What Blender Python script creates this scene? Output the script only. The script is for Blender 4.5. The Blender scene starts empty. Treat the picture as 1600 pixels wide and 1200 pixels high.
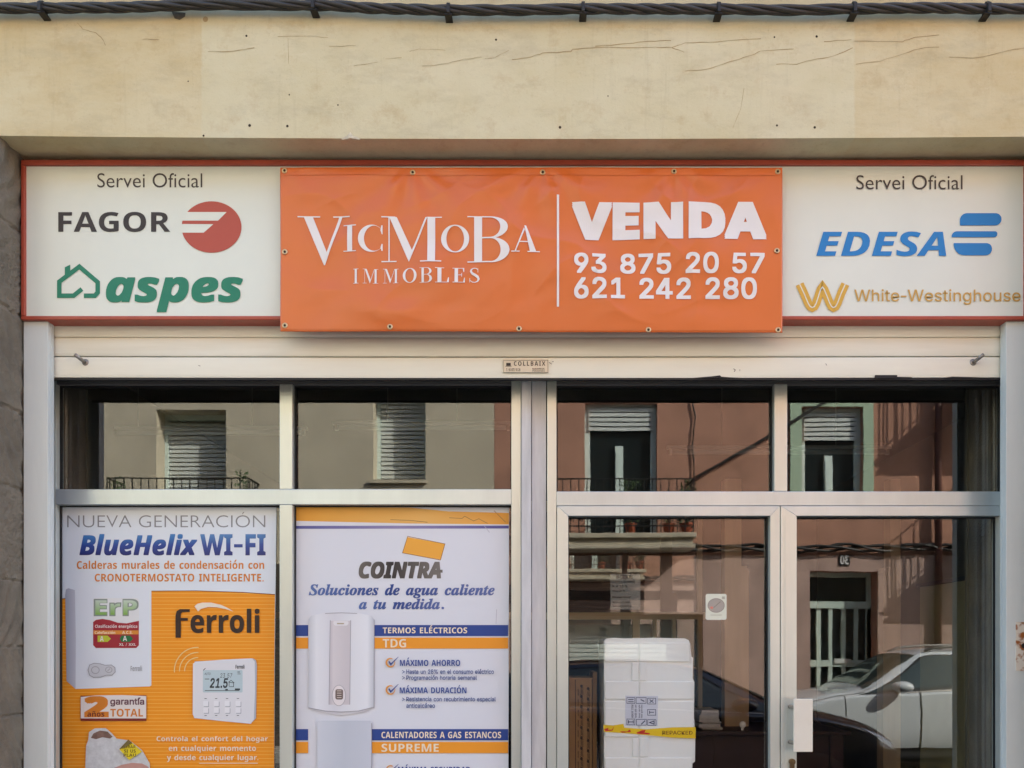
import bpy, bmesh, math, random
from mathutils import Vector, noise
from mathutils.geometry import tessellate_polygon
random.seed(7)
R = math.radians
scene = bpy.context.scene
COL = scene.collection

# ------------------------------------------------------------------ camera, sky, sun, exposure
CAM_D, CAM_H, FPX, CX, CY = 3.3, 1.6, 1375.0, 840.0, 1010.0   # metres to the glass, eye height, focal length in photo pixels, principal point
cd = bpy.data.cameras.new('camera'); cam = bpy.data.objects.new('camera', cd); COL.objects.link(cam)
cam.location = (0, -CAM_D, CAM_H); cam.rotation_euler = (R(90), 0, 0)
cd.sensor_width = 36; cd.lens = 36*FPX/1600
cd.shift_x = -(CX-800)/1600; cd.shift_y = (CY-600)/1600
cd.clip_start = .05; cd.clip_end = 300
scene.camera = cam

SUN_EL, SUN_AZ = 36.0, 58.5            # degrees; azimuth from +y towards +x
world = bpy.data.worlds.new("World"); scene.world = world; world.use_nodes = True
nt = world.node_tree
sky = nt.nodes.new('ShaderNodeTexSky'); sky.sky_type = 'NISHITA'; sky.sun_disc = False
sky.sun_elevation = R(SUN_EL); sky.sun_rotation = R(SUN_AZ); sky.air_density = 1.0; sky.dust_density = 2.0
nt.links.new(sky.outputs[0], nt.nodes['Background'].inputs[0])
nt.nodes['Background'].inputs[1].default_value = 0.15
sl = bpy.data.lights.new('sun', 'SUN'); sl.energy = 3.6; sl.angle = R(.53); sl.color = (1, .985, .885)
so = bpy.data.objects.new('sun', sl); COL.objects.link(so); so.location = (8, 6, 14)
sdir = Vector((math.cos(R(SUN_EL))*math.sin(R(SUN_AZ)), math.cos(R(SUN_EL))*math.cos(R(SUN_AZ)), math.sin(R(SUN_EL))))
so.rotation_euler = sdir.to_track_quat('Z', 'Y').to_euler()
scene.view_settings.view_transform = 'Standard'; scene.view_settings.look = 'None'
scene.view_settings.gamma = 1; scene.view_settings.use_curve_mapping = False
scene.view_settings.exposure = 2.28
scene.cycles.max_bounces = 10; scene.cycles.diffuse_bounces = 5; scene.cycles.glossy_bounces = 5
scene.cycles.transparent_max_bounces = 12; scene.cycles.sample_clamp_indirect = 6
try: scene.cycles.use_denoising = True
except Exception: pass

# ------------------------------------------------------------------ helpers
def W(px, py, y):
    """the point that stands at depth y behind photo pixel px, py"""
    s = (CAM_D+y)/FPX
    return Vector(((px-CX)*s, y, CAM_H+(CY-py)*s))
def WX(px, y): return (px-CX)*(CAM_D+y)/FPX
def WZ(py, y): return CAM_H+(CY-py)*(CAM_D+y)/FPX
def MX(px, d): return (px-CX)*(CAM_D+d)/FPX          # the same for what the glass mirrors, d metres in front of it
def MZ(py, d): return CAM_H+(CY-py)*(CAM_D+d)/FPX

def lin(c):
    r = []
    for v in c:
        v /= 255.0
        r.append(v/12.92 if v <= .04045 else ((v+.055)/1.055)**2.4)
    return r
MATS = {}
def mat(name, rgb, rough=.6, metal=0.0, var=0.0, scale=8.0, bump=0.0, bscale=60.0, gain=1.0, coat=0.0, spec=.5, stretch=None):
    """principled paint with blotchy tone and fine bump; rgb in 0..255 display values"""
    if name in MATS: return MATS[name]
    m = bpy.data.materials.new(name); m.use_nodes = True
    n, l = m.node_tree.nodes, m.node_tree.links
    b = n['Principled BSDF']
    c = [min(.86, v*gain) for v in lin(rgb)]
    b.inputs['Base Color'].default_value = (*c, 1); b.inputs['Roughness'].default_value = rough
    b.inputs['Metallic'].default_value = metal; b.inputs['Specular IOR Level'].default_value = spec
    if coat: b.inputs['Coat Weight'].default_value = coat; b.inputs['Coat Roughness'].default_value = .05
    if var or bump:
        tc = n.new('ShaderNodeTexCoord'); src = tc.outputs['Object']
        if stretch:
            mp = n.new('ShaderNodeMapping'); mp.inputs['Scale'].default_value = stretch; l.new(src, mp.inputs[0]); src = mp.outputs[0]
    if var:
        t = n.new('ShaderNodeTexNoise'); t.inputs['Scale'].default_value = scale; t.inputs['Detail'].default_value = 6
        t.inputs['Roughness'].default_value = .62; l.new(src, t.inputs['Vector'])
        rp = n.new('ShaderNodeValToRGB')
        rp.color_ramp.elements[0].position = .3; rp.color_ramp.elements[1].position = .72
        rp.color_ramp.elements[0].color = (*[v*(1-var) for v in c], 1)
        rp.color_ramp.elements[1].color = (*[min(.85, v*(1+var*.6)) for v in c], 1)
        l.new(t.outputs['Fac'], rp.inputs[0]); l.new(rp.outputs[0], b.inputs['Base Color'])
    if bump:
        t2 = n.new('ShaderNodeTexNoise'); t2.inputs['Scale'].default_value = bscale; t2.inputs['Detail'].default_value = 4
        l.new(src, t2.inputs['Vector'])
        bp = n.new('ShaderNodeBump'); bp.inputs['Strength'].default_value = bump; bp.inputs['Distance'].default_value = .01
        l.new(t2.outputs['Fac'], bp.inputs['Height']); l.new(bp.outputs[0], b.inputs['Normal'])
    MATS[name] = m
    return m

def kids_origin(o):
    while o.parent: o = o.parent
    return Vector(o.location)
def tag(o, label=None, cat=None, group=None, kind=None):
    if label: o['label'] = label
    if cat: o['category'] = cat
    if group: o['group'] = group
    if kind: o['kind'] = kind
    return o
def thing(name, loc, label, cat, group=None):
    o = bpy.data.objects.new(name, None); COL.objects.link(o); o.location = loc; o.empty_display_size = .1
    return tag(o, label, cat, group)

class MB:
    """collects faces in world coordinates and links them as ONE mesh object"""
    def __init__(s): s.v = []; s.f = []
    def add(s, vs, fs):
        k = len(s.v); s.v += [tuple(p) for p in vs]; s.f += [tuple(i+k for i in f) for f in fs]; return s
    def box(s, x0, x1, y0, y1, z0, z1):
        return s.add([(x, y, z) for z in (z0, z1) for y in (y0, y1) for x in (x0, x1)],
            [(0, 2, 3, 1), (4, 5, 7, 6), (0, 1, 5, 4), (2, 6, 7, 3), (0, 4, 6, 2), (1, 3, 7, 5)])
    def prism(s, pts, y0, y1):
        """outline of (x, z) points pushed through from y0 to y1"""
        n = len(pts); vs = [(x, y0, z) for x, z in pts]+[(x, y1, z) for x, z in pts]
        tri = tessellate_polygon([[Vector((x, z, 0)) for x, z in pts]])
        fs = [tuple(t) for t in tri]+[tuple(i+n for i in reversed(t)) for t in tri]
        fs += [(i, (i+1) % n, (i+1) % n+n, i+n) for i in range(n)]
        return s.add(vs, fs)
    def flat(s, pts, y):
        tri = tessellate_polygon([[Vector((x, z, 0)) for x, z in pts]])
        return s.add([(x, y, z) for x, z in pts], [tuple(t) for t in tri])
    def tube(s, path, r, n=8, cap=True):
        path = [Vector(p) for p in path]; rings = []
        up = Vector((0, 0, 1))
        for i, p in enumerate(path):
            d = (path[min(i+1, len(path)-1)]-path[max(i-1, 0)]).normalized()
            a = d.cross(up)
            if a.length < 1e-3: a = d.cross(Vector((0, 1, 0)))
            a.normalize(); b = a.cross(d)
            rr = r[i] if isinstance(r, (list, tuple)) else r
            rings.append([p+a*(math.cos(2*math.pi*k/n)*rr)+b*(math.sin(2*math.pi*k/n)*rr) for k in range(n)])
        vs = [q for g in rings for q in g]; fs = []
        for i in range(len(path)-1):
            for k in range(n):
                fs.append((i*n+k, i*n+(k+1) % n, (i+1)*n+(k+1) % n, (i+1)*n+k))
        if cap: fs += [tuple(range(n-1, -1, -1)), tuple(range((len(path)-1)*n, len(path)*n))]
        return s.add(vs, fs)
    def lathe(s, c, prof, n=20, axis='z'):
        """profile of (radius, height) turned about an axis through c"""
        vs = []
        for r, h in prof:
            for k in range(n):
                a = 2*math.pi*k/n; u, v = math.cos(a)*r, math.sin(a)*r
                vs.append({'z': (c[0]+u, c[1]+v, c[2]+h), 'y': (c[0]+u, c[1]+h, c[2]+v), 'x': (c[0]+h, c[1]+u, c[2]+v)}[axis])
        fs = [(i*n+k, i*n+(k+1) % n, (i+1)*n+(k+1) % n, (i+1)*n+k) for i in range(len(prof)-1) for k in range(n)]
        fs += [tuple(range(n)), tuple(range((len(prof)-1)*n, len(prof)*n))]
        return s.add(vs, fs)
    def build(s, name, m, parent=None, bevel=0, smooth=False, segs=2):
        org = kids_origin(parent) if parent else Vector((0, 0, 0))
        me = bpy.data.meshes.new(name); me.from_pydata([tuple(Vector(p)-org) for p in s.v], [], s.f)
        bm = bmesh.new(); bm.from_mesh(me); bmesh.ops.recalc_face_normals(bm, faces=bm.faces); bm.to_mesh(me); bm.free()
        me.materials.append(m)
        o = bpy.data.objects.new(name, me); COL.objects.link(o); o.parent = parent
        if smooth:
            for p in me.polygons: p.use_smooth = True
        if bevel:
            md = o.modifiers.new('bevel', 'BEVEL'); md.width = bevel; md.segments = segs; md.limit_method = 'ANGLE'; md.angle_limit = R(40)
        return o
def solo(mb, name, m, label, cat, group=None, **k):
    """a thing that is one mesh: its origin goes to the middle of its base"""
    o = mb.build(name, m, None, **k)
    xs, ys, zs = zip(*mb.v)
    c = Vector(((min(xs)+max(xs))/2, (min(ys)+max(ys))/2, min(zs)))
    for v in o.data.vertices: v.co -= c
    o.location = c
    return tag(o, label, cat, group)
def struct(mb, name, m, **k): return tag(mb.build(name, m, None, **k), kind='structure')

# ------------------------------------------------------------------ lettering: outlines in thousandths of an em, drawn as flat faces
GLYPHS = {}
GLYPHS['B'] = '''
0384;191,-7 -52,8 -43,21 -32,37 -22,49 -13,60 -5,72 4,72 12,61 22,48 31,36 43,23 55,7 53,-7 42,-22 32,-36 23,-49 14,-61 4,-72 -4,-72 -12,-61 -22,-48 -31,-36 -43,-22;191,75 23,5 17,13 13,23 11,52 4,72 -4,72 -11,51 -13,23 -17,14 -23,5 -22,-5 -18,-14 -12,-23 -11,-51 -3,-72 3,-72 11,-51 12,-23 18,-14
1384;176,0 0,277 1,46 2,50 -15,-15 -20,-18 -55,-44 -49,61 154,123 83,0 0,-480
2384;27,0 0,71 120,121 59,62 32,46 10,45 -4,25 -12,18 -19,10 -24,4 -27,-4 -26,-9 -55,-36 -55,65 44,33 53,25 74,10 44,-4 37,-13 30,-20 22,-26 14,-31 5,-35 -4,-38 -12,-35 -46,-64 -72,-72 -62,-58 0,-5 209,0 0,-85
3384;164,-7 -74,7 -64,19 0,86 64,-23 63,-8 46,5 30,14 17,22 5,31 -10,34 -14,12 -21,8 -70,8 -37,0 0,77 37,0 68,9 19,10 12,13 9,33 -4,23 -12,17 -21,11 -32,3 -32,-3 -27,-8 -43,-24 -47,70 66,34 42,10 49,3 46,-3 39,-10 32,-17 24,-22 14,-28 5,-34 -7,-45 -23,-34 -33,-25 -40,-15 0,-2 51,-13 36,-22 23,-33 7,-43 -5,-40 -15,-35 -26,-30 -37,-23 -49,-14
4384;216,0 0,99 -205,0 0,71 211,310 93,0 0,-302 58,0 0,-79 -58,0 0,-99;101,178 115,0 0,81 1,38 2,41 1,25 -2,0 -13,-26 -16,-26
5384;162,-7 -71,7 -58,19 0,88 60,-22 65,-9 40,5 29,13 18,24 6,34 -6,32 -18,22 -30,14 -42,4 -39,-3 -33,-7 -41,21 18,245 260,0 0,-86 -171,0 -9,-94 25,4 36,2 42,-4 36,-13 31,-20 23,-29 15,-36 5,-43 -5,-49 -16,-41 -27,-33 -37,-25 -48,-15
6384;199,-7 -47,6 -42,17 -35,28 -28,41 -18,53 -5,65 6,82 21,77 18,34 24,29 31,25 38,19 47,12 55,4 33,-1 31,-4 0,-81 -27,5 -30,2 -53,-5 -40,-14 -27,-23 -19,-30 -10,-36 -5,-42 4,0 16,22 23,18 28,12 37,4 39,-5 34,-13 27,-22 21,-30 12,-37 4,-45 -5,-48 -15,-41 -24,-33 -33,-25 -40,-15;197,75 27,5 21,15 14,26 5,37 -4,32 -12,24 -20,15 -29,5 -39,-10 -26,-25 -10,-32 8,-43 25,-35 18,-11
7384;75,0 180,394 -237,0 0,86 344,0 0,-64 -181,-416
8384;192,-7 -50,4 -41,12 -34,19 -24,25 -15,32 -4,37 6,44 20,35 30,28 36,22 -30,22 -25,26 -17,32 -6,40 6,35 16,29 25,22 32,16 36,9 39,4 40,-4 36,-9 32,-16 24,-22 16,-29 5,-36 -6,-39 -18,-32 -28,-25 -34,-21 49,-31 38,-42 10,-26 4,-30 -5,-37 -16,-32 -26,-26 -33,-20 -41,-12;192,296 40,25 13,18 5,24 -4,20 -13,16 -18,9 -24,4 -22,-4 -19,-9 -12,-16 -4,-20 4,-23 13,-18;191,68 33,4 23,12 14,19 5,24 -11,32 -26,25 -33,20 -9,5 -50,-34 -15,-22 -4,-25 4,-24 14,-19 23,-13
9384;120,-7 -33,1 -32,4 0,81 28,-4 30,-2 53,4 39,15 28,22 18,30 11,37 5,41 -4,0 -38,-39 -28,-12 -41,-4 -38,4 -32,13 -28,22 -20,30 -12,38 -5,44 5,49 15,40 24,34 33,24 40,15 47,5 46,-6 42,-17 36,-28 27,-41 18,-53 6,-65 -6,-82 -21,-76 -18,-34 -25,-30 -30,-25 -39,-19 -46,-12;185,244 39,11 26,25 9,31 -8,44 -24,35 -18,10 -22,4 -27,-5 -22,-16 -14,-26 -4,-37 4,-32 12,-23 20,-16
A463;0,0 169,482 124,0 170,-482 -109,0 -35,114 -175,0 -35,-114;170,199 125,0 -36,112 -8,29 -11,35 -8,32 -9,-33 -11,-38 -8,-25
B451;60,0 0,480 150,0 84,-7 61,-20 27,-23 16,-31 6,-41 -5,-38 -15,-31 -23,-23 -31,-11 0,-4 43,-17 18,-14 13,-21 9,-26 3,-34 -6,-40 -15,-34 -26,-28 -36,-21 -42,-12 -51,-4;162,289 59,0 37,4 24,11 13,17 5,24 -6,23 -15,16 -26,9 -37,3 -54,0;162,84 66,0 39,4 25,14 14,20 4,27 -4,24 -14,19 -26,13 -41,4 -63,0
C428;255,-7 -68,8 -54,23 -42,37 -29,49 -17,60 -6,69 7,68 19,60 32,50 44,38 36,17 41,11 46,3 71,-9 69,-24 -33,-83 -54,22 -53,10 -36,-5 -30,-15 -23,-24 -18,-33 -10,-40 -3,-47 7,-67 21,-51 23,-23 31,-14 38,-5 59,7 63,18 0,-85 -62,-19
D497;60,0 0,480 151,0 70,-7 61,-20 49,-34 36,-45 23,-59 8,-71 -8,-74 -23,-61 -38,-48 -52,-34 -64,-20 -77,-7;162,84 44,0 64,10 46,29 27,50 10,69 -4,48 -12,39 -19,30 -27,21 -34,12 -41,4 -54,0
E376;60,0 0,480 276,0 0,-84 -174,0 0,-105 162,0 0,-83 -162,0 0,-124 174,0 0,-84
F369;60,0 0,480 275,0 0,-84 -174,0 0,-123 162,0 0,-84 -162,0 0,-189
G486;262,-7 -66,7 -55,21 -44,35 -32,49 -20,61 -6,74 7,71 22,60 23,34 28,28 34,23 62,23 74,7 76,-8 67,-21 -34,-82 -50,19 -59,8 -42,-5 -35,-16 -29,-24 -21,-32 -14,-40 -4,-47 3,-44 9,-39 17,-32 24,-25 32,-15 40,-5 36,2 28,5 0,100 -91,0 0,84 191,0 0,-248 -79,-20
H514;60,0 0,480 102,0 0,-189 190,0 0,189 101,0 0,-480 -101,0 0,207 -190,0 0,-207
I261;21,0 0,58 59,27 0,310 -59,27 0,58 219,0 0,-58 -59,-27 0,-310 59,-27 0,-58
J222;10,-141 -34,2 -26,5 0,85 23,-5 25,-2 32,7 13,10 9,15 8,54 0,450 102,0 0,-449 -5,-56 -14,-44 -23,-33 -31,-22 -37,-13
K446;60,0 0,480 102,0 0,-220 19,28 21,28 130,164 113,0 -168,-213 169,-267 -116,0 -125,202 -43,-31 0,-171
L379;60,0 0,480 102,0 0,-396 195,0 0,-84
M633;60,0 0,480 139,0 113,-367 2,0 121,367 138,0 0,-480 -95,0 0,227 1,52 2,56 2,40 -3,0 -123,-375 -94,0 -115,376 -3,0 3,-40 2,-58 1,-55 0,-223
N546;60,0 0,480 129,0 208,-360 2,0 -3,67 -2,66 0,227 92,0 0,-480 -129,0 -209,363 -3,0 4,-69 2,-68 0,-226
O535;267,-7 -49,4 -42,10 -37,17 -31,24 -25,28 -20,35 -18,60 -6,70 6,70 18,60 32,49 44,36 37,17 43,11 49,3 49,-3 43,-11 36,-17 44,-36 31,-50 19,-60 6,-70 -6,-69 -19,-61 -31,-49 -44,-37 -36,-17 -43,-10;267,79 40,4 31,15 23,24 21,51 7,67 -7,68 -21,51 -23,24 -31,15 -39,4 -39,-4 -31,-15 -23,-24 -22,-51 -7,-68 7,-67 22,-51 23,-24 31,-15
P422;60,0 0,480 154,0 56,-5 45,-13 34,-22 24,-30 14,-37 5,-43 -5,-41 -13,-37 -23,-33 -35,-26 -48,-17 -62,-5 -44,0 0,-171;162,254 33,0 39,4 30,13 18,22 7,33 -5,31 -15,22 -26,13 -35,4 -46,0
Q535;363,-114 -88,107 -8,0 -49,4 -42,10 -37,17 -31,24 -25,28 -20,35 -18,60 -6,70 6,70 18,60 32,49 44,36 37,17 43,11 49,3 49,-3 43,-11 36,-17 44,-36 31,-50 19,-60 6,-70 -8,-75 -21,-64 -23,-36 -30,-28 -37,-22 116,-129;267,79 40,4 31,15 23,24 21,51 7,67 -7,68 -21,51 -23,24 -31,15 -39,4 -39,-4 -31,-15 -23,-24 -22,-51 -7,-68 7,-67 22,-51 23,-24 31,-15
R443;60,0 0,480 140,0 60,-4 48,-12 37,-20 26,-28 15,-36 6,-44 -4,-31 -9,-27 -33,-41 -44,-28 141,-209 -113,0 -114,184 -54,0 0,-184;162,267 33,0 43,4 29,12 16,21 6,29 -6,29 -17,20 -30,11 -43,3 -31,0
S370;167,-7 -72,8 -64,21 0,95 71,-27 36,-10 37,-3 32,4 21,11 12,16 4,20 -7,25 -20,19 -67,35 -36,18 -37,28 -29,40 -9,26 -3,31 5,40 15,33 24,27 33,20 39,12 47,4 71,-8 71,-25 -33,-80 -59,21 -54,8 -25,-4 -19,-10 -11,-15 -4,-20 5,-23 17,-17 68,-36 63,-36 23,-21 17,-24 11,-28 3,-35 -5,-40 -15,-34 -26,-28 -35,-21 -43,-12
T389;144,0 0,395 -131,0 0,85 362,0 0,-85 -130,0 0,-395
U508;252,-7 -59,6 -48,16 -38,27 -28,36 -16,43 -6,50 0,309 101,0 0,-294 7,-50 18,-33 30,-18 42,-6 42,6 30,20 17,33 5,49 0,293 102,0 0,-311 -6,-47 -16,-42 -28,-36 -38,-28 -50,-17
V437;163,0 -163,480 103,0 90,-286 7,-27 11,-42 7,-36 7,36 11,42 7,27 91,286 103,0 -164,-480
W649;122,0 -122,480 100,0 61,-262 9,-39 9,-47 6,-40 6,40 8,45 8,34 70,269 96,0 70,-269 7,-34 9,-45 6,-40 6,40 9,47 8,39 61,262 100,0 -122,-480 -115,0 -65,252 -5,22 -7,32 -7,33 -4,25 -3,-25 -7,-32 -6,-33 -6,-23 -64,-251
X448;0,0 159,247 -149,233 112,0 104,-173 101,173 110,0 -151,-238 162,-242 -116,0 -112,181 -111,-181
Y419;159,0 0,183 -159,297 110,0 100,-198 100,198 109,0 -159,-293 0,-187
Z389;16,0 0,66 230,330 -224,0 0,84 345,0 0,-66 -230,-330 236,0 0,-84
a406;142,-7 -45,7 -37,22 -17,22 -11,29 -4,36 5,36 13,29 23,22 51,21 72,9 64,2 0,16 -4,25 -11,18 -18,10 -24,3 -53,-8 -51,-19 -33,68 66,24 75,9 45,-3 38,-11 30,-18 22,-25 13,-32 4,-41 0,-244 -70,0 -19,50 -3,0 -24,-26 -25,-17 -31,-10;179,66 30,5 25,15 16,23 6,31 0,30 -39,-1 -41,-5 -26,-13 -14,-19 -5,-23 3,-20 10,-13
b425;254,-7 -36,4 -28,11 -38,32 -6,0 -17,-40 -77,0 0,510 100,0 0,-118 -1,-41 -3,-32 4,0 18,21 22,18 29,11 36,4 38,-5 33,-16 29,-27 21,-37 13,-47 4,-57 -4,-58 -13,-47 -22,-37 -29,-27 -34,-16;226,75 27,7 22,21 13,35 5,47 -5,47 -14,34 -21,21 -29,6 -33,-6 -21,-18 -13,-30 -5,-44 0,-10 4,-47 12,-35 14,-16 19,-9
c345;201,-7 -50,5 -42,15 -34,26 -25,36 -15,47 -5,59 6,61 17,49 27,37 37,25 43,15 50,5 66,-7 48,-17 -29,-78 -44,16 -41,6 -34,-7 -24,-21 -15,-35 -5,-48 5,-48 16,-33 24,-20 33,-6 56,8 47,23 0,-85 -48,-21
d425;169,-7 -39,6 -33,16 -28,26 -22,37 -12,47 -5,58 5,57 13,48 21,37 29,27 34,16 39,5 36,-3 29,-12 23,-17 18,-21 3,0 -5,31 -2,42 0,117 100,0 0,-510 -77,0 -19,48 -4,0 -18,-21 -22,-18 -29,-12;203,73 36,6 23,19 13,30 4,43 0,11 -4,47 -12,35 -14,16 -20,9 -27,3 -29,-7 -23,-21 -14,-35 -4,-48 4,-47 14,-34 23,-20
e397;218,-7 -52,5 -45,16 -38,26 -29,36 -18,47 -6,58 6,59 16,48 26,37 35,27 42,16 48,5 48,-4 40,-15 33,-24 24,-33 15,-41 5,-49 0,-49 -236,0 7,-37 18,-29 28,-18 38,-6 64,7 60,22 0,-78 -57,-19;134,225 140,0 -5,31 -12,24 -22,17 -31,5 -26,-4 -22,-15 -15,-24
f260;69,0 0,291 -56,0 0,49 56,27 0,27 3,41 12,31 19,22 26,15 32,8 37,3 54,-5 38,-11 -25,-73 -25,6 -31,4 -18,-4 -13,-9 -9,-32 0,-23 86,0 0,-76 -86,0 0,-291
g425;189,-161 -72,5 -65,16 0,80 70,-21 73,-7 34,5 24,16 15,26 5,36 0,8 1,23 1,22 -2,0 -21,-25 -24,-17 -28,-10 -31,-3 -41,6 -34,17 -27,27 -21,38 -12,46 -4,56 4,55 13,47 21,38 28,28 35,17 40,5 42,-6 36,-17 28,-30 3,0 8,47 85,0 0,-368 -5,-48 -16,-40 -26,-31 -35,-23 -46,-14;204,72 33,5 24,17 14,30 4,46 0,12 -4,51 -14,34 -23,19 -35,6 -31,-7 -22,-21 -13,-34 -5,-49 5,-48 13,-34 23,-20
h441;52,0 0,510 100,0 0,-104 -1,-51 -3,-35 5,0 20,24 25,17 29,9 32,3 37,-3 32,-11 27,-17 20,-26 12,-34 4,-43 0,-239 -100,0 0,214 -7,44 -19,27 -33,8 -27,-3 -21,-10 -14,-18 -13,-38 -5,-51 0,-173
i205;103,412 -21,3 -18,8 -12,15 -4,23 4,24 12,15 39,10 38,-10 12,-15 4,-24 -4,-23 -12,-15;52,0 0,367 100,0 0,-367
j205;103,412 -21,3 -18,8 -12,15 -4,23 4,24 12,15 39,10 38,-10 12,-15 4,-24 -4,-23 -12,-15;23,-161 -35,2 -31,6 0,78 23,-4 24,-2 19,3 15,9 11,17 3,27 0,392 100,0 0,-407 -3,-32 -9,-29 -17,-25 -25,-19 -33,-12
k416;52,0 0,510 100,0 0,-228 -1,-41 -4,-42 1,0 21,29 23,27 103,112 113,0 -146,-159 154,-208 -115,0 -106,148 -43,-34 0,-114
l205;52,0 0,510 100,0 0,-510
m660;52,0 0,367 77,0 13,-47 6,0 20,24 26,17 30,9 31,3 37,-3 31,-10 25,-16 18,-24 9,0 20,24 26,17 31,9 31,3 38,-3 32,-11 24,-17 18,-26 11,-34 3,-43 0,-239 -100,0 0,214 -6,44 -18,27 -31,8 -34,-7 -22,-21 -13,-34 -4,-47 0,-184 -100,0 0,214 -6,44 -19,27 -30,8 -25,-3 -19,-10 -14,-18 -12,-38 -4,-51 0,-173
n441;52,0 0,367 77,0 13,-47 6,0 20,24 28,17 31,9 34,3 36,-3 32,-11 26,-17 20,-26 12,-34 4,-43 0,-239 -100,0 0,214 -4,35 -10,25 -19,15 -26,4 -28,-3 -20,-10 -15,-18 -12,-38 -5,-51 0,-173
o416;207,-7 -48,6 -43,16 -36,28 -27,37 -17,48 -6,56 6,56 15,47 27,37 36,28 43,16 52,5 49,-5 42,-17 36,-27 27,-37 17,-47 5,-56 -5,-56 -16,-47 -27,-38 -35,-28 -44,-16;208,74 34,7 24,21 13,34 4,48 -4,48 -13,34 -24,20 -34,7 -35,-7 -23,-20 -13,-34 -5,-48 5,-48 13,-34 24,-21
p425;52,-161 0,528 82,0 14,-48 4,0 40,38 29,12 36,4 38,-5 33,-16 29,-27 21,-37 13,-47 4,-57 -5,-57 -13,-48 -22,-37 -29,-27 -33,-16 -39,-6 -36,4 -27,11 -39,32 -5,0 5,-53 0,-148;226,75 29,7 21,21 13,35 4,47 -4,48 -13,33 -22,21 -30,6 -33,-6 -21,-18 -13,-30 -5,-44 0,-10 4,-47 12,-35 14,-16 19,-9
q425;273,-161 0,154 4,55 -4,0 -17,-21 -22,-18 -29,-12 -36,-4 -39,6 -33,16 -28,26 -22,37 -13,47 -4,58 5,57 13,48 21,37 29,27 34,16 39,5 36,-3 29,-12 23,-17 18,-21 2,0 9,47 85,0 0,-528;204,72 36,6 22,18 13,31 4,43 0,12 -4,47 -12,35 -14,16 -20,9 -26,3 -31,-7 -22,-21 -13,-35 -5,-48 5,-48 13,-34 23,-20
r305;52,0 0,367 76,0 15,-62 5,0 19,26 25,22 30,15 35,5 18,0 16,-2 -8,-94 -13,2 -16,1 -49,-9 -21,-12 -17,-17 -11,-24 -4,-31 0,-187
s334;152,-7 -66,5 -55,17 0,82 64,-22 60,-9 25,3 17,6 9,10 4,13 -6,17 -21,17 -53,24 -56,29 -19,16 -14,19 -8,23 -3,28 5,32 13,25 22,20 46,19 59,6 65,-6 64,-22 -30,-72 -51,19 -49,8 -25,-3 -14,-8 -5,-14 5,-15 22,-16 49,-21 55,-27 20,-15 15,-19 9,-23 3,-30 -4,-34 -13,-29 -22,-23 -31,-16 -39,-10
t291;178,-7 -59,11 -23,15 -18,22 -11,32 -4,42 0,176 -48,0 0,43 56,33 28,78 64,0 0,-78 103,0 0,-76 -103,0 0,-176 3,-18 9,-13 14,-8 18,-3 32,4 31,8 0,-75 -40,-12
u441;181,-7 -37,4 -32,10 -26,18 -20,26 -12,34 -4,43 0,239 100,0 0,-215 4,-34 11,-25 18,-15 27,-5 27,4 21,10 14,17 13,38 4,52 0,173 100,0 0,-367 -77,0 -13,47 -6,0 -20,-24 -28,-17 -31,-10
v382;140,0 -140,367 105,0 70,-209 10,-39 4,-36 3,0 15,75 70,209 105,0 -140,-367
w575;111,0 -104,367 99,0 42,-163 9,-40 7,-45 5,-35 2,0 3,25 5,33 5,30 4,19 45,176 110,0 43,-176 7,-30 6,-43 3,-34 3,0 5,33 7,46 9,41 44,163 98,0 -105,-367 -109,0 -28,128 -8,34 -11,49 -11,47 -8,32 -3,0 -7,-32 -11,-47 -11,-49 -8,-35 -30,-127
x388;3,0 125,187 -119,180 114,0 71,-117 72,117 113,0 -119,-180 125,-187 -114,0 -77,126 -77,-126
y382;74,-161 -29,1 -22,4 0,79 18,-2 21,-2 29,5 21,15 17,21 11,25 6,18 -146,364 109,0 70,-206 8,-31 4,-33 2,0 5,33 9,31 68,206 107,0 -155,-414 -26,-50 -35,-36 -43,-21
z328;18,0 0,59 170,231 -160,0 0,77 274,0 0,-65 -166,-225 172,0 0,-77
'''
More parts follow.
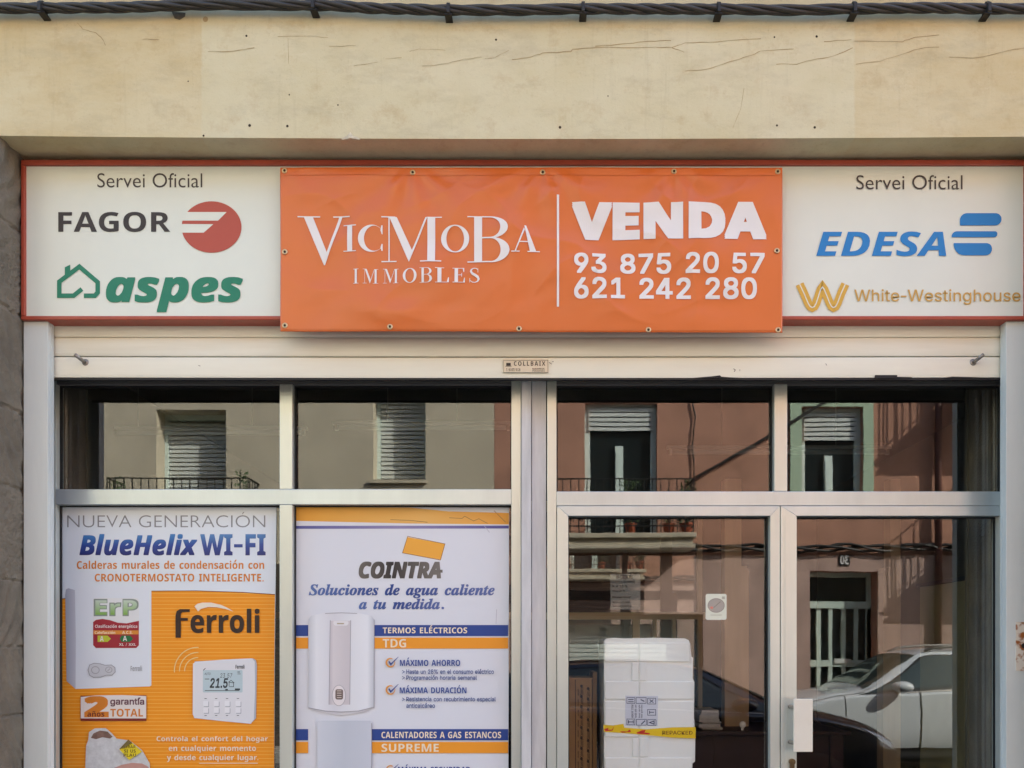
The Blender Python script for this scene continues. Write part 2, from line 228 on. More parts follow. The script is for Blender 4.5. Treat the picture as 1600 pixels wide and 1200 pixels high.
GLYPHS['I'] = '''
A422;-40,0 251,480 122,0 48,-480 -97,0 -8,114 -155,0 -57,-114;162,199 109,0 -8,124 -3,40 -1,41 -1,0 -15,-36 -18,-39
B416;17,0 102,480 140,0 61,-7 49,-18 23,-20 14,-27 4,-35 -7,-45 -20,-36 -33,-26 -44,-16 0,-3 29,-12 23,-20 15,-26 4,-33 -6,-49 -18,-40 -30,-30 -38,-21 -45,-12 -51,-4;179,289 49,0 32,4 25,11 16,19 6,28 -6,25 -19,15 -31,5 -50,0;135,84 59,0 33,5 27,13 16,23 6,31 -4,22 -11,17 -18,10 -27,4 -54,0
C411;216,-7 -53,6 -44,17 -34,28 -25,38 -15,46 -5,53 10,86 30,83 22,37 28,33 33,28 39,21 45,13 50,5 77,-8 64,-26 -39,-82 -47,22 -55,9 -38,-5 -32,-15 -26,-23 -22,-29 -28,-70 -9,-73 6,-48 17,-34 29,-20 42,-6 56,7 55,18 0,-85 -54,-17
D455;17,0 102,480 129,0 55,-6 45,-15 37,-26 27,-36 16,-45 6,-54 -8,-85 -23,-73 -24,-41 -31,-35 -37,-27 -43,-21 -48,-12 -55,-4;135,84 35,0 50,7 41,22 31,34 22,43 13,50 4,53 -6,46 -18,32 -30,19 -38,6 -38,0
E364;17,0 102,480 268,0 -18,-84 -168,0 -22,-105 157,0 -18,-83 -157,0 -26,-124 168,0 -18,-84
H470;17,0 102,480 100,0 -40,-189 155,0 39,189 100,0 -101,-480 -100,0 44,207 -155,0 -43,-207
I257;-19,0 12,58 61,27 66,310 -50,27 12,58 212,0 -12,-58 -62,-27 -66,-310 51,-27 -12,-58
L348;17,0 102,480 100,0 -84,-396 168,0 -18,-84
N507;17,0 102,480 117,0 111,-354 3,0 6,36 8,47 8,44 48,227 90,0 -101,-480 -112,0 -117,363 -3,0 -3,-19 -5,-37 -7,-42 -7,-39 -48,-226
O490;218,-7 -53,6 -44,17 -35,27 -26,37 -15,45 -5,51 4,56 11,55 20,53 27,48 35,40 44,32 52,20 61,7 54,-6 43,-16 34,-27 25,-36 15,-44 4,-50 -3,-58 -11,-57 -19,-53 -27,-48 -34,-41 -44,-31 -52,-20;226,79 37,7 34,20 29,34 22,45 15,56 4,64 -5,40 -15,31 -26,20 -35,6 -30,-4 -27,-14 -25,-21 -21,-28 -30,-72 -11,-87 6,-42 17,-31 26,-18
R409;17,0 102,480 117,0 45,-4 38,-10 31,-17 24,-25 14,-34 4,-42 -7,-52 -23,-41 -34,-31 -41,-21 85,-203 -109,0 -68,184 -39,0 -38,-184;174,267 25,0 39,4 28,14 18,24 6,34 -7,29 -22,18 -35,6 -25,0
S356;130,-7 -66,8 -51,22 0,90 59,-26 59,-10 31,3 25,10 16,16 6,24 -4,24 -12,19 -42,35 -39,32 -31,43 -9,27 -3,30 5,41 15,35 25,29 33,22 40,15 47,4 69,-8 61,-24 -36,-77 -49,19 -45,6 -25,-4 -20,-11 -13,-17 -4,-22 4,-23 11,-18 44,-34 35,-27 24,-30 15,-35 5,-39 -6,-46 -18,-38 -29,-28 -36,-21 -43,-12
T357;87,0 84,395 -116,0 18,85 331,0 -18,-85 -115,0 -84,-395
W600;75,0 -15,480 94,0 2,-262 -1,-56 -3,-58 2,0 21,56 20,51 121,269 89,0 7,-269 0,-30 -1,-38 -2,-39 3,0 21,60 21,54 108,262 102,0 -213,-480 -113,0 -6,218 -1,66 1,50 -3,0 -37,-98 -106,-236
a399;133,-7 -26,4 -24,9 -22,18 -17,25 -11,34 -3,43 3,45 9,44 14,42 20,37 24,33 29,25 33,16 37,5 32,-3 25,-11 20,-17 14,-22 3,0 19,47 76,0 -78,-367 -74,0 4,48 -2,0 -45,-40 -28,-11;172,73 19,4 19,12 29,42 18,54 5,55 -3,21 -9,17 -15,12 -19,3 -17,-3 -17,-11 -27,-38 -19,-52 -6,-58 4,-32 14,-19
e374;175,-7 -41,4 -35,12 -29,20 -23,27 -13,36 -4,43 3,45 10,44 16,40 23,36 29,30 35,24 41,14 47,5 38,-3 31,-9 24,-16 23,-32 7,-40 -5,-36 -18,-31 -29,-25 -41,-20 -52,-11 -66,-4 -16,0 -1,-7 0,-7 4,-26 13,-21 21,-13 27,-4 52,7 56,21 0,-75 -58,-21;140,212 15,0 49,5 33,13 19,19 7,22 -4,17 -12,11 -19,3 -36,-11 -32,-32
i199;155,412 -35,9 -11,13 -4,19 4,25 12,18 19,11 25,3 34,-8 12,-12 3,-19 -3,-24 -11,-19 -19,-12;12,0 78,367 99,0 -78,-367
l199;12,0 108,510 99,0 -108,-510
p400;-22,-161 112,528 75,0 -5,-56 3,0 43,43 28,15 33,4 26,-3 24,-10 21,-17 17,-25 11,-34 4,-44 -3,-44 -9,-45 -15,-41 -19,-38 -25,-32 -29,-25 -33,-16 -37,-6 -30,4 -22,12 -31,38 -3,0 -5,-49 -9,-48 -23,-111;183,73 18,4 16,11 28,38 18,52 7,58 -5,32 -14,19 -24,6 -22,-4 -19,-13 -28,-44 -15,-53 -5,-48 3,-24 9,-18 15,-12
s318;118,-7 -62,5 -49,17 0,81 51,-22 54,-8 42,10 13,13 5,17 -11,24 -44,30 -53,40 -14,25 -4,32 4,35 12,29 21,23 28,16 34,10 40,3 61,-7 58,-23 -32,-71 -41,19 -44,9 -29,-8 -9,-10 -3,-13 10,-23 39,-24 31,-19 25,-21 16,-27 5,-34 -5,-39 -14,-32 -23,-24 -31,-18 -38,-11
u406;130,-7 -41,7 -30,22 -17,33 -6,44 2,31 6,39 42,198 99,0 -45,-215 -6,-39 4,-22 12,-13 20,-5 21,5 20,14 31,52 21,71 33,152 98,0 -78,-367 -75,0 7,68 -4,0 -22,-30 -26,-24 -31,-16
x357;-33,0 157,188 -74,179 106,0 37,-110 80,110 117,0 -154,-184 80,-183 -106,0 -41,112 -87,-112
'''
GLYPHS['S'] = '''
S369;154,-11 -43,5 -53,16 -20,4 -14,-5 -15,-16 -18,0 35,151 19,0 0,-4 6,-56 20,-39 20,-18 24,-11 30,-3 22,3 20,9 30,31 11,41 -10,37 -28,36 -48,44 -44,44 -22,37 -6,41 4,35 14,30 21,26 28,19 34,13 37,4 40,-5 48,-13 16,-3 16,5 14,14 18,0 -32,-139 -20,0 1,8 0,7 -3,29 -8,24 -14,21 -17,15 -20,10 -23,3 -27,-5 -23,-15 -16,-23 -5,-28 13,-37 31,-36 22,-21 23,-20 51,-59 14,-33 5,-36 -5,-40 -14,-33 -23,-28 -31,-20 -39,-12
a336;53,-9 -29,6 -23,17 -15,26 -5,33 4,36 10,38 37,73 25,31 27,25 42,25 39,9 24,-5 16,-15 9,-25 11,38 72,0 -56,-195 -9,-34 -4,-18 3,-12 7,-4 21,12 26,35 15,-9 -35,-48 -34,-29 -34,-10 -23,5 -14,14 -5,24 2,18 5,23 -25,-37 -26,-26 -27,-16;93,41 15,4 16,11 28,39 24,52 16,55 6,46 -3,18 -9,11 -14,4 -15,-5 -16,-12 -32,-45 -26,-60 -13,-44 -5,-34 3,-22 9,-14
c277;93,-9 -43,7 -33,21 -20,34 -6,44 6,49 19,49 31,45 41,37 45,24 46,9 32,-5 24,-14 16,-19 6,-23 -3,-19 -9,-14 -14,-9 -17,-4 -28,10 -10,25 6,20 7,17 -4,10 -12,4 -17,-5 -17,-14 -32,-47 -23,-62 -9,-62 3,-28 10,-20 15,-13 20,-4 27,7 27,21 27,34 18,-13 -39,-51 -43,-31
d334;55,-9 -29,5 -23,18 -14,29 -4,39 11,66 33,67 49,57 43,28 43,10 26,-4 23,-12 25,87 4,18 1,13 -2,10 -7,6 -29,5 0,18 66,8 72,11 -106,-387 -5,-23 -2,-12 8,-7 17,11 26,37 16,-11 -51,-65 -23,-17 -25,-5 -23,5 -13,14 -5,25 7,41 -26,-38 -25,-26 -27,-16;96,42 15,4 16,12 29,41 24,54 16,55 5,41 -2,19 -8,12 -14,3 -28,-14 -29,-38 -27,-50 -19,-55 -8,-47 9,-28
e269;87,-9 -40,7 -31,21 -20,34 -7,45 4,37 13,37 19,35 24,33 29,28 31,22 34,15 33,5 31,-5 23,-12 14,-20 5,-25 -5,-26 -14,-25 -23,-23 -54,-30 -74,-20 -4,-36 3,-22 9,-16 15,-11 20,-3 25,6 24,20 24,33 19,-12 -35,-51 -43,-31;84,146 56,25 39,41 11,24 3,24 -6,20 -16,7 -22,-9 -23,-26 -23,-45
g298;77,-139 -54,5 -41,15 -25,24 -8,29 5,22 15,19 64,30 -27,23 -9,23 4,17 11,15 45,31 -37,33 -8,19 -3,23 5,31 14,28 22,25 29,20 34,12 36,5 51,-9 44,-24 58,0 -3,-29 -38,0 2,-11 1,-12 -5,-33 -15,-28 -23,-25 -30,-19 -34,-12 -39,-4 -35,2 -13,-11 -4,-11 7,-12 20,-9 42,-13 47,-18 34,-23 13,-21 4,-24 -5,-29 -15,-25 -24,-20 -31,-16 -38,-10;116,125 17,4 16,13 26,46 10,58 -4,23 -9,14 -16,4 -18,-4 -16,-14 -26,-47 -10,-58 3,-22 10,-13;85,-117 32,4 24,11 16,17 5,19 -6,19 -18,15 -78,28 -29,-17 -18,-19 -6,-22 6,-21 17,-18 24,-12
i194;132,371 -18,4 -14,9 -10,14 -3,18 3,17 10,14 14,10 18,3 17,-3 14,-10 10,-14 3,-17 -3,-18 -10,-14 -14,-9;49,-8 -20,3 -16,10 -9,16 -3,20 3,23 6,23 34,124 7,26 2,17 -7,14 -20,5 -7,0 0,16 70,10 61,11 -61,-225 -5,-30 3,-9 8,-4 20,12 27,36 13,-9 -34,-50 -36,-29
l173;40,-9 -21,3 -16,9 -10,16 -3,21 2,21 6,24 79,286 10,43 -7,14 -22,5 -6,0 0,17 131,20 -104,-384 -4,-17 -2,-15 2,-10 8,-3 21,12 27,36 13,-10 -51,-67 -25,-16
m525;380,-8 -25,5 -15,17 -5,28 8,43 21,69 23,68 6,25 -3,11 -10,3 -29,-12 -33,-35 -34,-62 -34,-90 -20,-62 -78,0 68,222 6,25 -4,11 -9,3 -17,-4 -19,-13 -41,-54 -39,-83 -31,-107 -80,0 56,211 8,29 2,14 -7,14 -21,5 -6,0 -1,16 134,21 -35,-117 37,52 34,36 33,22 36,7 28,-6 17,-16 5,-28 -7,-43 31,41 31,29 30,17 31,6 28,-6 17,-16 6,-28 -5,-36 -16,-53 -32,-95 -3,-10 -1,-8 2,-11 8,-3 20,12 11,14 14,21 15,-10 -53,-67 -26,-17
n357;213,-9 -25,5 -15,17 -5,28 7,43 22,69 23,69 6,24 -4,11 -9,4 -24,-8 -26,-24 -27,-39 -39,-83 -31,-107 -80,0 56,211 8,29 2,14 -7,14 -21,5 -6,0 -1,16 134,21 -35,-117 37,52 34,36 33,22 36,7 28,-6 17,-17 5,-28 -5,-33 -16,-56 -37,-113 3,-10 9,-4 19,12 25,35 15,-10 -53,-67 -26,-17
o316;96,-9 -42,7 -34,22 -23,34 -7,44 4,37 12,37 18,36 24,33 28,28 31,22 34,14 34,5 46,-8 35,-21 22,-34 7,-44 -4,-36 -11,-37 -18,-36 -24,-33 -28,-28 -32,-23 -35,-15;103,13 16,5 15,12 28,44 22,58 16,59 6,49 -4,27 -11,16 -19,5 -15,-4 -16,-12 -28,-43 -23,-57 -15,-61 -6,-53 4,-25 11,-15
s253;91,-9 -63,14 -13,2 -12,-3 -10,-11 -17,3 17,113 20,-4 10,-50 23,-31 35,-10 22,4 12,13 5,21 -6,25 -19,29 -26,32 -30,47 -11,43 7,32 18,26 29,17 34,6 63,-11 7,-2 6,-1 12,3 8,9 18,0 -15,-102 -18,2 -13,45 -21,27 -29,9 -27,-10 -10,-23 7,-24 20,-29 22,-26 19,-27 18,-33 7,-34 -3,-24 -10,-22 -15,-19 -20,-14 -24,-9
t185;30,-9 -25,5 -15,16 -5,27 1,13 3,18 56,203 -32,0 0,24 45,22 40,34 36,45 28,0 -28,-98 53,0 -8,-27 -53,0 -49,-170 -7,-26 -3,-21 3,-11 7,-4 21,13 30,41 16,-10 -28,-41 -28,-30 -28,-17
u357;46,-9 -28,5 -17,17 -6,28 5,34 15,55 23,81 8,43 -7,14 -20,5 -6,0 -1,16 61,9 73,12 -65,-231 -5,-26 3,-10 10,-3 24,8 25,24 29,41 39,84 30,104 80,0 -65,-244 3,-9 7,-4 19,12 12,14 14,21 15,-10 -53,-68 -26,-17 -27,-5 -19,3 -14,10 -10,15 -3,21 12,63 -34,-50 -33,-35 -33,-21
'''
GLYPHS['R'] = '''
%676;175,283 -29,3 -25,11 -20,17 -15,21 -8,25 -3,28 0,24 3,28 9,24 14,22 20,17 25,10 29,4 31,-4 24,-10 20,-17 14,-22 9,-24 3,-28 0,-24 -3,-28 -9,-25 -14,-21 -20,-17 -25,-11;175,327 23,5 14,14 9,19 2,23 0,24 -10,42 -15,14 -23,5 -22,-5 -15,-14 -8,-19 -3,-23 0,-24 3,-23 8,-19 15,-14;501,-10 -30,4 -25,11 -20,16 -14,22 -9,25 -3,27 0,25 3,27 9,25 15,22 20,16 24,11 30,4 30,-4 25,-11 20,-16 14,-22 8,-25 3,-27 0,-25 -3,-27 -9,-25 -14,-22 -20,-16 -24,-11;501,35 22,4 15,14 8,20 3,22 0,25 -11,42 -14,14 -23,4 -22,-4 -15,-14 -8,-20 -3,-22 0,-25 2,-22 9,-20 15,-14;132,0 350,509 58,0 -349,-509
&448;197,-7 -47,5 -40,14 -32,22 -24,28 -15,34 -5,37 3,30 10,26 38,46 55,44 76,56 21,17 18,23 7,30 -4,22 -13,18 -19,12 -25,4 -33,-8 -23,-22 -8,-32 8,-36 24,-36 35,-43 234,-284 -74,0 -193,231 -50,62 -34,51 -9,26 -3,28 4,32 12,28 18,23 25,18 31,11 35,3 35,-3 31,-11 24,-17 18,-23 12,-26 4,-29 -9,-42 -24,-37 -35,-32 -102,-76 -44,-43 -10,-20 -3,-23 3,-23 9,-21 15,-17 19,-13 23,-8 27,-3 30,4 28,9 50,36 20,26 15,30 10,35 3,38 59,0 -3,-44 -8,-36 -26,-52 -26,-30 -12,-15 -28,-24 -34,-16 -37,-10
,188;38,-119 30,190 69,0 -53,-190
-453;337,244 0,-56 -223,0 0,56
.188;95,-4 -17,3 -15,10 -10,15 -3,17 3,18 10,14 15,10 17,4 18,-4 15,-10 10,-14 3,-18 -3,-17 -10,-15 -15,-10
/249;235,533 -164,-609 -57,0 164,609
0453;227,-7 -53,8 -44,23 -35,38 -26,51 -16,65 -5,76 5,76 16,65 26,52 35,37 44,24 53,8 52,-8 44,-24 35,-37 26,-52 16,-65 5,-76 -5,-76 -16,-65 -25,-51 -36,-38 -44,-23;227,50 34,6 29,18 23,29 17,41 10,50 4,60 -4,60 -10,51 -17,40 -23,30 -29,18 -34,7 -35,-7 -29,-18 -23,-30 -17,-40 -10,-51 -4,-60 4,-60 10,-50 17,-41 23,-29 29,-18
1453;76,0 0,55 315,0 0,-55;276,509 0,-509 -64,0 0,448 -3,0 -123,-90 0,69 112,82
2453;64,0 0,47 170,182 48,53 29,45 9,44 -3,26 -9,22 -15,17 -20,13 -49,11 -28,-3 -24,-10 -19,-14 -14,-20 -9,-23 -3,-28 -61,0 5,43 15,37 25,31 32,23 39,15 43,5 43,-5 38,-14 31,-23 24,-29 15,-34 5,-39 -10,-54 -35,-59 -69,-79 -114,-120 0,-3 236,0 0,-57
3453;218,-7 -45,4 -40,13 -35,20 -28,27 -18,34 -8,41 65,0 6,-25 11,-20 18,-16 21,-12 54,-9 56,11 22,13 18,19 10,23 4,29 -3,27 -10,24 -17,21 -24,17 -33,10 -41,4 -44,0 0,51 131,149 0,4 -218,0 0,57 302,0 0,-48 -161,-183 0,11 53,-1 44,-12 36,-23 27,-31 16,-36 6,-41 -6,-42 -17,-37 -26,-30 -35,-24 -43,-14
4453;40,105 0,53 207,351 64,0 -202,-343 0,-3 304,0 0,-58;282,0 0,121 0,25 0,172 61,0 0,-318
5453;221,-7 -43,5 -38,13 -32,21 -25,28 -17,33 -6,37 62,0 5,-22 11,-19 35,-29 48,-10 29,3 26,11 22,18 16,22 10,27 4,31 -4,31 -10,28 -17,23 -22,18 -27,11 -30,4 -51,-9 -39,-22 -61,7 29,256 270,0 0,-57 -215,0 -17,-151 2,0 42,24 51,9 34,-4 31,-9 27,-15 24,-21 19,-25 15,-29 9,-32 3,-36 -6,-46 -16,-41 -26,-35 -34,-26 -41,-16
6453;226,-7 -44,6 -40,16 -33,25 -25,34 -15,41 -5,47 4,37 12,40 57,101 115,169 70,0 -171,-248 -6,0 20,27 31,19 39,7 43,-5 38,-14 30,-24 24,-31 14,-39 5,-44 -5,-45 -16,-39 -25,-34 -33,-25 -39,-16;226,48 28,4 25,11 20,16 15,22 10,27 3,29 -3,30 -10,26 -15,22 -20,16 -25,11 -28,3 -28,-3 -24,-10 -21,-17 -15,-21 -10,-26 -3,-30 3,-30 10,-26 15,-23 21,-16 24,-11
7453;97,0 226,448 0,4 -261,0 0,57 329,0 0,-60 -226,-449
8453;226,-7 -48,5 -42,13 -35,22 -27,29 -17,34 -5,39 3,31 10,29 16,25 20,21 24,15 28,9 0,2 -34,15 -26,26 -17,34 -6,38 5,37 15,33 24,27 32,21 38,13 42,5 43,-5 37,-13 31,-21 24,-27 16,-33 5,-37 -6,-38 -17,-34 -26,-26 -33,-15 0,-2 27,-9 24,-15 21,-21 15,-25 10,-29 4,-31 -6,-39 -17,-34 -26,-29 -35,-22 -42,-13;226,49 32,3 27,8 22,14 16,17 10,22 4,26 -4,26 -11,24 -17,19 -22,15 -27,9 -30,3 -30,-3 -27,-9 -22,-15 -17,-19 -11,-24 -4,-26 4,-26 10,-22 16,-17 22,-14 28,-8;226,290 48,10 19,13 14,17 9,21 3,25 -3,23 -8,21 -14,17 -19,12 -49,11 -49,-11 -18,-12 -14,-17 -9,-21 -3,-23 3,-25 9,-21 14,-17 19,-13
9453;226,516 45,-6 39,-16 33,-26 25,-34 16,-41 5,-46 -4,-38 -12,-39 -58,-102 -115,-168 -70,0 171,248 6,0 -20,-27 -30,-19 -39,-7 -43,4 -38,15 -31,23 -23,32 -15,38 -4,45 5,45 16,39 25,33 33,25 39,16;226,460 -27,-3 -25,-11 -20,-17 -16,-22 -9,-26 -4,-29 4,-30 9,-27 16,-21 20,-17 25,-10 27,-4 28,4 25,10 20,16 15,22 10,26 3,29 -3,31 -10,26 -15,22 -20,17 -25,11
:188;95,-4 -17,3 -15,10 -10,15 -3,17 3,18 10,14 15,10 17,4 18,-4 15,-10 10,-14 3,-18 -3,-17 -10,-15 -15,-10;95,271 -17,3 -15,10 -10,15 -3,17 3,18 10,15 15,10 17,3 18,-3 15,-10 10,-15 3,-18 -3,-17 -10,-15 -15,-10
>453;387,178 -322,-163 0,66 245,117 -2,-4 0,10 2,-4 -245,116 0,67 322,-163
A480;16,0 185,509 75,0 187,-509 -68,0 -108,302 -23,70 -32,106 13,0 -32,-107 -22,-69 -106,-302;110,142 0,57 260,0 0,-57
B456;60,0 0,509 181,0 48,-5 40,-13 30,-22 22,-27 13,-32 4,-36 -3,-30 -8,-24 -31,-34 -41,-19 0,-5 24,-5 24,-12 22,-18 17,-24 12,-30 4,-37 -5,-36 -13,-33 -23,-28 -33,-21 -43,-14 -54,-4;125,57 120,0 51,6 34,17 19,25 6,32 -3,24 -10,23 -15,19 -21,15 -27,10 -31,3 -123,0;125,285 113,0 50,11 20,13 15,17 10,22 3,24 -6,31 -17,26 -30,17 -43,6 -115,0
C510;267,-7 -62,8 -55,24 -46,38 -34,52 -22,64 -8,75 8,75 22,64 34,52 46,39 55,24 62,8 73,-12 33,-14 29,-19 25,-24 21,-29 15,-33 10,-37 -65,0 -19,47 -32,33 -42,21 -48,7 -44,-6 -39,-18 -34,-29 -25,-39 -16,-50 -6,-60 6,-60 16,-49 26,-40 33,-29 39,-17 44,-6 48,7 42,21 32,33 19,46 65,0 -10,-36 -15,-33 -20,-29 -26,-24 -29,-19 -32,-14 -36,-9
D502;219,0 -123,0 0,57 119,0 57,6 46,18 36,29 25,39 15,49 5,57 -5,57 -15,49 -25,38 -34,29 -45,18 -54,6 -128,0 0,57 132,0 69,-8 59,-23 32,-23 27,-29 21,-35 22,-62 7,-74 -7,-74 -22,-62 -22,-36 -27,-29 -33,-23 -60,-23;125,509 0,-509 -65,0 0,509
E419;60,0 0,509 312,0 0,-57 -247,0 0,-166 230,0 0,-57 -230,0 0,-172 250,0 0,-57
F410;60,0 0,509 309,0 0,-57 -244,0 0,-174 221,0 0,-57 -221,0 0,-221
G520;269,-7 -64,8 -56,24 -45,39 -35,52 -22,63 -7,75 7,75 22,64 34,52 46,39 54,24 62,8 39,-3 36,-9 34,-15 29,-20 26,-24 20,-29 16,-32 9,-35 -66,0 -21,44 -31,34 -41,21 -50,8 -43,-6 -39,-18 -33,-28 -25,-40 -16,-50 -6,-60 6,-60 16,-49 26,-40 33,-29 40,-17 45,-6 40,4 36,14 29,22 22,30 14,37 5,42 19,-3 -151,0 0,57 195,0 0,-56 -7,-59 -20,-50 -32,-41 -42,-31 -51,-19
H517;60,0 0,509 65,0 0,-220 267,0 0,220 65,0 0,-509 -65,0 0,232 -267,0 0,-232
I300;31,0 0,57 87,0 0,395 -87,0 0,57 238,0 0,-57 -86,0 0,-395 86,0 0,-57
J396;185,-7 -42,5 -37,13 -31,22 -23,30 -14,37 -5,45 0,28 65,0 0,-28 6,-41 18,-30 27,-18 36,-6 35,6 28,18 18,30 6,41 0,364 64,0 0,-364 -4,-45 -14,-37 -24,-30 -31,-22 -36,-13
K467;104,145 0,71 35,45 35,42 38,41 152,165 84,0 -217,-233 -3,0;60,0 0,509 65,0 0,-175 -1,-109 1,-32 0,-193;372,0 -184,259 40,50 221,-309
L393;60,0 0,509 65,0 0,-452 236,0 0,-57
M628;60,0 0,509 92,0 125,-322 10,-28 12,-36 12,-39 11,-35 -15,0 11,34 12,38 12,37 10,29 124,322 92,0 0,-509 -64,0 0,291 0,36 1,42 1,44 1,44 6,0 -15,-48 -16,-46 -15,-41 -11,-31 -114,-291 -56,0 -116,291 -11,30 -14,40 -16,47 -17,49 7,0 1,-41 1,-44 1,-44 0,-37 0,-291
N523;60,0 0,509 76,0 207,-326 20,-32 25,-44 26,-52 -9,-1 -4,54 -2,49 0,38 0,314 64,0 0,-509 -76,0 -185,290 -25,41 -29,50 -40,71 11,2 3,-70 2,-56 1,-37 0,-291
O533;267,-7 -62,8 -55,24 -45,38 -35,52 -22,64 -8,75 8,75 22,64 35,52 45,39 55,24 62,8 62,-8 55,-24 45,-39 35,-52 22,-64 7,-75 -7,-75 -22,-64 -35,-52 -45,-38 -55,-24;267,53 43,6 39,17 34,29 25,39 17,50 5,60 -5,60 -17,51 -25,39 -34,29 -39,17 -43,6 -44,-6 -39,-17 -33,-29 -26,-40 -16,-50 -6,-60 6,-60 16,-50 26,-39 33,-29 39,-17
P445;60,0 0,509 175,0 54,-6 43,-16 34,-25 24,-32 14,-39 5,-43 -5,-44 -14,-39 -24,-32 -34,-26 -43,-16 -54,-5 -126,0 0,56 124,0 36,4 28,10 21,16 15,22 9,25 2,29 -2,28 -9,26 -15,21 -21,16 -29,10 -36,3 -107,0 0,-452
Q533;245,159 68,0 56,-74 15,-20 84,-113 -67,0 -55,75 -15,19;267,-7 -62,8 -55,24 -45,38 -35,52 -22,64 -8,75 8,75 22,64 35,52 45,39 55,24 62,8 62,-8 55,-24 45,-39 35,-52 22,-64 7,-75 -7,-75 -22,-64 -35,-52 -45,-38 -55,-24;267,53 43,6 39,17 34,29 25,39 17,50 5,60 -5,60 -17,51 -25,39 -34,29 -39,17 -43,6 -44,-6 -39,-17 -33,-29 -26,-40 -16,-50 -6,-60 6,-60 16,-50 26,-39 33,-29 39,-17
R449;60,0 0,509 176,0 54,-5 43,-15 34,-24 23,-32 15,-38 4,-43 -4,-43 -15,-38 -23,-31 -34,-23 -44,-14 -53,-5 -140,0 0,57 138,0 35,3 29,9 21,14 15,19 8,24 3,28 -3,28 -8,25 -15,20 -21,15 -29,9 -36,3 -108,0 0,-452;353,0 -123,229 73,0 125,-229
S447;224,-9 -52,5 -44,13 -37,22 -27,29 -18,36 -8,41 66,0 6,-27 13,-22 19,-17 24,-12 58,-10 33,3 29,8 25,14 18,18 12,22 5,25 -4,22 -10,18 -36,26 -51,17 -61,17 -56,21 -42,29 -19,24 -11,28 -4,31 6,41 17,35 27,28 36,22 42,13 47,5 48,-5 41,-13 35,-22 26,-27 17,-34 7,-37 -64,0 -11,34 -24,25 -35,16 -42,6 -31,-3 -27,-8 -22,-13 -16,-17 -11,-20 -3,-22 4,-24 12,-18 38,-26 43,-15 52,-14 48,-15 47,-26 36,-40 10,-27 3,-32 -5,-40 -17,-35 -26,-30 -37,-23 -45,-15
T449;32,452 0,57 385,0 0,-57 -160,0 0,-452 -64,0 0,452
U517;259,-8 -56,6 -49,17 -40,28 -29,37 -19,44 -6,49 0,336 64,0 0,-331 4,-34 13,-31 19,-26 27,-19 33,-12 39,-4 39,4 33,12 26,19 20,26 12,31 4,34 0,331 64,0 0,-336 -6,-49 -18,-44 -30,-37 -40,-28 -48,-17
V480;204,0 -188,509 68,0 108,-303 23,-69 33,-106 -13,0 32,107 23,68 105,303 68,0 -185,-509
W686;155,0 -139,509 66,0 81,-313 12,-51 12,-51 10,-54 -8,0 11,54 11,51 13,51 82,313 74,0 82,-313 12,-51 12,-51 11,-54 -9,0 11,54 11,51 13,51 80,313 67,0 -140,-509 -75,0 -87,323 -17,68 -15,84 14,0 -15,-80 -17,-72 -88,-323
X474;18,0 199,284 0,-48 -188,273 75,0 74,-109 26,-39 19,-32 20,-37 -11,0 20,37 20,32 26,39 76,109 72,0 -187,-270 0,48 197,-287 -74,0 -90,129 -24,36 -18,30 -20,36 14,0 -19,-35 -19,-30 -24,-37 -91,-129
Y472;203,0 0,208 -187,301 75,0 101,-165 30,-52 28,-62 -26,0 27,63 29,51 101,165 74,0 -187,-301 0,-208
Z438;42,0 0,46 231,339 33,46 35,45 7,-22 -63,-2 -62,0 -183,0 0,57 357,0 0,-47 -228,-333 -35,-48 -37,-48 -7,21 62,3 62,0 185,0 0,-57
a389;160,-9 -34,4 -32,10 -26,17 -20,23 -13,28 -5,35 4,30 9,23 15,18 20,14 47,18 53,9 56,7 31,8 8,8 3,12 0,2 -9,40 -27,25 -44,9 -47,-9 -31,-21 -18,-27 -59,17 16,31 22,24 25,18 29,11 61,9 45,-5 47,-19 20,-17 16,-23 11,-30 4,-39 0,-251 -60,0 0,52 -5,0 -20,-27 -37,-24;170,45 32,4 26,10 20,15 15,19 9,22 4,23 0,52 -17,-8 -28,-6 -31,-5 -25,-3 -41,-9 -31,-20 -8,-15 -3,-19 10,-33 28,-20
b424;229,-8 -31,3 -26,9 -34,27 -20,28 -6,0 0,-59 -59,0 0,509 61,0 0,-190 4,0 19,27 34,27 26,8 32,3 45,-6 39,-17 32,-29 25,-39 15,-48 5,-56 -5,-56 -15,-49 -24,-39 -33,-29 -39,-18;220,47 33,4 26,15 22,22 15,29 9,34 3,38 -3,38 -9,34 -15,29 -21,21 -27,14 -33,5 -32,-5 -27,-13 -21,-21 -15,-28 -9,-34 -3,-40 3,-39 9,-35 15,-29 22,-21 26,-14
c396;207,-8 -48,6 -42,18 -35,30 -26,39 -16,48 -6,54 6,56 16,48 26,39 35,30 42,18 48,6 53,-7 45,-21 35,-34 22,-45 -59,-15 -13,27 -20,22 -28,14 -35,5 -34,-5 -28,-15 -21,-23 -16,-29 -9,-34 -3,-37 3,-36 9,-34 16,-28 21,-23 28,-15 34,-5 36,6 28,14 21,23 12,28 59,-15 -22,-46 -35,-35 -45,-22
d424;195,-8 -44,6 -40,18 -32,29 -24,39 -16,49 -5,56 5,56 16,48 24,39 33,29 39,17 45,6 32,-3 25,-8 34,-27 19,-27 5,0 0,190 61,0 0,-509 -59,0 0,59 -6,0 -20,-28 -35,-27 -25,-9;205,47 31,4 27,14 21,21 15,29 10,35 3,39 -3,40 -9,34 -16,28 -21,21 -26,13 -32,5 -33,-5 -27,-14 -21,-21 -16,-29 -9,-34 -3,-38 3,-38 10,-34 15,-29 21,-22 27,-15
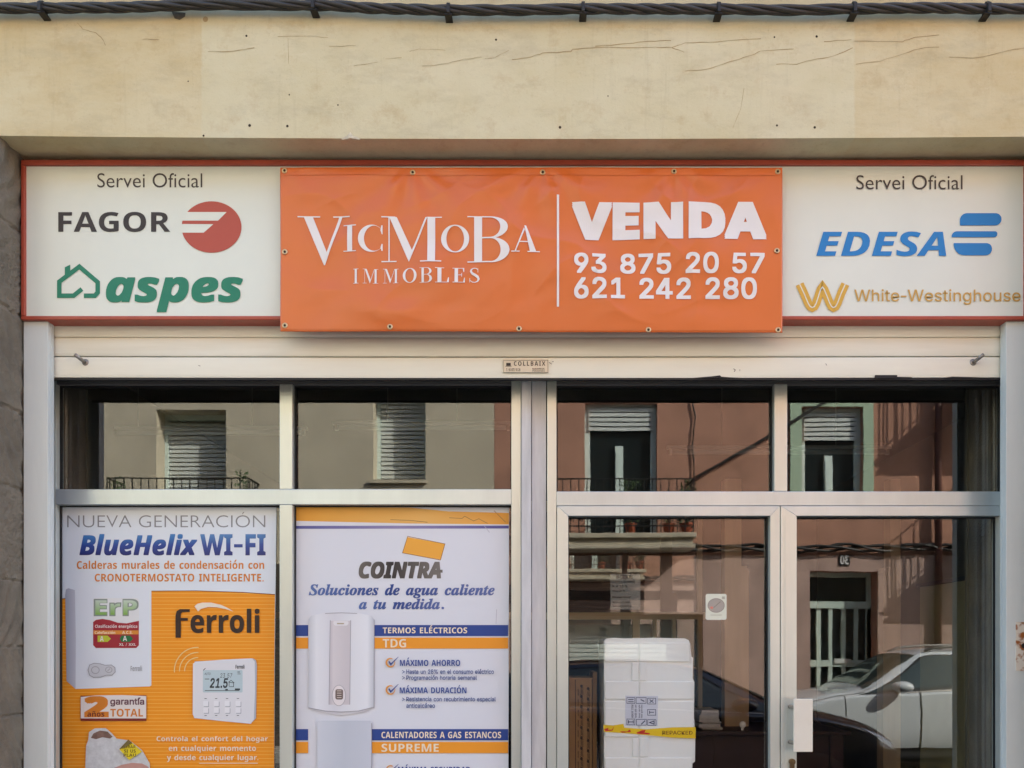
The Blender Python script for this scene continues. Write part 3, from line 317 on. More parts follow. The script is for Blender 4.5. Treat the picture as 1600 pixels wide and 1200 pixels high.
e404;212,-8 -51,6 -44,18 -35,30 -26,39 -16,47 -6,55 5,55 16,48 26,39 34,30 42,19 48,6 61,-10 28,-13 25,-20 22,-26 16,-33 11,-40 3,-48 0,-25 -296,0 0,52 263,0 -28,-19 -3,35 -9,32 -15,25 -20,20 -26,12 -32,4 -32,-4 -27,-13 -21,-19 -16,-24 -10,-29 -3,-30 0,-33 4,-39 10,-33 18,-26 23,-19 28,-11 33,-4 42,7 31,20 21,32 59,-14 -12,-28 -18,-24 -24,-20 -28,-15 -34,-9
f254;228,379 0,-52 -222,0 0,52;81,0 0,432 3,29 12,25 17,19 22,14 52,11 35,-3 21,-6 -16,-53 -12,4 -20,2 -24,-4 -17,-10 -9,-17 -3,-24 0,-419
g425;207,-151 -39,3 -34,8 -52,30 -31,41 50,28 21,-25 32,-22 53,-9 42,5 33,17 16,17 10,24 3,28 0,74 -5,0 -19,-27 -35,-25 -25,-8 -32,-3 -43,5 -39,17 -33,26 -25,37 -16,46 -5,55 5,55 16,47 25,39 32,29 40,17 44,6 32,-2 25,-9 35,-27 20,-27 5,0 0,60 59,0 0,-388 -5,-45 -17,-36 -26,-27 -33,-19 -40,-11;205,59 32,4 27,12 21,20 15,26 9,33 3,39 -3,38 -9,33 -15,27 -21,21 -27,13 -32,5 -33,-5 -27,-13 -21,-22 -15,-28 -10,-33 -3,-36 3,-38 10,-32 15,-27 21,-20 27,-13
h410;114,227 0,-227 -61,0 0,509 61,0 0,-222 -12,0 22,45 28,30 35,17 40,5 37,-4 31,-11 26,-20 20,-28 12,-36 4,-45 0,-240 -61,0 0,235 -6,40 -17,29 -27,19 -36,6 -26,-3 -23,-9 -20,-14 -15,-20 -9,-26
i167;53,0 0,379 61,0 0,-379;84,443 -17,3 -13,9 -10,13 -3,15 3,16 10,13 13,9 17,3 16,-3 14,-9 9,-13 3,-16 -3,-15 -9,-13 -14,-9
j167;53,379 61,0 0,-409 -3,-33 -9,-27 -16,-23 -21,-16 -28,-10 -33,-4 -14,0 0,56 12,0 23,4 15,11 10,18 3,25;83,443 -16,3 -14,9 -9,13 -3,15 3,16 9,13 14,9 16,3 17,-3 14,-9 9,-13 3,-16 -3,-15 -9,-13 -14,-9
k381;110,137 0,75 11,0 163,167 76,0 -176,-180 -7,0;53,0 0,509 61,0 0,-509;294,0 -146,186 43,43 181,-229
l189;139,-2 -38,5 -27,17 -16,27 -5,37 0,425 61,0 0,-410 6,-37 10,-8 16,-2 14,1 10,1 11,-51 -19,-4
m610;53,0 0,379 59,0 0,-84 -4,0 10,28 14,23 40,30 47,10 38,-6 30,-19 22,-30 12,-36 -9,0 10,26 15,22 44,32 56,11 31,-3 29,-11 25,-18 19,-26 12,-32 4,-41 0,-255 -61,0 0,254 -6,35 -17,24 -26,13 -28,4 -24,-2 -21,-8 -29,-30 -10,-43 0,-247 -61,0 0,260 -5,28 -16,23 -24,15 -30,4 -41,-10 -18,-13 -14,-18 -9,-23 -3,-28 0,-238
n410;114,227 0,-227 -61,0 0,379 59,0 0,-92 -10,0 22,45 28,30 35,17 40,5 37,-4 31,-11 26,-20 20,-28 12,-36 4,-45 0,-240 -61,0 0,235 -6,40 -17,29 -27,19 -36,6 -26,-3 -23,-9 -20,-14 -15,-20 -9,-26
o415;207,-8 -48,6 -42,18 -35,30 -26,39 -16,48 -6,54 6,56 16,48 26,39 35,30 42,18 48,6 49,-6 43,-18 34,-30 26,-39 17,-48 5,-56 -5,-54 -17,-48 -26,-39 -34,-30 -43,-18;207,46 35,5 28,15 22,23 15,28 9,34 3,36 -3,37 -9,34 -15,29 -22,23 -28,15 -35,5 -34,-5 -28,-15 -21,-23 -16,-29 -9,-34 -3,-37 3,-36 9,-34 16,-28 21,-23 28,-15
p424;53,-143 0,522 59,0 0,-60 6,0 19,27 34,27 26,8 32,3 45,-6 39,-17 32,-29 25,-39 15,-48 5,-56 -5,-56 -15,-49 -24,-39 -33,-29 -39,-18 -45,-6 -31,3 -25,9 -35,27 -20,28 -4,0 0,-202;220,47 33,4 26,15 22,22 15,29 9,34 3,38 -3,38 -9,34 -15,29 -21,21 -27,14 -33,5 -32,-5 -27,-13 -21,-21 -15,-28 -9,-34 -3,-40 3,-39 9,-35 15,-29 22,-21 26,-14
q424;372,-143 -61,0 0,202 -5,0 -19,-28 -35,-27 -25,-9 -32,-3 -44,6 -40,18 -32,29 -24,39 -16,49 -5,56 5,56 16,48 24,39 33,29 39,17 45,6 32,-3 25,-8 34,-27 20,-27 6,0 0,60 59,0;205,47 31,4 27,14 21,21 15,29 10,35 3,39 -3,40 -9,34 -16,28 -21,21 -26,13 -32,5 -33,-5 -27,-14 -21,-21 -16,-29 -9,-34 -3,-38 3,-38 10,-34 15,-29 21,-22 27,-15
r259;53,0 0,379 59,0 0,-58 3,0 15,26 22,20 29,13 32,5 16,-1 14,0 0,-62 -13,2 -23,2 -25,-3 -23,-8 -19,-14 -14,-17 -9,-22 -3,-25 0,-237
s365;182,-8 -37,3 -33,8 -28,15 -22,20 -17,25 -9,31 58,13 11,-28 19,-19 26,-11 31,-4 36,5 27,12 18,19 6,22 -3,18 -11,15 -17,11 -25,8 -63,15 -45,16 -32,22 -19,29 -6,37 4,31 14,27 22,22 28,16 34,11 38,3 36,-3 31,-9 25,-14 20,-19 25,-49 -56,-13 -10,21 -15,18 -24,12 -32,5 -31,-4 -25,-12 -17,-18 -5,-22 3,-19 12,-15 48,-20 57,-14 46,-15 31,-23 19,-29 6,-35 -5,-32 -14,-28 -22,-23 -30,-18 -37,-11
t227;204,379 0,-52 -198,0 0,52;65,471 61,0 0,-373 2,-22 8,-15 14,-8 20,-3 15,1 17,3 11,-52 -21,-5 -24,-1 -43,6 -33,19 -20,31 -7,41
u410;182,-5 -36,4 -31,12 -26,20 -20,28 -12,36 -4,44 0,240 61,0 0,-235 5,-39 18,-30 27,-19 36,-6 26,3 23,9 19,15 15,20 10,25 3,31 0,226 61,0 0,-379 -59,0 0,92 9,0 -21,-45 -29,-30 -35,-17
v389;163,0 -146,379 67,0 81,-224 22,-68 19,-66 -22,0 19,66 21,68 81,224 66,0 -145,-379
w567;138,0 -115,379 64,0 46,-165 21,-77 21,-96 -10,0 21,94 20,79 46,165 64,0 46,-165 20,-78 20,-95 -11,0 22,94 21,79 46,165 65,0 -116,-379 -61,0 -49,172 -14,53 -14,55 -14,58 14,0 -14,-58 -14,-55 -15,-53 -49,-172
x379;21,0 150,218 0,-47 -142,208 71,0 47,-73 32,-53 28,-47 -32,0 27,47 31,53 49,73 70,0 -143,-210 0,45 149,-214 -71,0 -56,85 -31,51 -27,46 32,0 -27,-46 -30,-51 -57,-85
y389;47,-139 14,53 10,-1 33,-2 26,15 21,38 12,35 -146,380 67,0 81,-224 22,-68 19,-66 -22,0 18,66 22,68 81,224 66,0 -167,-437 -27,-49 -38,-29 -48,-9 -26,2
z380;42,0 0,46 212,274 0,3 -206,0 0,56 285,0 0,-48 -207,-271 0,-4 213,0 0,-56
'''

FONTS = {}
for _k, _t in GLYPHS.items():
    FONTS[_k] = {}
    for _row in _t.strip('\n').split('\n'):
        _p = _row[1:].split(';'); _cs = []
        for _c in _p[1:]:
            _x = _y = 0; _q = []
            for _d in _c.split(' '):
                _a, _b = _d.split(','); _x += int(_a); _y += int(_b); _q.append((_x, _y))
            _cs.append(_q)
        FONTS[_k][_row[0]] = (int(_p[0]), _cs)
FONTS['R']['4'] = (473, [[(264, 0), (264, 116), (27, 116), (27, 174), (234, 516), (328, 516), (328, 174), (412, 174), (412, 116), (328, 116), (328, 0)], [(264, 174), (264, 429), (108, 174)]])
ACC = {'á': 'a', 'é': 'e', 'í': 'i', 'ó': 'o', 'ú': 'u', 'Á': 'A', 'É': 'E', 'Í': 'I', 'Ó': 'O', 'Ú': 'U', 'ñ': 'n'}
_tcache = {}
def curve_faces(cu):
    o = bpy.data.objects.new('tmp', cu); COL.objects.link(o)
    dg = bpy.context.evaluated_depsgraph_get(); dg.update()
    me = bpy.data.meshes.new_from_object(o.evaluated_get(dg))
    vs = [(v.co.x, v.co.y) for v in me.vertices]; fs = [tuple(p.vertices) for p in me.polygons]
    bpy.data.objects.remove(o); bpy.data.meshes.remove(me); bpy.data.curves.remove(cu)
    return vs, fs
_gcache = {}
def glyph_shape(font, ch):
    """(advance, outlines without accent, vertices, faces) of one letter"""
    if (font, ch) in _gcache: return _gcache[font, ch]
    base = ACC.get(ch, ch)
    adv, cs = FONTS[font].get(base) or FONTS['R'].get(base) or FONTS['B'][base]
    cs = list(cs)
    if ch == '-':
        lo = min(p[0] for c in cs for p in c); cs = [[(p[0]-lo+40, p[1]) for p in c] for c in cs]; adv = max(p[0] for c in cs for p in c)+40
    if ch == 'í': cs = sorted(cs, key=lambda c: max(p[1] for p in c))[:-1]
    full = list(cs)
    if ch in ACC:
        gx = [p[0] for c in cs for p in c]; gy = [p[1] for c in cs for p in c]
        mx, ty = (min(gx)+max(gx))/2, max(gy)+40
        if ch == 'ñ': full.append([(mx-130, ty), (mx-120, ty+75), (mx-60, ty+110), (mx+50, ty+60), (mx+90, ty+110), (mx+130, ty+90), (mx+80, ty), (mx+40, ty), (mx-60, ty+45), (mx-90, ty)])
        else: full.append([(mx-60, ty), (mx+20, ty+150), (mx+140, ty+150), (mx+20, ty)])
    cu = bpy.data.curves.new('t', 'CURVE'); cu.dimensions = '2D'; cu.fill_mode = 'FRONT'
    for c in full:
        sp = cu.splines.new('POLY'); sp.points.add(len(c)-1); sp.use_cyclic_u = True
        for p, q in zip(sp.points, c): p.co = (q[0]/1000, q[1]/1000, 0, 1)
    gv, gf = curve_faces(cu)
    _gcache[font, ch] = (adv, cs, gv, gf)
    return _gcache[font, ch]
def text_shape(body, font, shear=0.0, space=0.0, thin=0.0):
    """(vertices, faces, box without accents) of a line of text"""
    key = (body, font, shear, space, thin)
    if key in _tcache: return _tcache[key]
    if font == 'G':
        cu = bpy.data.curves.new('t', 'FONT'); cu.body = body; cu.size = 1; cu.offset = thin; cu.fill_mode = 'FRONT'; cu.resolution_u = 5
        cu.space_character = 1+space
        vs, fs = curve_faces(cu)
        vs = [(x+shear*y, y) for x, y in vs]
        xs, ys = zip(*vs); hi = max(ys)
        if any(c in ACC for c in body): hi = .70
        bb = (min(xs), min(ys), max(xs), hi)
    else:
        x = 0; bx = []; vs = []; fs = []
        F = FONTS[font]
        for ch in body:
            if ch == ' ': x += 270+space; continue
            adv, cs, gv, gf = glyph_shape(font, ch)
            bx += [(x+p[0]+shear*p[1], p[1]) for c in cs for p in c]
            k = len(vs); vs += [(x/1000+a+shear*b, b) for a, b in gv]; fs += [tuple(i+k for i in f) for f in gf]
            x += adv+space
        xs, ys = zip(*bx); bb = (min(xs)/1000, min(ys)/1000, max(xs)/1000, max(ys)/1000)
    _tcache[key] = (vs, fs, bb)
    return _tcache[key]
def put_text(mb, body, font, x0, y0, x1, y1, y, shear=0.0, smear=0.0, space=0.0, thin=0.0, rot=0, face=-1, plane=None):
    """text stretched into the photo box x0 y0 x1 y1 on the plane at depth y"""
    vs, fs, (a, b, c, d) = text_shape(body, font, shear, space, thin)
    offs = [(0, 0)]
    if smear: offs += [(a*smear, b*smear) for a in (-1, 0, 1) for b in (-1, 0, 1) if a or b]
    for i, (ox, oy) in enumerate(offs):
        q = []
        for u, v in vs:
            s, t = (u+ox-a)/(c-a), (v+oy-b)/(d-b)
            if rot == 90: s, t = 1-t, s                   # reads upwards
            if plane: q.append((plane[0]+(plane[1]-plane[0])*(s if face < 0 else 1-s), y-face*-1*i*5e-6, plane[2]+(plane[3]-plane[2])*t))
            else: q.append((WX(x0+(x1-x0)*s, y), y-i*5e-6, WZ(y1+(y0-y1)*t, y)))
        mb.add(q, fs)
    return mb
class Sheet:
    """a printed face: every call lays its shape a little in front of the last"""
    def __init__(s, parent, y, step=.00014): s.p, s.y, s.step = parent, y, step
    def nx(s): s.y -= s.step; return s.y
    def text(s, name, m, *lines, parent=None, **k):
        """lines: (body, font, x0, y0, x1, y1)"""
        y = s.nx()
        for ln in lines: put_text(MB(), *ln, y, **k).build(name, m, parent or s.p)
    def poly(s, name, m, *polys, parent=None):
        mb = MB(); y = s.nx()
        for i, p in enumerate(polys):
            yy = y-i*5e-6
            mb.flat([(WX(a, yy), WZ(b, yy)) for a, b in p], yy)
        return mb.build(name, m, parent or s.p)
    def strokes(s, name, m, *st, parent=None):
        """st: (path, width in photo pixels)"""
        mb = MB(); y = s.nx()
        for i, (p, w) in enumerate(st):
            L, Rr = edges(p, w); n = len(L); yy = y-i*5e-6
            for k in range(n-1):
                yk = yy-(k % 2)*3e-5-(k//2)*2e-6
                mb.add([(WX(q.x, yk), yk, WZ(q.y, yk)) for q in (L[k], L[k+1], Rr[k+1], Rr[k])], [(0, 1, 2, 3)])
        return mb.build(name, m, parent or s.p)
def edges(path, w):
    """the two sides of a polyline of width w (a number or one per point); a path that returns to its start is closed"""
    P = [Vector((a, b)) for a, b in path]; n = len(P); L, Rr = [], []
    closed = n > 3 and (P[0]-P[-1]).length < 1e-6
    for i in range(n):
        d0 = (P[i]-P[max(i-1, 0)]); d1 = (P[min(i+1, n-1)]-P[i])
        if closed and i in (0, n-1): d0 = P[-1]-P[-2]; d1 = P[1]-P[0]
        if d0.length < 1e-9: d0 = d1
        if d1.length < 1e-9: d1 = d0
        d0.normalize(); d1.normalize(); t = (d0+d1)
        t = t.normalized() if t.length > 1e-6 else d1
        nn = Vector((-t.y, t.x)); k = max(.4, nn.dot(Vector((-d1.y, d1.x))))
        ww = (w[i] if isinstance(w, (list, tuple)) else w)/2/k
        L.append(P[i]+nn*ww); Rr.append(P[i]-nn*ww)
    return L, Rr
def stroke(path, w):
    L, Rr = edges(path, w)
    return [(p.x, p.y) for p in L+Rr[::-1]]
def rect(x0, y0, x1, y1): return [(x0, y0), (x1, y0), (x1, y1), (x0, y1)]
def ell(cx, cy, rx, ry, a0=0, a1=360, n=40):
    return [(cx+rx*math.cos(R(a0+(a1-a0)*i/n)), cy-ry*math.sin(R(a0+(a1-a0)*i/n))) for i in range(n+(0 if a1-a0 == 360 else 1))]
def ring(cx, cy, rx, ry, ix, iy, icx, a0, a1, n=28):
    o = ell(cx, cy, rx, ry, a0, a1, n); i = ell(icx, cy, ix, iy, a0, a1, n)
    if a1-a0 == 360: o.append(o[0]); i.append(i[0])
    return [[o[k], o[k+1], i[k+1], i[k]] for k in range(len(o)-1)]
def rrect(x0, y0, x1, y1, tl=0, tr=0, br=0, bl=0):
    def arc(cx, cy, r, a0):
        return [(cx, cy)] if r <= 0 else [(cx+r*math.cos(R(a0-90*i/6)), cy-r*math.sin(R(a0-90*i/6))) for i in range(7)]
    return arc(x0+tl, y0+tl, tl, 180)+arc(x1-tr, y0+tr, tr, 90)+arc(x1-br, y1-br, br, 0)+arc(x0+bl, y1-bl, bl, -90)

# ------------------------------------------------------------------ materials with something of their own
def glass_mat(name, refl, tint, wav=.0, seed=0.0):
    m = bpy.data.materials.new(name); m.use_nodes = True
    n, l = m.node_tree.nodes, m.node_tree.links
    n.remove(n['Principled BSDF']); out = n['Material Output']
    tr = n.new('ShaderNodeBsdfTransparent'); tr.inputs[0].default_value = (*tint, 1)
    gl = n.new('ShaderNodeBsdfGlossy'); gl.inputs['Roughness'].default_value = .0; gl.inputs[0].default_value = (1, 1, 1, 1)
    lw = n.new('ShaderNodeLayerWeight'); lw.inputs['Blend'].default_value = .5
    pw = n.new('ShaderNodeMath'); pw.operation = 'POWER'; pw.inputs[1].default_value = 4; l.new(lw.outputs['Facing'], pw.inputs[0])
    ma = n.new('ShaderNodeMath'); ma.operation = 'MULTIPLY_ADD'; ma.inputs[1].default_value = 1-refl; ma.inputs[2].default_value = refl
    l.new(pw.outputs[0], ma.inputs[0])
    mx = n.new('ShaderNodeMixShader'); l.new(ma.outputs[0], mx.inputs[0]); l.new(tr.outputs[0], mx.inputs[1]); l.new(gl.outputs[0], mx.inputs[2])
    l.new(mx.outputs[0], out.inputs[0])
    if wav:
        tc = n.new('ShaderNodeTexCoord'); mp = n.new('ShaderNodeMapping'); mp.inputs['Location'].default_value = (seed, seed*.7, seed*.3)
        l.new(tc.outputs['Object'], mp.inputs[0])
        t = n.new('ShaderNodeTexNoise'); t.inputs['Scale'].default_value = 5; t.inputs['Detail'].default_value = 2; l.new(mp.outputs[0], t.inputs[0])
        bp = n.new('ShaderNodeBump'); bp.inputs['Strength'].default_value = 1; bp.inputs['Distance'].default_value = wav
        l.new(t.outputs['Fac'], bp.inputs['Height']); l.new(bp.outputs[0], gl.inputs['Normal'])
    return m
M_GLASS = glass_mat('shop_glass', .105, (.97, .98, .96), .00007)
M_GLASS2 = glass_mat('old_door_glass', .105, (.97, .98, .96), .00012, 3.1)
M_INGLASS = glass_mat('partition_glass', .12, (.5, .52, .5), .0001, 5.0)

def nodes_of(m):
    return m.node_tree.nodes, m.node_tree.links, m.node_tree.nodes['Principled BSDF']
def beam_mat():
    m = bpy.data.materials.new('cream_render'); m.use_nodes = True
    n, l, b = nodes_of(m); b.inputs['Roughness'].default_value = .85
    tc = n.new('ShaderNodeTexCoord'); sep = n.new('ShaderNodeSeparateXYZ'); l.new(tc.outputs['Object'], sep.inputs[0])
    def nz(scale, det=6, rough=.6, st=None):
        t = n.new('ShaderNodeTexNoise'); t.inputs['Scale'].default_value = scale; t.inputs['Detail'].default_value = det; t.inputs['Roughness'].default_value = rough
        if st:
            mp = n.new('ShaderNodeMapping'); mp.inputs['Scale'].default_value = st; l.new(tc.outputs['Object'], mp.inputs[0]); l.new(mp.outputs[0], t.inputs[0])
        else: l.new(tc.outputs['Object'], t.inputs[0])
        return t.outputs['Fac']
    def rng(v, a, b_, lo=0, hi=1):
        r = n.new('ShaderNodeMapRange'); r.inputs[1].default_value = a; r.inputs[2].default_value = b_; r.inputs[3].default_value = lo; r.inputs[4].default_value = hi
        l.new(v, r.inputs[0]); return r.outputs[0]
    def mix(f, a, c, mode='MIX'):
        x = n.new('ShaderNodeMix'); x.data_type = 'RGBA'; x.blend_type = mode
        l.new(f, x.inputs[0])
        for s, v in ((x.inputs[6], a), (x.inputs[7], c)):
            if isinstance(v, tuple): s.default_value = (*v, 1)
            else: l.new(v, s)
        return x.outputs[2]
    def mul(a, c):
        x = n.new('ShaderNodeMath'); x.operation = 'MULTIPLY'; l.new(a, x.inputs[0])
        if isinstance(c, float): x.inputs[1].default_value = c
        else: l.new(c, x.inputs[1])
        return x.outputs[0]
    old = mix(rng(nz(2.2, 8, .65, (1, 1, 2.2)), .38, .68), tuple(lin((208, 196, 158))), tuple(lin((196, 177, 130))))
    new = mix(rng(nz(3.5, 8, .6, (1, 1, 1.6)), .35, .7), tuple(lin((210, 202, 168))), tuple(lin((202, 191, 151))))
    # the middle stretch was repaired in a paler render
    edge = nz(26, 2)
    xa = n.new('ShaderNodeMath'); xa.operation = 'MULTIPLY_ADD'; xa.inputs[1].default_value = .012; l.new(edge, xa.inputs[0]); l.new(sep.outputs[0], xa.inputs[2])
    patch = mul(rng(xa.outputs[0], WX(316, -.33), WX(319, -.33)), rng(xa.outputs[0], WX(1336, -.33), WX(1340, -.33), 1, 0))
    c = mix(patch, old, new)
    c = mix(mul(rng(nz(9, 5, .7, (1, 1, 1)), .54, .74), .42), c, tuple(lin((170, 140, 92))))
    c = mix(mul(rng(nz(4.2, 9, .72, (1, 1, 2.4)), .50, .72), .38), c, tuple(lin((158, 146, 116))))
    c = mix(mul(rng(nz(120, 3, .6), .60, .74), .22), c, tuple(lin((128, 112, 82))))
    c = mix(mul(rng(nz(16, 9, .75, (.6, 1, 3)), .57, .70), .22), c, tuple(lin((222, 212, 186))))
    c = mix(mul(rng(nz(1.6, 4, .6), .55, .8), .35), c, tuple(lin((226, 214, 184))))
    # grime that settles under the cable and at the lower edge
    zr = n.new('ShaderNodeMath'); zr.operation = 'MULTIPLY_ADD'; zr.inputs[1].default_value = .05; l.new(nz(6, 5, .7, (1, 1, .3)), zr.inputs[0]); l.new(sep.outputs[2], zr.inputs[2])
    c = mix(mul(rng(zr.outputs[0], 3.70, 3.80), .38), c, tuple(lin((140, 122, 86))))
    streak = nz(7, 6, .75, (3.2, 3.2, .22))
    c = mix(mul(rng(streak, .56, .76), .16), c, tuple(lin((120, 100, 70))))
    l.new(c, b.inputs['Base Color'])
    t = n.new('ShaderNodeBump'); t.inputs['Strength'].default_value = .25; t.inputs['Distance'].default_value = .004
    l.new(nz(38, 6, .7), t.inputs['Height']); l.new(t.outputs[0], b.inputs['Normal'])
    return m
M_BEAM = beam_mat()
def stripe_mat(name, a, c, period, share):
    """print with fine level lines"""
    m = bpy.data.materials.new(name); m.use_nodes = True
    n, l, b = nodes_of(m); b.inputs['Roughness'].default_value = .55
    tc = n.new('ShaderNodeTexCoord'); sep = n.new('ShaderNodeSeparateXYZ'); l.new(tc.outputs['Object'], sep.inputs[0])
    q = n.new('ShaderNodeMath'); q.operation = 'WRAP'; q.inputs[1].default_value = period; q.inputs[2].default_value = 0; l.new(sep.outputs[2], q.inputs[0])
    s = n.new('ShaderNodeMapRange'); s.inputs[1].default_value = period*share; s.inputs[2].default_value = period*share*1.3; l.new(q.outputs[0], s.inputs[0])
    x = n.new('ShaderNodeMix'); x.data_type = 'RGBA'; l.new(s.outputs[0], x.inputs[0])
    x.inputs[6].default_value = (*lin(c), 1); x.inputs[7].default_value = (*lin(a), 1); l.new(x.outputs[2], b.inputs['Base Color'])
    return m
def ramp_mat(name, axis, stops, rough=.5):
    """a printed blend along the shape's own box"""
    m = bpy.data.materials.new(name); m.use_nodes = True
    n, l, b = nodes_of(m); b.inputs['Roughness'].default_value = rough
    tc = n.new('ShaderNodeTexCoord'); sep = n.new('ShaderNodeSeparateXYZ'); l.new(tc.outputs['Generated'], sep.inputs[0])
    rp = n.new('ShaderNodeValToRGB'); l.new(sep.outputs[axis], rp.inputs[0])
    e = rp.color_ramp.elements
    while len(e) < len(stops): e.new(.5)
    for k, (p, c) in enumerate(stops): e[k].position = p; e[k].color = (*lin(c), 1)
    l.new(rp.outputs[0], b.inputs['Base Color'])
    return m
def alu_mat(name, rgb, metal, rough):
    m = mat(name, rgb, rough, metal, var=.10, scale=5, bump=.05, bscale=260, stretch=(1, 1, .12))
    return m
M_ALU = alu_mat('anodised_aluminium', (216, 221, 213), .5, .32)
M_ALU_H = alu_mat('anodised_rail', (206, 216, 217), .5, .28)
M_CREAM = mat('cream_enamel', (236, 233, 216), .42, var=.07, scale=6, bump=.03, bscale=30, stretch=(.25, 1, 2))
M_SHUT = mat('shutter_enamel', (236, 234, 216), .45, var=.15, scale=7, bump=.04, bscale=30, stretch=(.2, 1, 2.5))
M_GREYPOST = mat('weathered_post_paint', (206, 206, 206), .6, var=.24, scale=9, bump=.12, bscale=40, stretch=(2, 2, .25))
M_DARK = mat('dark_steel', (40, 38, 38), .55, var=.2)
M_BLACK = mat('black_rubber', (22, 22, 22), .6)
M_STEEL = mat('dull_steel', (150, 146, 140), .4, .8)
M_RED = mat('red_lacquer', (168, 72, 52), .38, var=.14, scale=14, bump=.04, bscale=50)
M_WHITEP = mat('sign_acrylic', (219, 225, 214), .28, var=.03, scale=3)
M_BANNER = mat('orange_vinyl', (214, 110, 48), .30, var=.05, scale=2.2, bump=.06, bscale=9)
M_INKW = mat('white_ink', (238, 234, 230), .5, gain=.92)
M_CRACK = mat('crack_line', (164, 142, 104), .9)  # darker tone of the cracks in the render
M_HOLE = mat('drill_hole', (60, 50, 38), .95)
def ink(name, rgb, **k): return mat(name, rgb, .5, **k)

# ------------------------------------------------------------------ ground
struct(MB().box(-60, 60, -7.55-.0, -2.3, -.3, 0), 'road', mat('asphalt', (88, 86, 84), .9, var=.25, scale=3, bump=.4, bscale=140))
struct(MB().box(-60, 60, -8.0, -7.55, -.3, .004), 'road_edge', mat('asphalt_edge', (96, 93, 90), .9, var=.3, scale=5, bump=.4, bscale=140))
mp_ = mat('paving', (158, 152, 142), .85, var=.18, scale=4, bump=.25, bscale=70)
struct(MB().box(-60, 60, -2.15, .0, -.3, .13), 'pavement', mp_)
struct(MB().box(-60, 60, -2.3, -2.152, -.3, .128), 'kerb', mat('kerb_stone', (170, 166, 158), .85, var=.15))
struct(MB().box(-60, 60, -9.7, -8.95, -.3, .13), 'pavement', mp_)
struct(MB().box(-60, 60, -8.948, -8.802, -.3, .126), 'kerb', MATS['kerb_stone'])
struct(MB().box(-60, 60, -8.80, -8.002, -.3, .002), 'gutter', MATS['asphalt_edge'])

# ------------------------------------------------------------------ the shop's own building: lintel beam, stone pilasters, wall above
YB = -.33
XL, XR = -1.812, 1.728            # inner faces of the two pilasters
ZB = WZ(217, YB)
shop = thing('shop_building', (0, YB, 0), 'cream rendered building with the shopfront under its long concrete lintel', 'building')
mb = MB()
px = [-4.2, -3.0, -1.812, -.9, -.1, .7, 1.2, 1.728, 3.0, 4.2]
def zlow(x):                       # the lintel's lower edge is not quite straight
    return ZB + .010*((x-.05)/1.8)**2 if abs(x) < 2.6 else ZB+.02
N = 60; xs = [-4.2+8.4*i/N for i in range(N+1)]
for i in range(N):
    a, b = xs[i], xs[i+1]
    mb.add([(a, YB, zlow(a)), (b, YB, zlow(b)), (b, YB, 4.6), (a, YB, 4.6), (a, .3, zlow(a)), (b, .3, zlow(b))],
           [(0, 1, 2, 3), (0, 4, 5, 1)])
mb.box(-4.2, 4.2, -.328, .3, 3.9, 4.59)
mb.build('lintel_beam', M_BEAM, shop)
ub = MB(); ub.box(-18, 18, YB+.012, 8, 4.6, 9.3); ub.box(-18, 4.2-8.4, YB+.012, 8, 0.0, 4.6); ub.box(4.2, 18, YB+.012, 8, 0.0, 4.6)
ub.build('upper_wall', mat('cream_wall', (206, 194, 162), .85, var=.15, scale=1.5, bump=.2, bscale=40), shop)
# cracks, holes and a chip in the render
def zz(r, pts): return [(r+a/2, b/2) for a, b in pts]
cracks = [zz(800, [(0, 187), (60, 178), (95, 166), (185, 160), (190, 153), (260, 148), (430, 149), (500, 147), (540, 134), (640, 130), (778, 121)]),
          zz(800, [(260, 143), (360, 137), (430, 129), (497, 127)]), zz(800, [(500, 149), (538, 163)]),
          zz(800, [(540, 222), (610, 217), (680, 193), (740, 176), (778, 159), (880, 153)]),
          zz(800, [(826, 200), (890, 200), (935, 188), (1010, 174), (1065, 149)]),
          zz(800, [(975, 129), (1060, 124)]), zz(800, [(1068, 129), (1220, 130), (1260, 115), (1335, 109)]),
          zz(800, [(1075, 200), (1150, 191), (1230, 165), (1280, 150), (1335, 147)]),
          zz(800, [(1365, 178), (1440, 182), (1500, 172), (1560, 155), (1600, 150)]),
          zz(0, [(240, 70), (258, 90), (300, 102), (320, 122), (330, 142)]), zz(0, [(445, 122), (498, 123)]),
          zz(0, [(650, 162), (730, 160), (795, 149)]), zz(0, [(868, 114), (950, 112), (1025, 117)]), zz(0, [(1028, 145), (1112, 142)]),
          zz(0, [(900, 120), (902, 200)]), zz(0, [(1105, 205), (1140, 200), (1180, 194)]), zz(0, [(1205, 183), (1255, 180)]),
          zz(0, [(1280, 160), (1310, 153), (1392, 157)]), zz(0, [(1320, 207), (1400, 198), (1450, 185), (1505, 178)]),
          zz(0, [(1515, 184), (1545, 180), (1590, 157)]), zz(800, [(725, 275), (715, 340), (690, 400)])]
rnd = random.Random(3)
beam = bpy.data.objects['lintel_beam']
for i, c in enumerate(cracks):
    q = []
    for k in range(len(c)-1):                       # roughen each run a little
        for j in range(4):
            t = j/4; q.append((c[k][0]*(1-t)+c[k+1][0]*t, c[k][1]*(1-t)+c[k+1][1]*t+rnd.uniform(-.7, .7)))
    q.append(c[-1])
    w = [rnd.uniform(.35, 1.25)*(.95 if i < 12 else .6) for _ in q]
    y = YB-.0008-.00003*i
    m_ = MB(); m_.flat([(WX(a, y), WZ(b, y)) for a, b in stroke(q, w)], y); m_.build('crack', M_CRACK, beam)
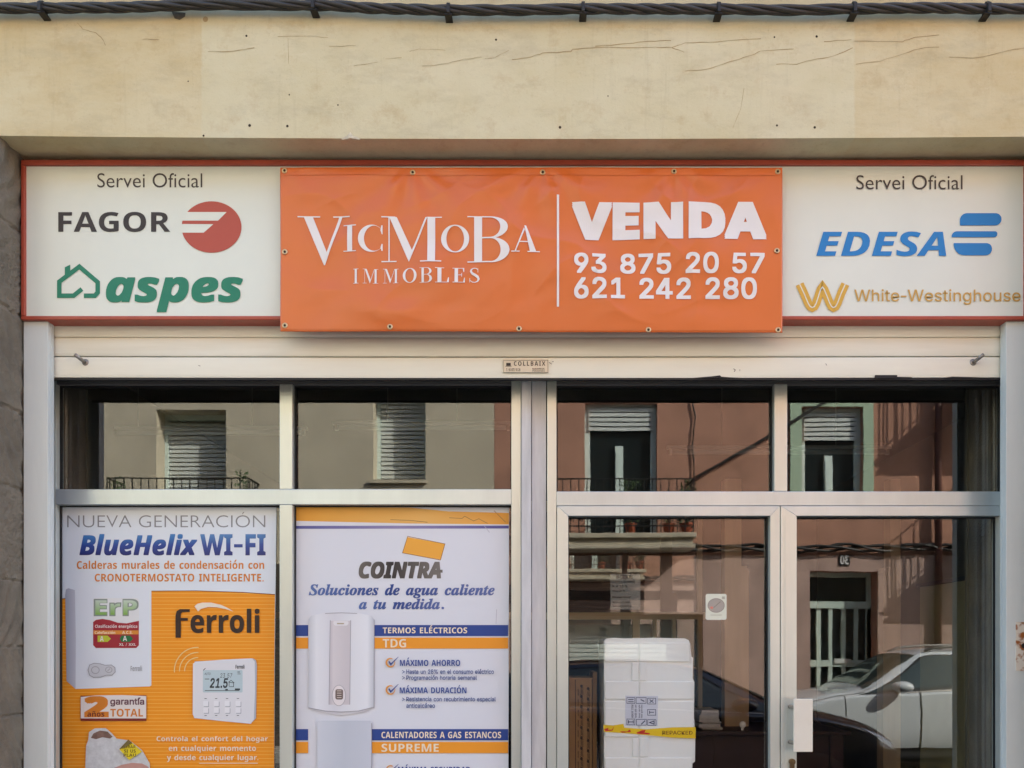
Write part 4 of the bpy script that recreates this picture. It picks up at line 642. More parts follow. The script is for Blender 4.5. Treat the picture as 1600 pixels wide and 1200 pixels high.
for a, b, r in [(385, 56, 2), (775, 62, 2), (390, 196, 2.6), (449, 197, 2.4), (1276, 57, 2.2), (875, 199, 2.6), (1273, 199, 2.4), (1214, 196, 2), (294, 127, 1.3), (452, 148, 1.4), (528, 164, 1.4), (318, 212, 2), (950, 150, 1.2), (321, 30, 5), (1210, 58, 1.6)]:
    y = YB-.0006; m_ = MB(); m_.flat([(WX(p, y), WZ(q, y)) for p, q in ell(a, b, r*.85, r*.9, n=9)], y); m_.build('drill_hole', M_HOLE if r < 4 else M_CRACK, beam)
y = YB-.001
m_ = MB(); m_.flat([(WX(a, y), WZ(b, y)) for a, b in [(268, 18), (290, 20), (289, 26), (281, 31), (273, 29)]], y); m_.build('chipped_hole', mat('old_mortar', (96, 86, 66), .95, var=.4, scale=60), beam)
m_ = MB(); m_.add([W(533, 218.5, YB-.001), W(563, 218.5, YB-.001), W(559, 214, YB-.003), W(552, 212.5, YB-.005), W(547, 206, YB-.004), W(543, 211.5, YB-.006), W(536, 215, YB-.003), W(548, 215.5, YB-.009)],
      [(0, 1, 7), (1, 2, 7), (2, 3, 7), (3, 4, 7), (4, 5, 7), (5, 6, 7), (6, 0, 7)]); m_.build('plaster_chip', mat('raw_plaster', (206, 196, 170), .9, var=.25, scale=80), beam)

def stone_face(mb, p0, du, dv, nu, nv, nrm, blocks, seed):
    """a chiselled face: nu x nv cells from p0 along du and dv, pushed along nrm"""
    vs = []
    for j in range(nv+1):
        for i in range(nu+1):
            p = p0+du*(i/nu)+dv*(j/nv)
            h = 0
            for a, b in zip(blocks[:-1], blocks[1:]):
                if a <= p.z < b:
                    k = int(a*97+seed) % 5; s = (-1 if k % 2 else 1)
                    e = min(p.z-a, b-p.z)
                    u = (p.x+p.y*1.1)
                    tool = math.sin((p.z*(.9)+u*s*1.25)*(62+6*k)+3*noise.noise(p*9)) if k != 3 else noise.noise(p*70)*1.6
                    h = .0030*tool+.005*noise.noise(Vector((p.x*7, p.y*7, p.z*5+k*9)))+.0025*noise.noise(p*33)
                    h += .003 if e > .006 else -.002
            vs.append(p+nrm*h)
    mb.add(vs, [(j*(nu+1)+i, j*(nu+1)+i+1, (j+1)*(nu+1)+i+1, (j+1)*(nu+1)+i) for j in range(nv) for i in range(nu)])
M_STONE = mat('chiselled_stone', (112, 104, 90), .92, var=.35, scale=7, bump=.5, bscale=90)
BL = [0, .35, .70, 1.02, 1.36, 1.60, 1.83, 2.15, 2.42, 2.76, 3.05, 3.4]
for x, sgn in ((XL, 1), (XR, -1)):
    mb = MB()
    x -= sgn*.007
    stone_face(mb, Vector((x, YB-.014, 0)), Vector((0, .34, 0)), Vector((0, 0, 3.325)), 40, 420, Vector((sgn, 0, 0)), BL, 1)
    stone_face(mb, Vector((x, YB-.014, 0)), Vector((-sgn*.75, 0, 0)), Vector((0, 0, 3.325)), 60, 420, Vector((0, -1, 0)), BL, 4)
    mb.box(*sorted((x-sgn*.02, x-sgn*2.4)), YB+.02, .28, 0, 3.32)
    mb.build('stone_pilaster', M_STONE, shop, smooth=False)

# ------------------------------------------------------------------ the twisted black cable along the lintel
cab = thing('overhead_cable', (0, -.36, WZ(14, -.36)), 'twisted black cable bundle clipped along the top of the cream lintel', 'cable')
def cable_y(p):
    pts = [(-300, 12), (0, 13), (160, 12), (330, 7.5), (500, 8.5), (610, 14), (700, 16), (800, 16), (910, 14), (1120, 14.5), (1240, 16), (1333, 14), (1450, 12.5), (1541, 14), (1900, 13)]
    for (a, b), (c, d) in zip(pts[:-1], pts[1:]):
        if a <= p <= c:
            t = (p-a)/(c-a); t = t*t*(3-2*t); return b+(d-b)*t
    return 13
M_CABLE = mat('black_cable_sheath', (46, 44, 41), .5, var=.3, scale=30)
for k in range(4):
    path = []
    for i in range(281):
        p = -300+2200*i/280; a = 2*math.pi*(k/4)+i*.26+.6*math.sin(i*.11)
        c = W(p, cable_y(p), -.36)
        path.append(c+Vector((0, math.cos(a)*.0088, math.sin(a)*.0088+.0015*noise.noise(Vector((i*.3, k*7, 0))))))
    MB().tube(path, .0081, 7).build('strand', M_CABLE, cab, smooth=True)
for p in (67, 491, 701, 911, 1122, 1333, 1541):
    c = W(p, cable_y(p), -.36); m_ = MB()
    m_.lathe((c.x-.006, c.y, c.z), [(.018, 0), (.0212, .001), (.0212, .011), (.018, .012)], 18, 'x')
    m_.box(c.x-.005, c.x+.005, c.y-.025, c.y-.018, c.z-.023, c.z+.006); m_.box(c.x-.012, c.x+.012, c.y-.012, c.y+.029, c.z-.0225, c.z-.018)
    m_.build('cable_clip', M_BLACK, cab)

# ------------------------------------------------------------------ the long sign box
YS = -.205
sign = thing('sign_box', (0, -.21, WZ(500, -.213)), 'long white shop sign box in a red frame, its middle hidden by an orange banner', 'shop sign')
x0, x1, zt, zb = WX(33, -.213), 1.722, WZ(250, -.213), WZ(500, -.213)
fw = .014
mb = MB()
mb.box(x0, x1, -.216, -.15, zt-fw*1.3, zt); mb.box(x0, x1, -.216, -.15, zb, zb+fw)
mb.box(x0, x0+fw, -.2155, -.151, zb+fw, zt-fw*1.3); mb.box(x1-fw, x1, -.2155, -.151, zb+fw, zt-fw*1.3)
mb.build('frame', M_RED, sign, bevel=.003)
MB().box(x0+fw-.001, x1-fw+.001, YS, -.16, zb+fw-.001, zt-fw*1.3+.001).build('panel', M_WHITEP, sign)
S = Sheet(sign, YS-.001)
GREY = ink('charcoal_ink', (62, 57, 56)); BROWN = ink('brown_black_ink', (44, 36, 34)); RUST = ink('rust_red_ink', (178, 76, 58)); GREEN = ink('green_ink', (6, 122, 92))
BLUE = ink('sky_blue_ink', (8, 124, 192)); GOLD = ink('gold_ink', (212, 166, 62)); PALEGOLD = ink('pale_gold_ink', (198, 156, 74))
S.text('service_lettering', GREY, ('Servei Oficial', 'G', 152, 270.5, 316, 293), thin=-.004)
S.text('brand_lettering', BROWN, ('FAGOR', 'B', 91, 331, 266, 362.5))
S.poly('round_emblem', RUST, ell(330.5, 354.7, 46.8, 40.2, n=60))
e2 = [[(292, 331.3), (354, 331.3), (340.7, 344.7), (282, 344.7)], [(282, 350), (333.3, 350.3), (318.3, 363.5), (282.5, 363.5)]]
S.poly('emblem_stripe', M_WHITEP, *e2)
S.strokes('house_emblem', GREEN, ([(131, 462), (148, 462), (152.6, 457), (152.6, 441), (124, 416.5), (92.6, 440), (92.6, 462), (115, 462), (128, 451.5)], 7),
          ([(103.5, 430), (103.5, 419), (107.5, 417), (107.5, 426)], 4.5))
S.text('brand_lettering', GREEN, ('aspes', 'I', 167, 434, 378, 486.5), smear=.013)
S.text('service_lettering', GREY, ('Servei Oficial', 'G', 1338, 273.5, 1504, 296), thin=-.004)
S.text('brand_lettering', BLUE, ('EDESA', 'I', 1276, 362, 1478, 400), smear=.004)
def z6(q): return [(1200+a/3.0775, 230+b/3.0775) for a, b in q]
S.poly('bar_emblem', BLUE, z6(rrect(923, 317, 1123, 376, 34, 28, 30, 0)), z6(rrect(883, 404, 1103, 433, 26, 12, 16, 0)), z6(rrect(893, 461, 1077, 520, 0, 26, 30, 52)))
wp = z6([(152, 658), (172, 700), (194, 752), (203, 766), (213, 771), (223, 766), (232, 750), (248, 700), (254, 683), (262, 672), (270, 683), (278, 702), (297, 750), (306, 766), (315, 771), (325, 766), (334, 750), (352, 702), (372, 658)])
S.strokes('gold_emblem', GOLD, (wp, 13)); S.strokes('emblem_stripe', M_WHITEP, (wp, 1.6))
S.text('brand_lettering', PALEGOLD, ('White-Westinghouse', 'R', 1335, 452, 1594.5, 476), smear=.004)

# ------------------------------------------------------------------ the orange banner tied over it
ban = thing('banner', W(830, 519, -.235), 'wrinkled orange vinyl banner with white lettering hung over the middle of the sign box', 'banner')
YV = -.234
def bulge(u, v):
    """how far the cloth stands forward at u, v in 0..1 (v up)"""
    e = min(u, 1-u, v, 1-v); e = min(1, e/.12)
    h = .006*math.sin(math.pi*u)*(1-.3*v)
    for c, amp in ((.0, .5), (.2636, 1), (.523, 1), (.784, 1), (1.0, .5)):      # folds that run down from the top eyelets
        d = (u-c)*1.75; r = math.hypot(d, (1-v)*.57)
        a = math.atan2(d, (1-v)*.57+.02)
        h += .005*amp*math.cos(a*9+c*20)*math.exp(-r*4.5)*min(1, r*12)
    h += .011*noise.noise(Vector((u*3.1, v*1.6, 1.7)))+.0085*noise.noise(Vector((u*6+v*3, v*3-u*2, 4)))+.0028*noise.noise(Vector((u*16-v*5, v*7, 9)))
    q = Vector((u*5.2+v*1.1, v*2.3-u*1.4, 2.5)); h += .0042*(1-abs(noise.noise(q))*2.2)**3 if abs(noise.noise(q)) < .45 else 0
    q = Vector((u*9-v*3.1, v*2.6+u*2, 7.5)); h += .002*(1-abs(noise.noise(q))*2.2)**3 if abs(noise.noise(q)) < .45 else 0
    return max(h, -.012)*(.3+.7*e)
BX0, BX1, BZT, BZB = 438, 1222.5, 262, 519
def banner_pt(u, v, off=0):
    p = W(BX0+(BX1-BX0)*u, BZB+(BZT-BZB)*v+ (2*(u-.5)*(1-v)) - 1.2*math.sin(u*math.pi*4)*v*.3, YV)
    p.y -= bulge(u, v)+off; return p
NU, NV = 300, 104; vs = []
for j in range(NV+1):
    for i in range(NU+1): vs.append(banner_pt(i/NU, j/NV))
mb = MB(); mb.add(vs, [(j*(NU+1)+i, j*(NU+1)+i+1, (j+1)*(NU+1)+i+1, (j+1)*(NU+1)+i) for j in range(NV) for i in range(NU)])
cl = mb.build('cloth', M_BANNER, ban, smooth=True)
md = cl.modifiers.new('thickness', 'SOLIDIFY'); md.thickness = .0012; md.offset = 1
hm = MB()
for a, b, c, d in ((.004, .012, .996, .048), (.004, .952, .996, .988)):       # welded hems
    vs = []; n = 120
    for i in range(n+1):
        for v in (b, (b+d)/2, d): vs.append(banner_pt(a+(c-a)*i/n, v, .0016))
    hm.add(vs, [(i*3+k, i*3+3+k, i*3+4+k, i*3+1+k) for i in range(n) for k in range(2)])
hm.build('hem', M_BANNER, ban, smooth=True)
M_BRASS = mat('brass', (214, 190, 150), .35, .7, var=.2)
for a, b in [(445, 267.5), (645, 270), (848, 270), (1053, 268), (1215, 268.5), (445, 394), (1213.5, 392), (445.5, 510), (610, 512.5), (811, 514.5), (1013, 515.5), (1215.5, 515)]:
    u, v = (a-BX0)/(BX1-BX0), (b-BZB)/(BZT-BZB); c = banner_pt(u, v, .003)
    ey = MB(); ey.lathe((c.x, c.y, c.z), [(.0042, .0006), (.0048, -.0010), (.0072, -.0012), (.0096, -.0002), (.0096, .0008)], 18, 'y')
    o = ey.build('eyelet', M_BRASS, ban, smooth=True)
    MB().lathe((c.x, c.y-.0002, c.z), [(.0001, -.0012), (.0042, -.0012), (.0042, .0004)], 14, 'y').build('eyelet_hole', M_HOLE, o)
def on_banner(mb, off):
    """press flat lettering onto the folds of the cloth"""
    q = []
    for x, y, z in mb.v:
        ppx = CX+x*FPX/(CAM_D+YV); ppy = CY-(z-CAM_H)*FPX/(CAM_D+YV)
        u, v = (ppx-BX0)/(BX1-BX0), (ppy-BZB)/(BZT-BZB)
        q.append((x, YV-bulge(u, v)-off+(y-YV), z))
    mb.v = q; return mb
def subdiv(mb, size):
    bm = bmesh.new(); vs = [bm.verts.new(p) for p in mb.v]
    for f in mb.f:
        try: bm.faces.new([vs[i] for i in f])
        except ValueError: pass
    for _ in range(4):
        es = [e for e in bm.edges if e.calc_length() > size]
        if not es: break
        bmesh.ops.subdivide_edges(bm, edges=es, cuts=1); bmesh.ops.triangulate(bm, faces=[f for f in bm.faces if len(f.verts) > 3])
    bm.verts.index_update()
    mb.v = [tuple(v.co) for v in bm.verts]; mb.f = [tuple(v.index for v in f.verts) for f in bm.faces]; bm.free(); return mb
def ban_part(name, mb): return on_banner(subdiv(mb, .03), .0022).build(name, M_INKW, ban)
ban_part('sale_lettering', put_text(MB(), 'VENDA', 'B', 897, 319.5, 1194, 371.5, YV, smear=.027))
ban_part('phone_lettering', put_text(MB(), '93 875 20 57', 'R', 898, 397, 1193, 427.5, YV, smear=.018))
ban_part('phone_lettering', put_text(MB(), '621 242 280', 'R', 898, 435.5, 1181, 467, YV, smear=.018))
mb = MB(); mb.flat([(WX(a, YV), WZ(b, YV)) for a, b in rect(870, 306, 873.5, 480)], YV); ban_part('divider_line', mb)
def z4(q): return [(420+a/3.636, 240+b/3.636) for a, b in q]
V_ = [[(198, 358), (250, 360), (331, 565), (312, 632)], [(400, 358), (418, 358), (318, 632), (312, 632), (311, 610)], rect(163, 355, 291, 361.5), rect(365, 355, 460, 361.5)]
I_ = [rect(446, 406, 475, 558), rect(424, 406, 497, 411), rect(424, 553, 497, 558)]
C_ = ring(585, 485, 77, 77, 58, 71, 600, 36, 322)+[[(641, 412), (648, 412), (648, 462), (643, 462), (636, 440)], [(642, 516), (648, 516), (648, 556), (641, 556), (636, 535)]]
M_ = [rect(681, 366, 688, 615), [(686, 364), (728, 364), (818, 560), (797, 620)], [(892, 368), (903, 366), (800, 620), (797, 620), (796, 600)], rect(903, 366, 947, 622), rect(641, 361, 720, 367.5), rect(641, 614, 728, 620.5), rect(862, 617, 982, 623.5), rect(903, 366, 985, 372)]
O_ = ring(1060, 490, 80, 78, 50, 72, 1060, 0, 360, 48)
def bowl(x0, cx, cy, rx, ry, ix, iy):
    r = ring(cx, cy, rx, ry, ix, iy, cx, -90, 90, 24)
    return r+[rect(x0, cy-ry, cx, cy-iy), rect(x0, cy+iy, cx, cy+ry)]
B_ = [rect(1168, 367, 1213, 625), rect(1130, 366, 1213, 372), rect(1130, 620.5, 1213, 627)]+bowl(1213, 1258, 428, 101, 62.5, 58, 56)+bowl(1213, 1262, 556, 106, 71, 56, 64)
A_ = [[(1452, 416), (1462, 416), (1520, 567), (1484, 567)], [(1450, 428), (1455, 440), (1403, 567), (1396, 567)], rect(1422, 508, 1490, 514), rect(1378, 563, 1426, 569), rect(1470, 563, 1540, 569)]
L_ = [rect(0, 0, 20, 80), rect(-12, 0, 34, 3), rect(-12, 77, 58, 80), [(58, 80), (58, 52), (54, 52), (48, 76)]]
E_ = [rect(0, 0, 20, 80), rect(-12, 0, 56, 3), rect(-12, 77, 60, 80), rect(20, 37, 42, 40), [(56, 0), (56, 22), (52, 22), (47, 3)], [(60, 80), (60, 54), (56, 54), (50, 77)], rect(40, 28, 43, 49)]
S_ = [stroke([(55, 12), (44, 4), (30, 3), (17, 9), (14, 20), (22, 31), (38, 39), (52, 48), (58, 60), (52, 72), (38, 78), (22, 77), (9, 68)], [3, 4, 4, 7, 11, 13, 14, 14, 11, 7, 4, 4, 3]), rect(52, 3, 55, 25), rect(6, 56, 9, 79)]
def glyph_in(gl, x0, y0, x1, y1):
    X = [p[0] for g in gl for p in g]; Y = [p[1] for g in gl for p in g]
    a, c, b, d = min(X), max(X), min(Y), max(Y)
    return [[(x0+(p[0]-a)/(c-a)*(x1-x0), y0+(p[1]-b)/(d-b)*(y1-y0)) for p in g] for g in gl]
mb = MB(); i = 0
for g in V_+I_+C_+M_+O_+B_+A_:
    mb.flat([(WX(a, YV), WZ(b, YV)) for a, b in z4(g)], YV-i*4e-6); i += 1
ban_part('agency_lettering', mb)
mb = MB(); i = 0
for gl, a, b in ((I_, 481, 512), (M_, 536, 624), (M_, 650, 740), (O_, 764, 843), (B_, 860, 931), (L_, 948, 1026), (E_, 1046, 1116), (S_, 1142, 1200)):
    for g in glyph_in(gl, a, 659, b, 743):
        mb.flat([(WX(p, YV), WZ(q, YV)) for p, q in z4(g)], YV-i*4e-6); i += 1
ban_part('trade_lettering', mb)

# ------------------------------------------------------------------ roller shutter, rolled up
YR = -.15
shu = thing('roller_shutter', (0, YR, .13), 'raised cream roller shutter with slats, side rails and two pull pegs above the windows', 'shutter')
def slat(py0, py1, bow):
    """a long slat between two photo rows, slightly rounded"""
    x0, x1 = WX(77, YR), WX(1570, YR); z0, z1 = WZ(py1, YR), WZ(py0, YR); m_ = MB(); prof = []
    for k in range(9):
        t = k/8; prof.append((YR-bow*math.sin(math.pi*min(1, max(0, t)))**.5, z0+.0012+(z1-z0-.0024)*t))
    prof += [(YR+.018, z1-.0012), (YR+.018, z0+.0012)]
    n = len(prof); N = 24; vs = []
    for i in range(N+1):
        x = x0+(x1-x0)*i/N; sag = .0022*math.sin(math.pi*i/N)
        vs += [(x, a, b-sag) for a, b in prof]
    fs = [(i*n+k, i*n+(k+1) % n, (i+1)*n+(k+1) % n, (i+1)*n+k) for i in range(N) for k in range(n)]+[tuple(range(n)), tuple(N*n+k for k in range(n))]
    return m_.add(vs, fs)
for a, b in ((440, 469), (469, 498), (498, 527), (527, 556.5)): slat(a, b, .004).build('slat', M_SHUT, shu)
bb = slat(557.5, 590, .003).build('bottom_bar', M_CREAM, shu)
S = Sheet(bb, YR-.0045)
S.poly('chipped_edge', M_BLACK, [(1082, 590.6), (1112, 588), (1125, 586.4), (1127, 588.5), (1140, 589.5), (1160, 590.6)], [(1366, 590.8), (1367, 586), (1402, 586), (1402, 588.6), (1424, 589.2), (1426, 590.8)], [(1470, 590.8), (1488, 588.4), (1520, 589.2), (1560, 590.8)])
S.strokes('scuff', mat('scuff_grey', (150, 142, 128), .8), ([(1146, 576), (1149, 578), (1147, 581)], 1.2), ([(1156, 577), (1156, 580)], .8), ([(858, 566), (862, 569)], 1), ([(863, 565), (865, 565)], 1.2), ([(310, 571), (313, 572)], 1.0), ([(1290, 568), (1292, 571)], .9))
MB().box(WX(77, YR), WX(1570, YR), YR+.02, YR+.12, 2.66, 3.25).build('shutter_roll', M_DARK, shu)
MB().box(WX(80, YR), WX(1567, YR), YR+.002, YR+.014, WZ(593.5, YR), WZ(590.4, YR)).build('rubber_seal', M_BLACK, shu)
for a, d in ((134, -1), (1520, 1)):
    c = W(a, 565, YR); m_ = MB(); m_.tube([c+Vector((0, .0, -.004)), c+Vector((-d*-.004, -.03, 0)), c+Vector((d*.012, -.05, .008))], .0065, 10)
    m_.lathe((c.x, c.y-.002, c.z-.004), [(.013, .004), (.013, 0), (.009, -.003)], 14, 'y'); m_.build('pull_peg', M_STEEL, shu, smooth=True)
pl = MB().box(WX(786, YR-.007), WX(857, YR-.007), YR-.0075, YR-.002, WZ(583, YR), WZ(562, YR)).build('maker_plate', mat('plate_aluminium', (206, 200, 182), .4, .4, var=.1), shu)
S = Sheet(pl, YR-.0078, .0002)
S.text('plate_lettering', ink('plate_ink', (40, 38, 36)), ('COLLBAIX', 'B', 803, 564.5, 852, 571.5), space=120)
S.text('plate_lettering', MATS['plate_ink'], ('T. 93 872 10 28', 'B', 791, 575.5, 813, 580), ('MANRESA', 'B', 832, 575, 851, 577.5), ('PERSIANES', 'B', 832, 578.5, 851, 580.5))
S.poly('plate_mark', MATS['plate_ink'], rect(791, 567, 798, 571), [(789, 572.5), (800, 572.5), (798, 571.3), (791, 571.3)])
S.strokes('plate_border', MATS['plate_ink'], ([(787, 563), (856, 563), (856, 582), (787, 582), (787, 563)], .5))
# the side rails that the shutter runs in
for s in (-1, 1):
    m_ = MB()
    if s < 0:
        a = XL+.001
        m_.box(a, WX(75, -.2), -.2, -.185, .13, 2.745)                                   # broad face
        m_.box(a, a+.012, -.184, -.05, .13, 2.745)
        m_.box(WX(75, -.2)-.006, WX(75, -.2), -.1845, -.16, .13, 2.745)
    else:
        a = XR-.001
        m_.box(WX(1572, -.2), a, -.2, -.185, .13, 2.745); m_.box(a-.012, a, -.184, -.05, .13, 2.745)
        m_.box(WX(1572, -.2), WX(1572, -.2)+.006, -.1845, -.16, .13, 2.745)
    m_.build('guide_rail', mat('white_guide_paint', (208, 214, 210), .5, var=.08, scale=4, bump=.05, bscale=30, stretch=(2, 2, .3)), shu, bevel=.0015)
    m_ = MB()
    if s < 0: m_.box(XL+.003, WX(77.2, -.1), -.108, -.096, .13, 2.66); m_.box(XL+.003, WX(79.6, -.07), -.072, -.060, .13, 2.66)
    else: m_.box(WX(1571.5, -.1), XR-.003, -.108, -.096, .13, 2.66); m_.box(WX(1569.5, -.07), XR-.003, -.072, -.060, .13, 2.66)
    m_.build('rail_channel', alu_mat('dull_channel', (112, 120, 132), .5, .45), shu, bevel=.0015)
lk = MB().box(WX(1587, -.2), WX(1604, -.2), -.2025, -.2, WZ(1048, -.2), WZ(972, -.2))
lo_ = lk.build('lock_plate', mat('rusty_plate', (196, 186, 168), .7, var=.75, scale=28, bump=.3), shu)
m = MATS['rusty_plate']; rp = [x for x in m.node_tree.nodes if x.type == 'VALTORGB'][0]
rp.color_ramp.elements[0].color = (*lin((150, 84, 24)), 1); rp.color_ramp.elements[1].color = (*lin((214, 206, 190)), 1); rp.color_ramp.elements[0].position = .42; rp.color_ramp.elements[1].position = .52
MB().lathe((WX(1599, -.2), -.2032, WZ(1009, -.2)), [(.0001, 0), (.009, 0), (.009, .001)], 14, 'y').build('keyhole', M_BLACK, lo_)

# ------------------------------------------------------------------ aluminium shop window (left) and entrance (right)
YF = -.04                                                   # front of the fixed frames
def fx(p): return WX(p, YF)
def fz(p): return WZ(p, YF)
SILL = .62
def pane(parent, x0, x1, z0, z1, m, y=0, tilt=0.0, yaw=0.0):
    """one sheet of glass; old sheets sit a hair out of true"""
    cx, cz = (x0+x1)/2, (z0+z1)/2
    vs = [(x0, y+(x0-cx)*yaw+(z0-cz)*tilt, z0), (x1, y+(x1-cx)*yaw+(z0-cz)*tilt, z0), (x1, y+(x1-cx)*yaw+(z1-cz)*tilt, z1), (x0, y+(x0-cx)*yaw+(z1-cz)*tilt, z1)]
    return MB().add(vs, [(0, 1, 2, 3)]).build('pane', m, parent)
def member(mb, x0, x1, z0, z1, y0=YF, y1=.012): mb.box(x0, x1, y0, y1, z0, z1); return mb
ZH = fz(590)                                                # top of the frames, behind the shutter
win = thing('shop_window', (fx(440), 0, .13), 'aluminium shop window of two bays with posters over its lower panes', 'shop window')
member(MB(), fx(79.8), fx(87.5), SILL, ZH).build('frame', M_ALU, win, bevel=.0015)
member(MB(), fx(799), fx(814), SILL, ZH).build('frame', M_ALU, win, bevel=.0015)
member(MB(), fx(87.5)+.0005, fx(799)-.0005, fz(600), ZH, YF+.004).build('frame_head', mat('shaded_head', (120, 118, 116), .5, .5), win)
member(MB(), fx(437), fx(457), fz(764.5)+.0005, fz(600)-.0005, YF-.001).build('mullion', M_ALU, win, bevel=.0015)
member(MB(), fx(437), fx(457), SILL+.06, fz(788.5)-.0005, YF-.001).build('mullion', M_ALU, win, bevel=.0015)
member(MB(), fx(87.5)+.0005, fx(799)-.0005, fz(788.5), fz(764.5), YF-.002).build('transom', M_ALU_H, win, bevel=.002)
member(MB(), fx(87.5)+.0005, fx(799)-.0005, SILL, SILL+.0595).build('frame_sill', M_ALU_H, win, bevel=.002)
for a, b in ((87.5, 437), (457, 799)):
    pane(win, fx(a), fx(b), fz(764.5), fz(600), M_GLASS, .001)
    pane(win, fx(a), fx(b), SILL+.06, fz(788.5), M_GLASS, .001)
    g = MB()
    for z0, z1 in ((fz(764.5), fz(600)), (SILL+.06, fz(788.5))):
        t = .004
        for q in ((fx(a), fx(a)+t, z0, z1), (fx(b)-t, fx(b), z0, z1), (fx(a)+t, fx(b)-t, z0, z0+t), (fx(a)+t, fx(b)-t, z1-t, z1)):
            g.box(q[0], q[1], -.0145, .0005, q[2], q[3])
    g.build('gasket', M_BLACK, win)
riser = solo(MB().box(XL+.02, fx(814), -.03, .2, .13, SILL-.002), 'stall_riser', M_STONE, 'grey stone riser under the shop window with posters', 'riser')

post = thing('door_post', (fx(836), 0, .13), 'weathered pale post and channel between the shop window and the doors', 'post')
member(MB(), fx(814.8), fx(830), .13, ZH, -.058, .012).build('channel', M_GREYPOST, post, bevel=.0015)
member(MB(), fx(830.8), fx(853.5), .13, ZH, -.030, .012).build('post_board', M_GREYPOST, post, bevel=.0015)

ent = thing('entrance_frame', (fx(1215), 0, .13), 'aluminium entrance frame with two transom panes above the glass doors', 'door frame')
member(MB(), fx(855), fx(869.5), .13, ZH).build('frame', M_ALU, ent, bevel=.0015)
member(MB(), fx(1568.5), fx(1577), .13, ZH).build('frame', M_ALU, ent, bevel=.0015)
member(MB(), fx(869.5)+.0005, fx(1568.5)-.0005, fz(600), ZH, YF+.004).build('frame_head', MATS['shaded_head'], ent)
member(MB(), fx(1210), fx(1230), fz(768)+.0005, fz(600)-.0005, YF-.001).build('mullion', M_ALU, ent, bevel=.0015)
member(MB(), fx(869.5)+.0005, fx(1568.5)-.0005, fz(790.3), fz(768), YF-.002).build('transom', M_ALU_H, ent, bevel=.002)
pane(ent, fx(869.5), fx(1210), fz(768), fz(600), M_GLASS, .001); pane(ent, fx(1230), fx(1568.5), fz(768), fz(600), M_GLASS, .001, 0, .0)
g = MB()
for a, b in ((869.5, 1210), (1230, 1568.5)):
    z0, z1, t = fz(768), fz(600), .005
    for q in ((fx(a), fx(a)+t, z0, z1), (fx(b)-t, fx(b), z0, z1), (fx(a)+t, fx(b)-t, z0, z0+t), (fx(a)+t, fx(b)-t, z1-t, z1)): g.box(q[0], q[1], -.012, -.002, q[2], q[3])
g.build('gasket', M_BLACK, ent)

def glass_door(name, a, b, top, sl_, sr, yaw, tilt, label):
    """a leaf between photo columns a and b with mitred aluminium corners"""
    d = thing(name, (fx((a+b)/2), 0, .14), label, 'door', 'glass shop doors')
    x0, x1, z1, z0 = fx(a), fx(b), fz(top), .145
    xl, xr, zt, zb = fx(a+sl_), fx(b-sr), fz(top+15.3), .30
    y0, y1, e = YF-.004, .016, .0004
    MB().prism([(x0, z0), (xl-e, zb), (xl-e, zt), (x0, z1)], y0, y1).build('stile', M_ALU, d, bevel=.001)
    MB().prism([(x1, z0), (x1, z1), (xr+e, zt), (xr+e, zb)], y0, y1).build('stile', M_ALU, d, bevel=.001)
    MB().prism([(x0+e, z1), (xl, zt+e), (xr, zt+e), (x1-e, z1)], y0, y1).build('top_rail', M_ALU_H, d, bevel=.001)
    MB().prism([(x0+e, z0), (x1-e, z0), (xr, zb-e), (xl, zb-e)], y0, y1).build('bottom_rail', M_ALU_H, d, bevel=.001)
    pane(d, xl, xr, zb, zt, M_GLASS2, .002, tilt, yaw)
    g = MB(); t = .004
    for q in ((xl, xl+t, zb, zt), (xr-t, xr, zb, zt), (xl+t, xr-t, zb, zb+t), (xl+t, xr-t, zt-t, zt)): g.box(q[0], q[1], -.010, -.001, q[2], q[3])
    g.build('gasket', M_BLACK, d)
    return d
dl = glass_door('glass_door', 870.5, 1218, 791, 17.5, 15, .0, .0, 'aluminium framed glass door with a dial plate and a tall white box behind it')
dr = glass_door('glass_door', 1219.5, 1568, 791, 25, 6.5, .0, .0, 'aluminium framed glass door with the white pull plate on its stile')
MB().box(fx(1226), fx(1229), YF-.0065, YF-.0045, .15, fz(806)).build('astragal', M_ALU, dr)
hp = MB().box(WX(1240, -.11), WX(1270, -.11), -.112, -.104, WZ(1175, -.11), WZ(1092, -.11)).build('pull_plate', mat('white_pull_plate', (228, 222, 206), .45, var=.05), dr, bevel=.003)
m_ = MB()
for z in (WZ(1106, -.11), WZ(1162, -.11)): m_.tube([(WX(1243, -.1), -.105, z), (WX(1241, -.1), -.045, z)], .008, 10)
m_.build('bracket', M_STEEL, hp)
c = W(1237, 1190, YF-.004); m_ = MB(); m_.lathe((c.x, c.y, c.z), [(.0115, .0), (.0115, -.012), (.0001, -.013)], 16, 'y'); m_.box(c.x-.008, c.x+.008, c.y-.011, c.y, c.z-.024, c.z-.006)
m_.build('lock_cylinder', mat('old_brass_lock', (110, 92, 66), .4, .8), dr)
m_ = MB(); m_.lathe((fx(1167), .03, WZ(1132, .03)), [(.012, .002), (.012, -.006), (.0001, -.007)], 14, 'y'); m_.box(fx(1167)-.005, fx(1167)+.004, .028, .034, WZ(1141, .03), WZ(1127, .03))
m_.build('latch_key', M_STEEL, dl)

